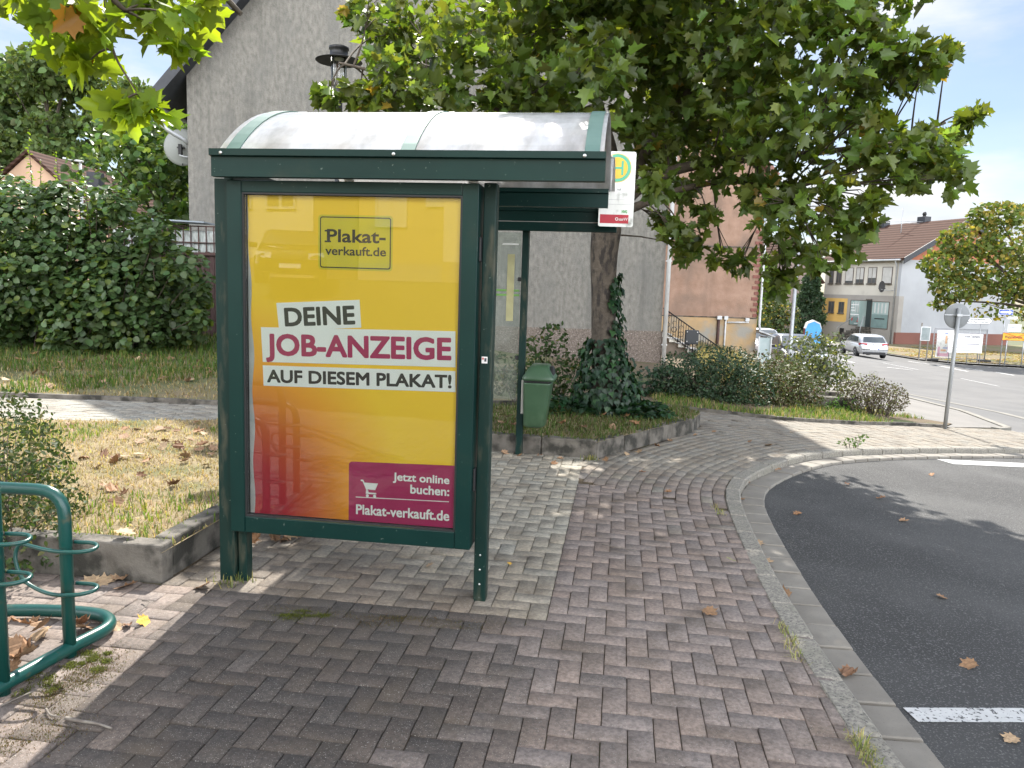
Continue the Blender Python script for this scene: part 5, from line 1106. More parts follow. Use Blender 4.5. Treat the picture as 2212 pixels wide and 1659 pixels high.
MB().bb(1.25, 9.73, 30.95, 31.2, 0.722, 0.76).bb(1.25, 9.7, 30.97, 31.2, 3.52, 3.56).build('ledge', M_edge, ph, True)
mb = MB(); M_brick = pmat('brick_quoin', (0.22, 0.07, 0.05))
for k in range(26): mb.bb(9.62 - (0.16 if k % 2 else 0.06), 9.735, 30.975, 31.1, 0.8 + k * 0.22, 0.8 + k * 0.22 + 0.12)
mb.build('brick_quoin', M_brick, ph, True)
MB().prism(slope((9.7, 6.5), (5.4, 10.85), 30.6, 41, 0.2, 0.4), (0, 10.8, 0)).prism(slope((1.2, 6.5), (5.4, 10.85), 30.6, 41, 0.2, 0.4), (0, 10.8, 0)).build('roof', M_tile, ph, True)
MB().tube([(9.82, 30.9, 6.4), (9.82, 30.9, 0.5), (9.86, 30.9, 0.3)], 0.05, 8).build('downpipe', M_whitemetal, ph, True)
MB().tube([(8.2, 30.93, 0.75), (8.2, 30.93, -0.9)], 0.06, 8).build('pipe', M_rust, ph, True)
MB().tube([(8.48, 30.93, 0.75), (8.48, 30.93, -0.9)], 0.035, 8).tube([(8.55, 30.93, .55), (9.4, 30.93, 0.58)], 0.03, 8).build('pipe', M_whitemetal, ph, True)
MB().bb(8.12, 8.3, 30.85, 30.96, 0.66, 0.8).bb(8.4, 8.55, 30.85, 30.96, 0.66, 0.8).bb(9.25, 9.4, 30.85, 30.96, 0.62, 0.75).build('cable_box', M_whitemetal, ph, True)
MB().prism([(9.75, 30.6, 0.30), (10.4, 30.6, 0.08), (10.4, 30.6, 0.03), (9.75, 30.6, 0.24)], (0, 1.6, 0)).build('porch_roof', M_zinc, ph, True)
MB().bb(9.8, 10.26, 30.7, 30.73, -1.6, 0.0).bb(10.23, 10.26, 30.73, 32.1, -1.6, 0.0).build('porch_glass', pmat('porch_pane', (0.42, 0.48, 0.48), (0.34, 0.42, 0.42), 3, 0.15), ph, True)
for a_, b_2 in ((9.76, 9.82), (10.25, 10.30)): MB().bb(a_, b_2, 30.66, 30.7, -1.6, 0.05).build('porch_post', M_whitemetal, ph, True)
# stairs with railing
stt = empty('stairs', (5.0, 23, T(5, 23)), 0, 'white stone stair with black wrought iron railing beside the grey house', 'stairs')
mb = MB()
for k in range(6):
    x = 4.35 + 0.28 * k; z = 0.44 - 0.145 * k; mb.bb(x - (0.6 if k == 0 else 0), x + 0.36, 22.9, 24.1, z - 0.10, z, 0.008)
mb.build('tread', pmat('pale_stone', (0.78, 0.74, 0.66), (0.68, 0.64, 0.56), 6, 0.8), stt, True)
MB().prism([(3.8, 23.0, -0.9), (6.1, 23.0, -0.9), (6.1, 23.0, -0.42), (4.6, 23.0, 0.3), (3.8, 23.0, 0.36)], (0, 1.0, 0)).build('stringer', pmat('stair_side', (0.24, 0.19, 0.15), (0.18, 0.145, 0.11), 4, 0.9), stt, True)
mb = MB(); M_iron = pmat('black_iron', (0.012, 0.012, 0.014), None, 9, 0.5)
x0, z0_, x1, z1_ = 4.4, 1.2, 6.3, -0.02; sl = (z1_ - z0_) / (x1 - x0)
mb.tube([(x0, 22.85, z0_), (x1, 22.85, z1_)], 0.02, 6).tube([(x0, 22.85, z0_ - .66), (x1, 22.85, z1_ - .60)], 0.013, 6)
k = 0; x = x0 + .03
while x < x1:
    zt = z0_ + sl * (x - x0); mb.cyl((x, 22.85, zt), (x, 22.85, zt - 0.70), 0.009 if k % 6 else 0.016, 5); x += 0.075; k += 1
for k in range(9):
    xc = x0 + 0.14 + k * 0.21; zc = z0_ + sl * (xc - x0) - 0.40
    mb.tube([(xc + .075 * math.cos(a * .5236), 22.84, zc + .075 * math.sin(a * .5236)) for a in range(12)], 0.010, 5, True)
    for q in (-1, 1): mb.tube([(xc + .06 * math.cos(a * .7), 22.84, zc + q * .2 + .05 * math.sin(a * .7)) for a in range(7)], 0.007, 4)
mb.build('railing', M_iron, stt, True)
mbx = MB().box((5.27, 22.78, 0.37), (0.4, 0.1, 0.42), 0.02); o = mbx.build('letter_box', pmat('dark_letterbox', (0.02, 0.024, 0.03), None, 5, 0.4), None, loc=(5.27, 22.78, 0.22)); tag(o, 'dark grey letter box hanging on the black stair railing', 'letter box')
for kx in (5.12, 5.42):
    for kz in (0.08, 0.36): MB().lathe([(0, -0.006), (0.02, -0.006), (0.02, 0.0)], (kx - 5.27, -0.051, kz - .06), 10, 'Y').build('bolt', M_steel, o)

# ---- shop house on the right: local x along the facade, y outwards, z up
SC = (32.2, 65.0); SA = R(108)
sh = empty('corner_shop_house', (SC[0], SC[1], 0), SA, 'cream two storey corner shop house with brown tiled roof and white gable wall', 'house')
M_cream = pmat('cream_render', (0.56, 0.53, 0.46), (0.5, 0.47, 0.41), 0.5, 0.9, stain=((0.42, 0.4, 0.35), 0.8, 0.55, 0.75))
M_greyr = pmat('grey_base_render', (0.33, 0.31, 0.28), (0.28, 0.26, 0.235), 0.7, 0.9)
M_yel = pmat('yellow_render', (0.66, 0.42, 0.13), None, 0.6, 0.9)
M_wgable = pmat('white_gable', (0.37, 0.38, 0.40), (0.31, 0.32, 0.335), 0.35, 0.9, stain=((0.4, 0.41, 0.43), 0.5, 0.55, 0.8))
M_rust_r = pmat('rust_render', (0.36, 0.13, 0.075), None, 0.5, 0.9); M_brownb = pmat('brown_base', (0.2, 0.085, 0.065), None, 0.5, 0.9)
M_dglass = pmat('window_glass', (0.045, 0.055, 0.06), (0.09, 0.10, 0.10), 0.8, 0.06, spec=0.8); M_shutter = pmat('roller_shutter', (0.5, 0.49, 0.46), None, 2, 0.7)
M_wframe = pmat('white_frame', (0.6, 0.6, 0.58), None, 3, 0.6); M_dframe = pmat('brown_frame', (0.12, 0.1, 0.085), None, 3, 0.6)
FL, GW_ = 9.2, 12.6; ZB, ZE = -2.4, 5.05; ZR = 8.6
MB().bb(0.02, FL, -GW_, -0.02, ZB, ZE).build('wall', M_cream, sh)
MB().bb(-0.02, FL + .02, -0.5, 0.012, ZB, 2.0).build('base_render', M_greyr, sh)
MB().bb(5.95, FL + 0.03, -0.2, 0.03, -0.5, 1.66).build('yellow_panel', M_yel, sh)
gw = MB().bb(-0.012, 0.3, -GW_, 0.01, ZB, ZE).build('gable_wall', M_wgable, sh)
MB().prism([(-0.012, 0.0, ZE), (-0.012, -GW_, ZE), (-0.012, -GW_ / 2, ZR - 0.1)], (FL, 0, 0)).build('upper_gable', M_rust_r, sh)
MB().bb(-0.03, 0.2, -GW_, 0.02, ZB, -1.05).build('base_band', M_brownb, sh)
M_tiles = pmat('roof_tiles', (0.23, 0.125, 0.095), (0.3, 0.175, 0.14), 9, 0.8)
m, nt, o_, b_ = _nt('tiled_roof'); v = _vec(nt)
wv = nt.nodes.new('ShaderNodeTexWave'); wv.wave_type = 'BANDS'; wv.bands_direction = 'Z'; wv.inputs['Scale'].default_value = 1.25; wv.inputs['Distortion'].default_value = 0.6; wv.inputs['Detail Scale'].default_value = 3
nt.links.new(v, wv.inputs['Vector'])
nt.links.new(_mix(nt, wv.outputs['Fac'], (0.04, 0.022, 0.017), _mix(nt, _noise(nt, v, 3), (0.066, 0.036, 0.027), (0.088, 0.051, 0.039))), b_.inputs['Base Color']); b_.inputs['Roughness'].default_value = 0.9; b_.inputs['Specular IOR Level'].default_value = 0.08
_bump(nt, b_, wv.outputs['Fac'], 0.7, 0.05); M_troof = m
def rslope(y0, z0, y1, z1, th=0.2): return [(-0.55, y0, z0), (-0.55, y1, z1), (-0.55, y1, z1 + th), (-0.55, y0, z0 + th)]
ro = MB().prism(rslope(0.45, ZE - 0.12, -GW_ / 2, ZR - 0.02), (FL + 1.1, 0, 0)).prism(rslope(-GW_ - 0.45, ZE - 0.12, -GW_ / 2, ZR - 0.02), (FL + 1.1, 0, 0)).build('roof', M_troof, sh)
for q in ((0.42, -GW_ / 2), (-GW_ - .42, -GW_ / 2)):
    MB().prism([(-0.62, q[0], ZE - 0.4), (-0.62, q[1], ZR - 0.3), (-0.62, q[1], ZR + 0.2), (-0.62, q[0], ZE + 0.1)], (0.065, 0, 0)).build('verge_board', M_slate, ro)
for (cx_, cy_, hz) in ((4.6, -GW_ / 2 - .2, 0.5), (9.0, -GW_ / 2 + .2, 0.4)):
    ch = MB().box((cx_, cy_, ZR + hz / 2 - .1), (0.9, 0.7, hz + .5), 0.02).build('chimney', M_slate, ro)
    MB().lathe([(0.16, 0), (0.13, 0.18), (0.2, 0.2), (0.12, 0.42), (0.0, 0.45)], (cx_, cy_, ZR + hz + .15), 10).build('chimney_pot', M_black, ch)
MB().tube([(-0.3, 0.5, ZE - .06), (FL + .4, 0.5, ZE - .06)], 0.08, 8).build('gutter', M_zinc, sh)
MB().tube([(0.3, 0.5, ZE - .1), (0.42, 0.12, ZE - 0.55), (0.42, 0.1, ZB)], 0.055, 8).build('downpipe', M_zinc, sh)
def win(par, x0, x1, z0, z1, y, frame=M_dframe, glass=M_dglass, shutter=0.0, sill=True, mull=1, reveal=None, name='window'):
    f = MB(); t = 0.055
    f.bb(x0, x1, y - .03, y + .035, z0, z0 + t).bb(x0, x1, y - .03, y + .035, z1 - t, z1).bb(x0, x0 + t, y - .03, y + .035, z0 + t, z1 - t).bb(x1 - t, x1, y - .03, y + .035, z0 + t, z1 - t)
    for k in range(1, mull + 1):
        xm = x0 + (x1 - x0) * k / (mull + 1); f.bb(xm - .03, xm + .03, y - .02, y + .03, z0 + t, z1 - t)
    w = f.build(name, frame, par)
    MB().bb(x0 + t * .5, x1 - t * .5, y - .02, y + .008, z0 + t * .5, z1 - t * .5).build('pane', glass, w)
    if shutter: MB().bb(x0 + t, x1 - t, y + .0, y + .022, z1 - t - (z1 - z0) * shutter, z1 - t).build('shutter', M_shutter, w)
    if sill: MB().bb(x0 - .06, x1 + .06, y + .0, y + .12, z0 - .09, z0 - .001, .01).build('sill', M_edge, w)
    return w
for (x0, x1, shut, ml) in ((0.95, 2.08, 0.96, 0), (2.72, 3.72, 0.62, 1), (4.2, 5.16, 0.7, 1), (5.5, 6.5, 0.8, 0), (7.0, 7.66, 0, 1), (8.05, 8.6, 0, 0)):
    win(sh, x0, x1, 3.03, 4.45, 0.0, M_dframe, M_dglass, shut, True, ml)
win(sh, 6.3, 7.0, 0.32, 1.34, 0.045); win(sh, 7.6, 8.35, 0.32, 1.36, 0.045)
M_shopg = pmat('shop_glass', (0.30, 0.40, 0.385), (0.42, 0.5, 0.48), 0.9, 0.08, spec=0.8, stretch=(3, 1, .4))
s1_ = win(sh, 3.66, 5.52, -0.72, 1.56, 0.02, M_dframe, M_shopg, 0, False, 0, name='shop_window'); s2_ = win(sh, 0.93, 2.93, -0.85, 1.5, 0.02, M_dframe, M_shopg, 0, False, 0, name='shop_window')
M_band = pmat('frosted_film', (0.2, 0.29, 0.28), None, 2, 0.3)
MB().bb(3.72, 5.46, 0.03, 0.036, -0.64, 0.05).build('frosted_band', M_band, s1_); MB().bb(1.0, 2.86, 0.03, 0.036, -0.78, 0.38).build('frosted_band', M_band, s2_)
M_cur = pmat('curtain', (0.55, 0.56, 0.54), None, 2, 0.8)
mb = MB()
for k in range(5): mb.bb(3.9 + k * .3, 4.02 + k * .3, 0.029, 0.034, 0.45, 1.35)
mb.build('curtain', M_cur, s1_); mb = MB()
for k in range(4): mb.bb(1.25 + k * .4, 1.42 + k * .4, 0.029, 0.034, 0.5, 1.35)
mb.build('curtain', M_cur, s2_)
mb = MB(); M_redp = pmat('red_film', (0.5, 0.05, 0.05))
for q in ((3.9, 4.5, -0.18, -0.06), (3.85, 4.6, -0.38, -0.27), (5.1, 5.25, -0.3, 0.05)): mb.bb(q[0], q[1], 0.037, 0.041, q[2], q[3])
mb.build('shop_print', M_redp, s1_); mb = MB()
for q in ((3.9, 4.9, -0.56, -0.5), (4.5, 5.4, 1.1, 1.16), (5.0, 5.4, 0.85, 0.9), (4.9, 5.4, 0.6, 0.66), (3.75, 5.44, 0.22, 0.3)): mb.bb(q[0], q[1], 0.037, 0.041, q[2], q[3])
mb.build('shop_print', M_white, s1_)
MB().bb(1.35, 2.5, 0.037, 0.041, -0.04, 0.05).build('shop_print', M_ink, s2_)
dr = MB().bb(2.95, 3.63, -0.05, 0.02, -0.78, 1.56).build('door', pmat('dark_doorway', (0.03, 0.04, 0.04), None, 3, 0.4), sh)
MB().bb(3.56, 3.6, 0.0, 0.75, -0.75, 1.5).build('door_leaf', M_shopg, dr); MB().bb(2.95, 3.63, 0.021, 0.1, 1.57, 1.68).build('lintel', M_dframe, dr)
MB().bb(6.1, 6.65, -0.05, 0.03, -1.95, -1.06).build('cellar_door', M_black, sh)
mb = MB()
for k in range(6): mb.bb(2.85 - 0.05 * k, 3.7 + 0.42 * k, 0.03 + 0.0 * k, 0.9 + 0.12 * k, -0.95 - 0.19 * k, -0.79 - 0.19 * k)
for k in range(1): mb.bb(2.6, 5.8, 0.03, 1.4, -2.4, -1.93)
mb.build('door_steps', M_edge, sh)
mb = MB()
for x0, xe in ((3.55, 5.6), (2.8, 2.8)): mb.tube([(x0, 0.8, -0.75), (x0, 0.8, 0.15), (x0 + (0.3 if xe > 3 else -.05), 1.0, 0.15), (xe, 1.2, -0.95), (xe, 1.2, -2.0)], 0.035, 6)
mb.build('handrail', M_zinc, sh)
_M = Matrix.Translation((SC[0], SC[1], 0)) @ Matrix.Rotation(SA, 4, 'Z'); wp = lambda x, y, z: tuple(_M @ Vector((x, y, z)))
dish('satellite_dish', wp(1.35, 0.75, 2.75), 0.48, R(215), 'small dark grey satellite dish on the cream facade of the shop house', pmat('dish_dark', (0.06, 0.06, 0.065), None, 3, 0.5), [wp(0.9, 0.5, 2.45), wp(0.7, 0.0, 2.45)], M_zinc)
an = wp(4.9, -GW_ / 2 + 2.0, ZR - 1.2); ao = empty('antenna', an, 0, 'thin roof antenna mast with cross bars on the brown tiled roof', 'antenna')
MB().tube([(0, 0, -0.2), (0, 0, 2.5)], 0.035, 6).build('mast', M_zinc, ao); mb = MB().tube([(-2.2, 0, 1.35), (1.9, 0, 1.35)], 0.025, 5)
mb.tube([(-1.6, -.2, 1.2), (1.9, .2, 1.2)], 0.02, 5)
mb.build('cross_bar', M_zinc, ao)

# ---- ivy house behind
ih = empty('ivy_house', (24, 70, -2.2), R(14), 'older brown gabled house half covered in ivy left of the shop house', 'house')
MB().prism([(-3.4, 0, 0), (3.6, 0, 0), (3.6, 0, 5.6), (0.6, 0, 9.0), (-3.4, 0, 4.2)], (0, 9, 0)).build('wall', pmat('mauve_render', (0.25, 0.19, 0.165), (0.2, 0.155, 0.14), 0.8, 0.9), ih)
MB().bb(-5.2, -3.3, 1.0, 8, 0, 6.0).build('side_wall', pmat('pinkish_render', (0.5, 0.42, 0.38)), ih)
MB().prism([(4.0, -0.4, 5.1), (0.55, -0.4, 9.05), (0.55, -0.4, 9.3), (4.2, -0.4, 5.2)], (0, 10, 0)).prism([(-3.9, -0.4, 3.7), (0.55, -0.4, 9.05), (0.55, -0.4, 9.3), (-4.1, -0.4, 3.8)], (0, 10, 0)).build('roof', M_troof, ih)
P_ = np.concatenate([ell(900, (22.0, 69.0, 1.0), (1.5, 0.5, 2.2), 0.3), ell(380, (22.2, 69.2, 3.9), (0.75, 0.5, 1.6), 0.3), ell(500, (21.2, 69, -0.4), (1.3, .6, 1.5), 0.3)]); k = len(P_)
o = leaf_mesh('creeper', P_, frames(k, 0.15, np.array([0, -0.6, 0])), rng.uniform(.18, .34, k), ROUND, vary((0.13, 0.2, 0.03), k, 0.3, (0.08, 0.12, 0.03), 0.4), M_leaf_m, None, loc=(22, 69, -2)); tag(o, 'light green creeper spreading over the ivy house wall', 'creeper')
P_ = np.concatenate([ell(1600, (24.2, 63.5, 0.3 + q), (1.5 * w_, 1.2 * w_, 1.2), 0.5) for q, w_ in ((-1.8, .8), (-.4, 1.0), (1.0, 0.8), (2.3, 0.5))]); k = len(P_)
o = leaf_mesh('columnar_shrub', P_, frames(k, 0.2, np.array([0, -0.4, 0])), rng.uniform(.12, .26, k), ROUND, vary((0.035, 0.062, 0.03), k, 0.3), M_leaf_m, None, loc=(24.2, 63.5, -2)); tag(o, 'dark tall ivy column at the left corner of the shop house', 'shrub')
shrub('street_shrub', 'green shrub beside the blue clothes container', 'shrub', [(15.9, 46.5, -0.9, 0.9), (15.6, 47, 0.4, 0.9), (16.4, 47, -0.2, 0.9), (15.2, 46, -0.6, .6), (16.8, 47.5, 0.6, 0.8), (15.7, 47, 1.2, 0.5)], 420, 0.2, ROUND, (0.06, 0.085, 0.03), M_leaf_m, 0.4, (0.3, 0.24, 0.05), 0.1, (16, 46.8), 12)

# ---- far left houses
gl_ = empty('peach_gable_house', (-28, 45, 0.3), 0, 'small peach gabled house with tiny window far left behind the bush', 'house')
MB().prism([(-4.6, 0, 0), (4.4, 0, 0), (4.4, 0, 4.2), (0.05, 0, 8.0), (-4.6, 0, 3.9)], (0, 8, 0)).build('wall', pmat('pale_peach', (0.58, 0.38, 0.27), (0.52, 0.34, 0.24), 0.8, 0.9), gl_)
MB().prism([(4.8, -.25, 3.9), (0.05, -.25, 8.05), (0.05, -.25, 8.25), (5.0, -.25, 4.0)], (0, 8.6, 0)).prism([(-5.0, -.25, 3.6), (0.05, -.25, 8.05), (0.05, -.25, 8.25), (-5.2, -.25, 3.7)], (0, 8.6, 0)).build('roof', M_troof, gl_)
win(gl_, 0.0, 0.55, 5.5, 6.2, -0.02, M_wframe, M_dglass, 0, False, 1)
MB().bb(2.2, 2.9, 2, 2.7, 5, 7.4).build('chimney', M_slate, gl_)
bh = empty('brown_roof_house', (-21.5, 47, 0.3), 0, 'low house with dark red brown roof behind the bush left of the cherry tree', 'house')
MB().bb(-3, 3.0, 0, 5, 0, 4.6).build('wall', M_cream, bh)
MB().prism([(-3.2, -0.4, 4.5), (3.2, -0.4, 4.5), (3.2, 2.6, 6.0), (-3.2, 2.6, 6.0)], (0, 0.05, 0.12)).build('roof', M_troof, bh)
MB().prism([(3.2, -0.45, 4.4), (3.3, -0.45, 4.4), (3.3, 2.6, 6.1), (3.2, 2.6, 6.1)], (0, 0.02, 0.15)).build('verge_board', M_wframe, bh)
sl_ = empty('street_lamp', (-22.25, 40, 0.3), 0, 'grey street lamp with flat angled head far left behind the bush', 'street lamp')
MB().tube([(0, 0, 0), (0, 0, 7.0)], [0.1, 0.07], 8).build('pole', M_zinc, sl_); MB().box((-0.35, 0, 7.05), (0.95, 0.3, 0.1), 0.03, Matrix.Rotation(R(8), 3, 'Y')).build('lamp_head', M_zinc, sl_)

# ---- hat lamp behind the shelter
hl = empty('park_lamp', (-2.4, 10.5, T(-2.4, 10.5)), 0, 'black hat shaped park lamp on a post behind the shelter roof', 'street lamp')
zl = 4.05 - T(-2.4, 10.5)
MB().tube([(0, 0, 0), (0, 0, zl)], [0.06, 0.045], 10).build('pole', M_iron, hl)
hd_ = MB().lathe([(0.05, zl - .05), (0.075, zl), (0.055, zl + .1), (0.06, zl + .16)], n=20).build('lamp_base', M_iron, hl)
MB().lathe([(0.11, zl + .50), (0.30, zl + .46), (0.305, zl + .465), (0.12, zl + .53), (0.115, zl + .60), (0.13, zl + .61), (0.13, zl + .64), (0.0, zl + .67)], n=28).build('hat', M_iron, hl)
MB().lathe([(0.10, zl + .16), (0.105, zl + .60)], n=20).build('glass_cylinder', glassmat('lamp_glass', (0.95, 0.97, 0.98), 1.5), hl)
mb = MB()
for a in range(3): mb.cyl((0.095 * math.cos(a * 2.09), 0.095 * math.sin(a * 2.09), zl + .12), (0.095 * math.cos(a * 2.09), 0.095 * math.sin(a * 2.09), zl + .6), 0.008, 6)
mb.build('rods', M_steel, hl); MB().lathe([(0.0, zl + .47), (0.06, zl + .48), (0.07, zl + .5), (0.0, zl + .52)], n=16).build('lamp_bulb', M_white, hl)

# ---- street lamp pole on the right
l3 = empty('lamp_post', (10.64, 29.6, T(10.64, 29.6)), 0, 'light grey lamp post behind the rose bush in front of parked cars', 'lamp post')
MB().tube([(0, 0, 0), (0, 0, 1.1), (0.02, 0, 1.15), (0.05, 0, 6.2)], [0.12, 0.12, 0.075, 0.06], 10).build('pole', M_zinc, l3); MB().box((0.6, 0, 6.25), (1.3, 0.25, 0.12), 0.04).build('lamp_head', M_zinc, l3)

# ---- concrete blocks
for (x, y, z, l, rz, lab) in ((5.35, 13.35, 0.0, 0.75, 0.05, 'dark concrete wall block between spirea bush and heather bush, rear one'), (5.45, 13.0, -0.06, 0.7, -0.1, 'low concrete block in front of the rear wall block')):
    b = MB().box((0, 0, 0.05), (l, 0.2, 0.32 if y > 13.2 else .24), 0.012, rz).build('concrete_block', M_edge, None); b.location = (x, y, T(x, y) + .05); tag(b, lab, 'block')

# ---- round sign seen from behind
rsn = empty('round_sign', (7.03, 12.3, T(7.03, 12.3)), 0, 'back of a grey round traffic sign on a leaning pole beside the brick path', 'sign')
zt = 1.56 - T(7.03, 12.3)
MB().tube([(0, 0, -0.05), (0.035, 0, zt)], 0.03, 12).build('pole', pmat('galvanised', (0.33, 0.34, 0.35), (0.25, 0.26, 0.26), 14, 0.5, 0.3, stretch=(1, 1, .2)), rsn)
MB().lathe([(0.0, 0.040), (0.198, 0.040), (0.204, 0.046), (0.204, 0.052), (0.0, 0.052)], (0.035, 0, zt - .13), 36, 'Y').build('disc', pmat('sign_back', (0.20, 0.21, 0.215), (0.16, 0.17, 0.175), 6, 0.6), rsn)
MB().bb(-0.17, 0.24, 0.03, 0.038, zt - .125, zt - .105, .002).bb(-0.005, 0.08, -0.034, 0.036, zt - .135, zt - .095, .004).build('clamp', M_zinc, rsn)

# ---- blue clothes container
cc = empty('clothes_container', (17.1, 44, T(17.1, 44)), R(-12), 'blue clothes recycling container with rounded top beside the shop house shrub', 'container')
cc.scale = (0.78, 0.78, 1.0)
pr = [(-0.55, 0, 0.05), (0.55, 0, 0.05), (0.55, 0, 1.55), (0.42, 0, 1.8), (0, 0, 1.95), (-0.42, 0, 1.8), (-0.55, 0, 1.55)]
MB().prism(pr, (0, 0.9, 0)).build('body', pmat('container_blue', (0.05, 0.27, 0.6), (0.07, 0.33, 0.66), 1.5, 0.5), cc); MB().prism([(-0.57, -0.02, 1.5), (-0.44, -0.02, 1.83), (0, -0.02, 1.99), (0.44, -0.02, 1.83), (0.57, -0.02, 1.5), (0.53, -0.02, 1.5), (0.4, -0.02, 1.78), (0, -0.02, 1.92), (-0.4, -0.02, 1.78), (-0.53, -0.02, 1.5)], (0, 0.94, 0)).build('rim', M_whitemetal, cc)
MB().bb(-0.58, -0.551, 0.2, 0.75, 1.15, 1.5).build('flap', pmat('flap_red', (0.2, 0.02, 0.03)), cc); MB().bb(-0.5, -0.3, -0.012, 0.0, 0.35, 0.55).bb(0.2, 0.45, -0.012, 0.0, 0.3, 0.5).build('print', pmat('print_orange', (0.5, 0.1, 0.05)), cc)
MB().bb(-0.55, 0.55, -0.008, 0.0, 0.05, 0.3).build('lower_band', pmat('container_pale', (0.35, 0.45, 0.42)), cc)

# ---- signs and fence beyond the street
gz = lambda x, y: T(x, y) + 0.05
ib = empty('notice_board', (25.4, 47.6, gz(25.4, 47.6)), 0, 'small glazed notice board on two wooden posts at the verge', 'notice board')
MB().bb(-.27, -.2, 0, .06, 0, 2.35).bb(.2, .27, 0, .06, 0, 2.15).build('posts', pmat('grey_wood', (0.2, 0.18, 0.15)), ib); MB().bb(-.3, .3, -.05, 0, 1.25, 2.12, .01).build('frame', M_whitemetal, ib); MB().bb(-.25, .25, -.056, -.051, 1.3, 2.07).build('pane', pmat('board_pane', (0.3, 0.33, 0.33), (0.18, 0.22, 0.22), 3, 0.1), ib)
fe = empty('site_fence', (28, 48.3, gz(28, 48.3)), R(5), 'wire mesh construction fence on the verge behind the white banner', 'fence')
M_mesh = pmat('mesh_wire', (0.3, 0.31, 0.32), None, 4, 0.5, 0.5)
mb = MB()
for x in (-1.75, 1.75): mb.cyl((x, 0, -.05), (x, 0, 2.05), 0.03, 6)
mb.cyl((-1.75, 0, 2.0), (1.75, 0, 2.0), 0.025, 6).cyl((-1.75, 0, .15), (1.75, 0, .15), 0.025, 6); mb.build('frame', M_mesh, fe); mb = MB()
for k in range(34): mb.cyl((-1.7 + k * .103, 0, .15), (-1.7 + k * .103, 0, 2.0), 0.005, 4)
for k in range(10): mb.cyl((-1.75, 0.006, .3 + k * .18), (1.75, 0.006, .3 + k * .18), 0.005, 4)
mb.build('mesh', M_mesh, fe)
for q in (-1.75, 1.75): MB().box((q, 0, 0.06), (0.75, 0.25, 0.12), .02).build('foot', M_black, fe)
mp_ = MB().prism([(-0.56, 0, 0.25), (0.5, 0, 0.22), (0.5, 0, 1.95), (-0.56, 0, 1.92)], (0, 0.008, 0)).build('plan_banner', M_sgw, None); mp_.location = (26.85, 47.9, gz(28, 48.3)); mp_.rotation_euler = (0, 0, R(5)); tag(mp_, 'white banner with a pink and orange site plan tied to the fence', 'banner')
MB().bb(-.45, .35, -.004, 0.0, .3, .5).bb(.2, .35, -.004, 0.0, .5, 1.0).bb(-.45, -.3, -.004, 0, .3, .9).build('plan_print', pmat('plan_pink', (0.62, 0.36, 0.42)), mp_); MB().bb(-.25, .1, -.004, 0.0, .62, .74).bb(.0, .12, -.004, 0, 1.1, 1.6).build('plan_print', pmat('plan_orange', (0.7, 0.42, 0.25)), mp_)
MB().bb(-.1, .2, -.004, 0, .8, .86).bb(-.05, .15, -.004, 0, 1.7, 1.76).build('plan_print', pmat('plan_blue', (0.2, 0.26, 0.5)), mp_)
bn = empty('test_station_banner', (27.35, 46.6, gz(27.3, 46.6)), R(3), 'white mobile Teststation banner between posts behind the round sign', 'banner')
zB = 0.66
MB().bb(-1.05, 1.07, 0, 0.008, zB, zB + 1.14).build('sheet', M_white, bn); MB().cyl((-0.95, .03, 0), (-0.95, .03, 1.9), .025, 6).cyl((0.2, .03, 0), (0.2, .03, 1.9), .025, 6).cyl((1.0, .03, 0), (1.0, .03, 1.9), .025, 6).build('post', M_zinc, bn)
M_txt = pmat('banner_ink', (0.06, 0.06, 0.07)); 
t_ = add_text(MB(), 'mobile Teststation', -.1, .9, zB + .91, zB + 1.07, PM(-.003), .03); add_text(t_, 'Netto Parkplatz Schiffweiler', -.12, .95, zB + .78, zB + .88, PM(-.003), .01); add_text(t_, 'Corona - Test ohne Termin', -.1, .88, zB + .64, zB + .73, PM(-.003), .01)
add_text(t_, 'Deutsches', -.78, -.35, zB + .94, zB + 1.02, PM(-.003), .02); add_text(t_, 'Rotes', -.78, -.55, zB + .85, zB + .92, PM(-.003), .02); add_text(t_, 'Kreuz', -.78, -.55, zB + .76, zB + .83, PM(-.003), .02)
t_.bb(-.5, .9, -.004, -.002, zB + .5, zB + .54).bb(-.85, .5, -.004, -.002, zB + .3, zB + .33).bb(-.75, .6, -.004, -.002, zB + .12, zB + .15); t_.build('lettering', M_txt, bn)
ar = empty('arrow_sign', (28.7, 47.3, gz(28.7, 47.3)), R(2), 'white arrow shaped direction sign reading Neubaugebiet above the banner', 'sign')
zA = 0.62 + 1.98 - 0.2
MB().cyl((-.1, .02, 0), (-.1, .02, zA + .05), .03, 8).build('pole', M_zinc, ar)
MB().prism([(-1.05, -.012, zA), (.38, -.012, zA), (.6, -.012, zA + .19), (.38, -.012, zA + .38), (-1.05, -.012, zA + .38)], (0, .005, 0)).build('border', M_ink, ar)
MB().prism([(-1.03, -.018, zA + .02), (.37, -.018, zA + .02), (.57, -.018, zA + .19), (.37, -.018, zA + .36), (-1.03, -.018, zA + .36)], (0, .005, 0)).build('plate', M_white, ar)
t_ = add_text(MB(), 'Neubaugebiet', -.9, .12, zA + .21, zA + .34, PM(-.021), .02); add_text(t_, 'In heiligen Gärten', -.95, .32, zA + .05, zA + .18, PM(-.021), .02); t_.build('lettering', M_ink, ar)
ow = empty('one_way_sign', (29.2, 46.0, gz(29.2, 46)), R(2), 'blue one way street sign with white arrow on a pole at the far right', 'sign')
MB().cyl((0, .03, 0), (0, .03, 3.35), .03, 8).build('pole', M_zinc, ow)
MB().bb(-.42, .44, -.01, 0, 3.02, 3.34, .003).build('plate', M_white, ow); MB().bb(-.40, .42, -.014, -.0105, 3.04, 3.32).build('field', pmat('sign_blue', (0.01, 0.06, 0.38)), ow)
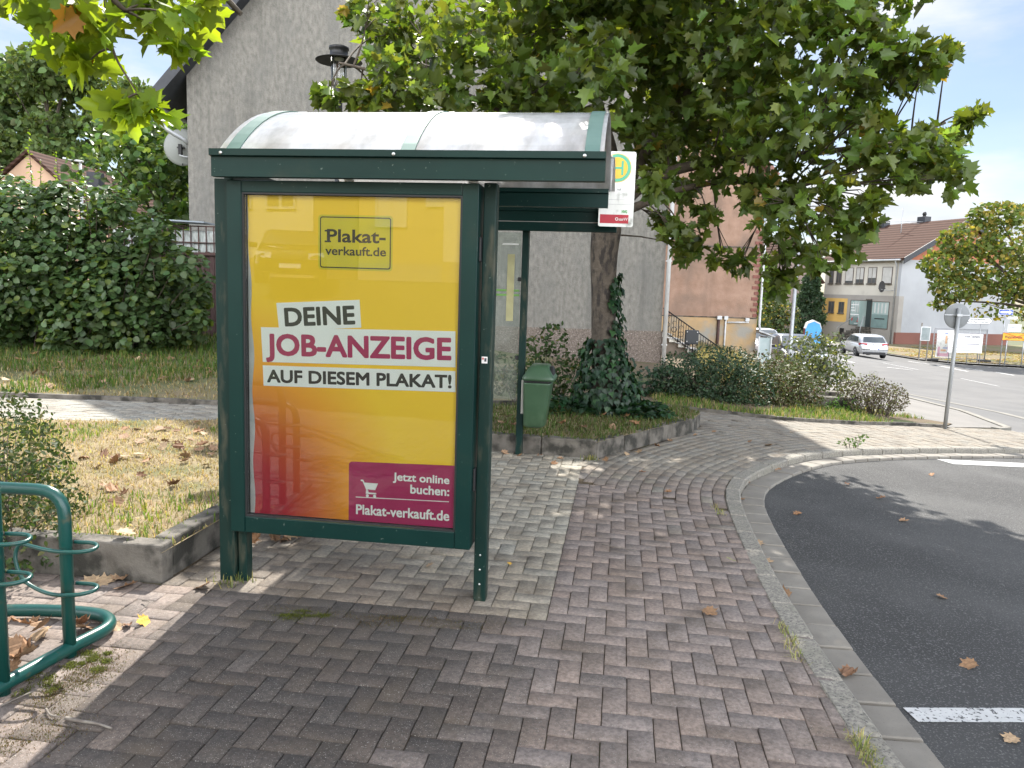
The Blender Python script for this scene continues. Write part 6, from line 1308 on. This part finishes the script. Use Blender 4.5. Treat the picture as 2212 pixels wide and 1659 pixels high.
MB().prism([(-.34, -.018, 3.12), (.2, -.018, 3.12), (.2, -.018, 3.06), (.4, -.018, 3.18), (.2, -.018, 3.30), (.2, -.018, 3.24), (-.34, -.018, 3.24)], (0, .003, 0)).build('arrow', M_white, ow)
add_text(MB(), 'Einbahnstraße', -.32, .18, 3.145, 3.215, PM(-.0195), .01).build('lettering', M_ink, ow)
nm = MB().bb(-.3, .3, -.01, 0, 0, .14).build('name_plate', M_white, None); nm.location = (29.62, 45.95, 0.76); nm.rotation_euler = (0, 0, R(2)); tag(nm, 'narrow white street name plate below the blue one way sign', 'sign'); add_text(MB(), 'Herrengarten', -.26, .26, .03, .11, PM(-.013), .02).build('lettering', M_ink, nm)
MB().bb(-.45, -.3, -.002, .03, .05, .08).build('bracket', M_zinc, nm)
ws = MB().bb(-.4, .4, -.01, 0, 0, .42).build('white_notice', M_white, None); ws.location = (29.75, 45.9, 0.02); ws.rotation_euler = (0, 0, R(2)); tag(ws, 'white rectangular notice with small print above the yellow diversion sign', 'sign'); MB().bb(-.3, .3, -.012, -.01, .27, .31).bb(-.3, .3, -.012, -.01, .2, .24).bb(-.05, .25, -.012, -.01, .08, .12).build('print', pmat('notice_blue', (0.12, 0.13, 0.3)), ws); MB().bb(-.6, -.38, .0, .03, .1, .14).build('bracket', M_zinc, ws)
ys = empty('diversion_sign', (29.8, 45.7, gz(29.8, 45.7)), R(2), 'yellow direction sign crossed out in red on two poles at far right', 'sign')
zY = 1.52
MB().cyl((-.52, .03, 0), (-.52, .03, zY + .4), .03, 8).cyl((.5, .03, 0), (.5, .03, zY + .4), .03, 8).build('pole', M_zinc, ys)
MB().prism([(x, -.006, z) for x, z in rrect(-.86, .9, zY, zY + .46, .04)], (0, .01, 0)).build('border', M_ink, ys); MB().prism([(x, -.011, z) for x, z in rrect(-.84, .88, zY + .02, zY + .44, .03)], (0, .003, 0)).build('plate', pmat('sign_orange', (0.75, 0.36, 0.02)), ys)
t_ = add_text(MB(), 'Wemmetsweiler', -.72, .38, zY + .13, zY + .31, PM(-.013), .02); add_text(t_, '3 km', .5, .82, zY + .13, zY + .29, PM(-.013), .02); t_.build('lettering', M_ink, ys)
mb = MB(); mb.prism([(-.82, -.02, zY + .0), (-.74, -.02, zY), (.9, -.02, zY + .5), (.82, -.02, zY + .5)], (0, .004, 0)); mb.prism([(-.82, -.026, zY + .47), (-.74, -.026, zY + .47), (.9, -.026, zY - .02), (.82, -.026, zY - .02)], (0, .004, 0)); mb.build('red_cross', pmat('cross_red', (0.5, 0.02, 0.02)), ys)
# litter leaves on the verge
P_ = np.array(scat(5200, VERGE[:3] + [(50, 44), (50, 55), (32, 62), (26.5, 60)], 0.07, lambda x, y: nse(x, y, .9, 1) > .42)); k = len(P_)
o = leaf_mesh('leaf_litter', P_, frames(k, 0.8), rng.uniform(.1, .2, k), ROUND, vary((0.32, 0.23, 0.12), k, 0.3, (0.28, 0.25, 0.08), 0.3), M_leaf_m, None); o['kind'] = 'stuff'

# ================================================================ CARS
def car(label, colr, loc, rz, group=None, L=4.2, Wd=1.78, H=1.46, hatch=True, metal=0.5):
    c = empty('parked_car' if label.startswith('parked') or 'parked' in label else 'car', loc, rz, label, 'car', group)
    P = pmat('car_paint', colr, tuple(x * .97 for x in colr), 2, 0.25, metal, coat=0.6)
    w = Wd / 2; h = L / 2
    def sec(x, zt, hw, zb=0.28): return [(x, -hw * .9, zb), (x, -hw, zb + .2), (x, -hw, zt - .22), (x, -hw * .93, zt - .04), (x, -hw * .8, zt), (x, hw * .8, zt), (x, hw * .93, zt - .04), (x, hw, zt - .22), (x, hw, zb + .2), (x, hw * .9, zb)]
    MB().loft([sec(-h, .78, w * .84, .42), sec(-h + .06, .94, w * .93, .3), sec(-h + .3, .96, w * .99), sec(-.4, .96, w), sec(h - 1.25, .95, w), sec(h - .7, .86, w * .985), sec(h - .2, .74, w * .93, .26), sec(h - .03, .66, w * .83, .34), sec(h, .56, w * .76, .42)]).build('body', P, c, smooth=True)
    def ring(x, z, hw): return (x, hw, z)
    xb, xr0, xr1, xf = -h + .1, -h + .55, .15, h - 1.15
    zt = H; wt = w * .74; wb = w * .93
    def cs(x, z, hw): return [(x, -hw, .9), (x, -hw + (hw - wt) * (z - .9) / (H - .9), z - .05), (x, -wt * .8, z), (x, wt * .8, z), (x, hw - (hw - wt) * (z - .9) / (H - .9), z - .05), (x, hw, .9)]
    MB().loft([cs(xb, .98, wb), cs(xb + .22, 1.22, wb), cs(xr0, H - .04, wb), cs(-.6, H, wb), cs(xr1, H - .02, wb), cs((xr1 + xf) / 2, 1.2, wb), cs(xf, .97, wb)]).build('cabin', P, c, smooth=True)
    G = M_dglass
    def yb(z, s, e=.012): return s * (wb - (wb - wt) * (z - .9) / (H - .9) + e)
    for s in (-1, 1):
        for q in ([(-h + .62, 1.0), (-.42, .99), (-.42, H - .13), (-h + .85, H - .16)], [(-.34, .99), (xf - .35, .98), (xr1 + .1, H - .13), (-.34, H - .12)]):
            MB().prism([(x, yb(z, s), z) for x, z in q], (0, -s * .02, 0)).build('window', G, c)
        for x in (-h + .78, h - .85):
            wo_ = MB().lathe([(0.0, -.1), (.30, -.1), (.31, -.09), (.315, .09), (.30, .1), (0, .1)], (x, s * (w - .1), .315), 24, 'Y').build('wheel', M_black, c)
            mb = MB().lathe([(.0, .0), (.04, .0), (.05, -.01 * s), (.17, -.012 * s), (.205, .005 * s), (.205, -.02 * s)], (x, s * (w + .008), .315), 20, 'Y'); mb.build('rim', M_zinc, wo_)
            MB().prism([(x + .37 * math.cos(a * .314), s * (w + .004), .33 + .37 * math.sin(a * .314)) for a in range(11)] + [(x - .34, s * (w + .004), .3), (x + .34, s * (w + .004), .3)][:0], (0, -s * .02, 0)).build('wheel_arch', M_black, c)
        MB().box((xf - .38, s * (w + .08), 1.0), (.12, .2, .13), .03).build('mirror', M_black, c)
        MB().loft([[(-h - .005, s * w * .5, .84), (-h + .04, s * w * .5, .95), (-h + .04, s * w * .92, .96), (-h + .28, s * (w * .985), .94), (-h + .22, s * (w * .985), .82), (-h + .02, s * w * .84, .8)], [(-h + .1, s * w * .5, .84), (-h + .12, s * w * .5, .93), (-h + .12, s * w * .88, .93), (-h + .24, s * w * .9, .92), (-h + .2, s * w * .9, .83), (-h + .1, s * w * .8, .82)]], smooth=False).build('tail_light', M_tail, c)
        MB().prism([(h - .33, s * w * .94, .7), (h - .02, s * w * .72, .62), (h - .03, s * w * .5, .62), (h - .2, s * w * .5, .76), (h - .38, s * w * .92, .8)], (.035, 0, .012)).build('headlight', M_head, c)
    MB().prism([(xb + .015, -wb * .8, 1.0), (xb + .015, wb * .8, 1.0), (xr0 - .1, wt * .86, H - .14), (xr0 - .1, -wt * .86, H - .14)], (-.035, 0, .01)).build('rear_window', G, c)
    MB().prism([(xf - .04, -wb * .86, .99), (xf - .04, wb * .86, .99), (xr1 + .08, wt * .88, H - .09), (xr1 + .08, -wt * .88, H - .09)], (.03, 0, .035)).build('windscreen', G, c)
    for x, s in ((-h - .0, -1), (h + .0, 1)):
        MB().box((x + s * .012, 0, .62 if s < 0 else .45), (.02, .52, .11), .004).build('number_plate', M_white, c)
        MB().bb(x - .1, x + s * .004 + (.1 if s < 0 else -.1), -w * .72, w * .72, .27, .42).build('bumper', M_black, c)
    MB().bb(h - .06, h - .004, -w * .5, w * .5, .5, .6).build('grille', M_black, c)
    return c
M_tail = pmat('tail_red', (0.42, 0.015, 0.02), None, 5, 0.2); M_head = pmat('lamp_clear', (0.6, 0.62, 0.64), None, 5, 0.1)
g_ = car('silver hatchback driving away on the street with red tail lights', (0.55, 0.56, 0.57), (22.35, 49.2, T(22.3, 49) - .068), R(84))
MB().bb(-2.125, -2.118, -.26, -.21, .57, .67).build('plate_band', pmat('plate_blue', (0.02, 0.07, 0.4)), g_)
MB().lathe([(0.0, -.012), (.045, -.012), (.05, 0)], (-2.08, 0, .87), 14, 'X').build('emblem', M_steel, g_)
car('dark grey parked car facing the camera behind the rose bush', (0.10, 0.105, 0.115), (12.0, 33.0, T(12.0, 33) - .05), R(-93), 'cars parked at the roadside', 4.3, 1.8, 1.48)
car('white parked car behind the dark grey parked car', (0.66, 0.67, 0.68), (12.7, 39.5, T(12.7, 39.5) - .02), R(-92), 'cars parked at the roadside', 4.3, 1.78, 1.46, metal=.1)
# ---- what stands behind the photographer and shows in the poster glass
car('dark hatchback parked uphill behind the photographer, mirrored in the poster glass', (0.02, 0.021, 0.024), (-10.6, -11.2, T(-10.6, -11.2)), R(60))
for (x0, x1, y, h_, cl_, nm_, lab, wins) in ((-19, -11.9, -14.5, 7.5, (0.68, 0.62, 0.5), 'opposite_house', 'cream house behind the photographer mirrored left in the poster glass', ((-13.6, -12.5, 3.9, 5.3), (-15.2, -14.1, 3.9, 5.3))),
                                       (-11.85, -7.35, -17.5, 8.0, (0.5, 0.36, 0.18), 'opposite_house', 'ochre house behind the photographer mirrored in the middle of the poster', ((-11.2, -10.0, 3.6, 5.9), (-9.3, -8.2, 4.3, 5.9))),
                                       (-7.3, -1.0, -14.0, 8.0, (0.72, 0.64, 0.5), 'opposite_house', 'pale cream house behind the photographer mirrored right in the poster glass', ((-4.6, -3.4, 4, 5.4), (-6.4, -5.6, 1.95, 3.9)))):
    oh = empty(nm_, ((x0 + x1) / 2, y, 1.6), 0, lab, 'house', 'houses opposite')
    MB().bb(x0, x1, y - 6, y, 1.4, 1.4 + h_).build('wall', pmat('opposite_render', cl_, None, 0.6, 0.9), oh, True)
    MB().bb(x0 - .02, x1 + .02, y - .4, y + .03, 1.3, 2.35).build('plinth', M_greyr if cl_[2] < .3 else M_ochre, oh, True)
    MB().prism([(x0 - .2, y + .5, 1.4 + h_), (x0 - .2, y - 3, 1.4 + h_ + 2.8), (x0 - .2, y - 6.5, 1.4 + h_)], (x1 - x0 + .4, 0, 0)).build('roof', M_tile, oh, True)
    for (a, b, c_, d) in wins:
        f = MB(); f.bb(a, b, y + .0, y + .07, c_, c_ + .08).bb(a, b, y, y + .07, d - .08, d).bb(a, a + .08, y, y + .07, c_ + .08, d - .08).bb(b - .08, b, y, y + .07, c_ + .08, d - .08).bb((a + b) / 2 - .05, (a + b) / 2 + .05, y, y + .06, c_ + .08, d - .08)
        fo = f.build('window', M_wframe, oh, True); MB().bb(a + .04, b - .04, y - .02, y + .03, c_ + .04, d - .04).build('pane', M_dglass if cl_[0] > .6 else M_cur, fo, True)

# ================================================================ FALLEN LEAVES AND TWIGS
LVM = []
def curled(seed, curl):
    r_ = random.Random(seed); sh_ = PLANE; k = len(sh_); xs = [0, 0] + [p[0] for p in sh_[1:-1]] + [-p[0] for p in sh_[1:-1]]; ys = [0, 1] + [p[1] for p in sh_[1:-1]] * 2
    V = []
    for x, y in zip(xs, ys):
        x2 = x * (1 - 0.35 * curl * abs(x)); z = curl * (0.55 * x * x + 0.28 * (y - .45) ** 2) + r_.uniform(-.025, .035) * curl + 0.012
        V.append((x2 * r_.uniform(.92, 1.05), (y - .45), z))
    ki = k - 2; fr = [0] + list(range(2, 2 + ki)) + [1]; fl = [1] + list(range(1 + 2 * ki, 1 + ki, -1)) + [0]
    return V, fr, fl
for i, (cv, cl_) in enumerate([(0.9, (0.27, 0.155, 0.08)), (1.5, (0.34, 0.21, 0.12)), (1.9, (0.22, 0.115, 0.06)), (0.6, (0.42, 0.29, 0.17)), (1.3, (0.3, 0.155, 0.07)), (0.5, (0.62, 0.36, 0.05)), (0.5, (0.30, 0.33, 0.08))]):
    V, fr, fl = curled(50 + i, cv); me = bpy.data.meshes.new('fallen_leaf'); me.from_pydata(V, [], [fr, fl])
    mm = pmat('dead_leaf', cl_, tuple(c * .6 for c in cl_), 9, 0.75); me.materials.append(mm); LVM.append(me)
def leaf_at(x, y, z, label, group, size=None, kind=None, tilt=0.25):
    o = bpy.data.objects.new('fallen_leaf', LVM[kind if kind is not None else rnd.choice([0, 1, 2, 3, 4])]); COL.objects.link(o)
    s = size or rnd.uniform(0.07, 0.13); o.scale = (s, s, s); o.location = (x, y, z); o.rotation_euler = (rnd.gauss(0, tilt), rnd.gauss(0, tilt) + (math.pi if rnd.random() < .2 and tilt > .3 else 0), rnd.uniform(0, 6.28))
    tag(o, label, 'leaf', group); return o
leaf_at(-1.73, 3.51, 0.006, 'bright orange yellow dry leaf on the bricks by the bike stand', 'fallen leaves', 0.085, 5)
leaf_at(1.07, 3.83, 0.006, 'single pinkish brown leaf on the red bricks near the kerb', 'fallen leaves', 0.095, 0)
leaf_at(1.33, 6.25, 0.006, 'small brown leaf alone on the curved brick courses', 'fallen leaves', 0.07, 4)
leaf_at(1.22, 6.9, 0.004, 'dark brown leaf on the curved bricks before the planter corner', 'fallen leaves', 0.08, 2)
leaf_at(1.40, 4.62, 0.014, 'yellow green leaf on the rough kerb stone', 'fallen leaves', 0.07, 6)
leaf_at(-0.45, 4.38, 0.006, 'tan leaf on the light bricks below the poster case', 'fallen leaves', 0.06, 3)
leaf_at(0.02, 4.45, 0.006, 'bright yellow leaf scrap beside the right shelter post', 'fallen leaves', 0.035, 5)
for (x, y) in [(1.68, 4.91), (1.71, 4.85), (1.63, 4.65), (1.61, 4.29), (1.96, 6.45), (1.95, 6.33), (1.75, 5.21), (2.03, 6.7), (1.59, 3.35), (2.12, 7.0), (2.35, 7.3), (2.7, 7.62), (1.66, 4.75), (1.9, 6.2), (1.88, 6.05), (3.1, 8.1), (1.62, 4.85), (2.2, 6.98)]:
    leaf_at(x, y, T(x, y) - 0.052, 'dry brown leaf lying in the gutter along the curved kerb', 'leaves in the gutter', rnd.uniform(.07, .12))
for (x, y) in [(2.25, 3.53), (2.05, 2.9), (3.35, 6.74), (3.2, 6.04), (3.24, 7.21), (2.34, 6.05), (2.6, 4.4), (4.6, 8.2)]:
    leaf_at(x, y, T(x, y) - 0.068, 'brown leaf scattered on the dark asphalt of the bus bay', 'leaves on the asphalt', rnd.uniform(.06, .1))
for (x, y) in [(2.94, 8.6), (2.77, 8.75), (0.43, 7.2), (-0.05, 7.58), (0.3, 7.5), (1.2, 7.75), (1.6, 8.25), (2.2, 9.0), (1.35, 7.9), (0.5, 7.42), (0.95, 7.45), (1.8, 8.55), (2.5, 9.3), (0.1, 7.5), (3.6, 9.7)]:
    leaf_at(x, y, T(x, y) + 0.005, 'brown leaf on the bricks at the foot of the planter edging', 'leaves on the path', rnd.uniform(.06, .1))
for (x, y) in [(-2.17, 4.0), (-2.1, 4.03), (-2.02, 3.92), (-1.83, 3.44), (-1.62, 3.96), (-1.78, 3.46), (-2.25, 3.98)]:
    leaf_at(x, y, T(x, y) + 0.006, 'brown leaf on the bricks below the left bed edging', 'leaves by the bed edging', rnd.uniform(.06, .13))
for _ in range(26):
    x, y = -1.45 + rnd.gauss(0, .12), 4.95 + rnd.gauss(0, .2); x = max(x, -1.66 + (y - 4.95) * .13)
    leaf_at(x, y, rnd.uniform(.004, .05), 'dry brown leaf in the heap behind the left shelter post', 'leaf heap behind the post', rnd.uniform(.08, .13), None, .6)
for _ in range(34):
    x, y = rnd.uniform(-2.35, -1.95), rnd.uniform(2.8, 3.42)
    if x > -2.0 + (y - 2.85) * .22: continue
    leaf_at(x, y, rnd.uniform(.005, .07), 'dry brown leaf heaped inside the bike stand base loop', 'leaf heap in the bike stand', rnd.uniform(.09, .15), None, .6)
BL = [(-3.26, 6.89), (-3.2, 7.24), (-3.29, 6.68), (-3.13, 5.98), (-3.45, 6.1), (-4.19, 7.19), (-2.67, 6.48), (-2.51, 6.33), (-2.75, 5.18), (-2.6, 5.08), (-3.19, 5.81), (-3.01, 6.53), (-2.89, 6.01), (-3.71, 7.27), (-4.18, 6.74), (-3.67, 6.15), (-2.67, 6.78), (-2.91, 7.18), (-2.55, 4.86), (-2.61, 6.05), (-3.07, 6.24), (-3.4, 7.33), (-2.98, 6.73), (-2.93, 6.95), (-3.34, 6.2)]
BL += [(rnd.gauss(-3.0, .7), rnd.gauss(6.9, .8)) for _ in range(26)] + [(rnd.uniform(-4.8, -2.2), rnd.uniform(5.2, 8.0)) for _ in range(14)]
for (x, y) in BL:
    if inside(x, y, BED): leaf_at(x, y, T(x, y) + 0.185, 'curled brown leaf on the dry grass of the raised bed', 'leaves on the dry grass', rnd.uniform(.07, .13), None, .35)
leaf_at(-2.12, 4.13, 0.23, 'large tan leaf lying on top of the left bed edging', 'leaves on the dry grass', .12, 3)
for (x, y) in [(0.04, 8.09), (0.14, 8.39), (0.57, 8.33), (0.73, 8.82), (1.1, 9.0), (1.35, 8.95), (1.39, 8.5), (-0.02, 8.66), (0.78, 8.1), (1.13, 8.3), (0.05, 8.3), (-.1, 8.2), (0.3, 8.7)]:
    leaf_at(x, y, T(x, y) + 0.2, 'orange brown leaf on the grass around the plane tree foot', 'leaves under the tree', rnd.uniform(.09, .14), None, .35)
for (x, y) in [(-8.33, 12.87), (-7.15, 11.58), (-7.55, 12.74), (-7.4, 13.16), (-6.34, 11.51), (-6.68, 13.8), (-6.06, 13.57), (-5.43, 12.68), (-5.92, 13.9), (-5.64, 12.29), (-6.56, 13.41), (-6.46, 12.58), (-8.5, 13.59), (-6.48, 10.69), (-7.23, 13.59), (-4.91, 11.61)] + [(rnd.uniform(-9, -4.4), rnd.uniform(10.8, 13.6)) for _ in range(26)]:
    leaf_at(x, y, T(x, y) + 0.06, 'brown leaf on the lawn strip in front of the large bush', 'leaves on the lawn', rnd.uniform(.1, .17), None, .35)
def twig(P, r, label):
    c = Vector(P[0]); o = MB().tube(catmull(P, 4), [r * (1 - .5 * i / (4 * (len(P) - 1))) for i in range(4 * (len(P) - 1) + 1)], 6).build('twig', pmat('grey_twig', (0.22, 0.2, 0.17), (0.12, 0.1, 0.085), 20, .9), None, loc=c); tag(o, label, 'twig')
twig([(-1.62, 2.68, .006), (-1.55, 2.655, .012), (-1.49, 2.65, .008), (-1.42, 2.625, .006)], .008, 'short grey twig on the dark bricks at lower left')
twig([(-1.73, 2.74, .005), (-1.69, 2.70, .006), (-1.65, 2.69, .005)], .005, 'thin pale twig beside the short grey twig at lower left')
twig([(-1.95, 2.62, .006), (-1.9, 2.75, .01), (-1.84, 2.86, .012)], .005, 'thin pale twig leaning by the bike stand base')
twig([(0.62, 4.86, .006), (0.72, 4.80, .008), (0.83, 4.74, .006)], .004, 'small dark twig on the red bricks right of the shelter')
twig([(-1.85, 3.75, .006), (-1.79, 3.7, .02), (-1.8, 3.6, .006)], .004, 'forked twig on the bricks behind the bike stand')
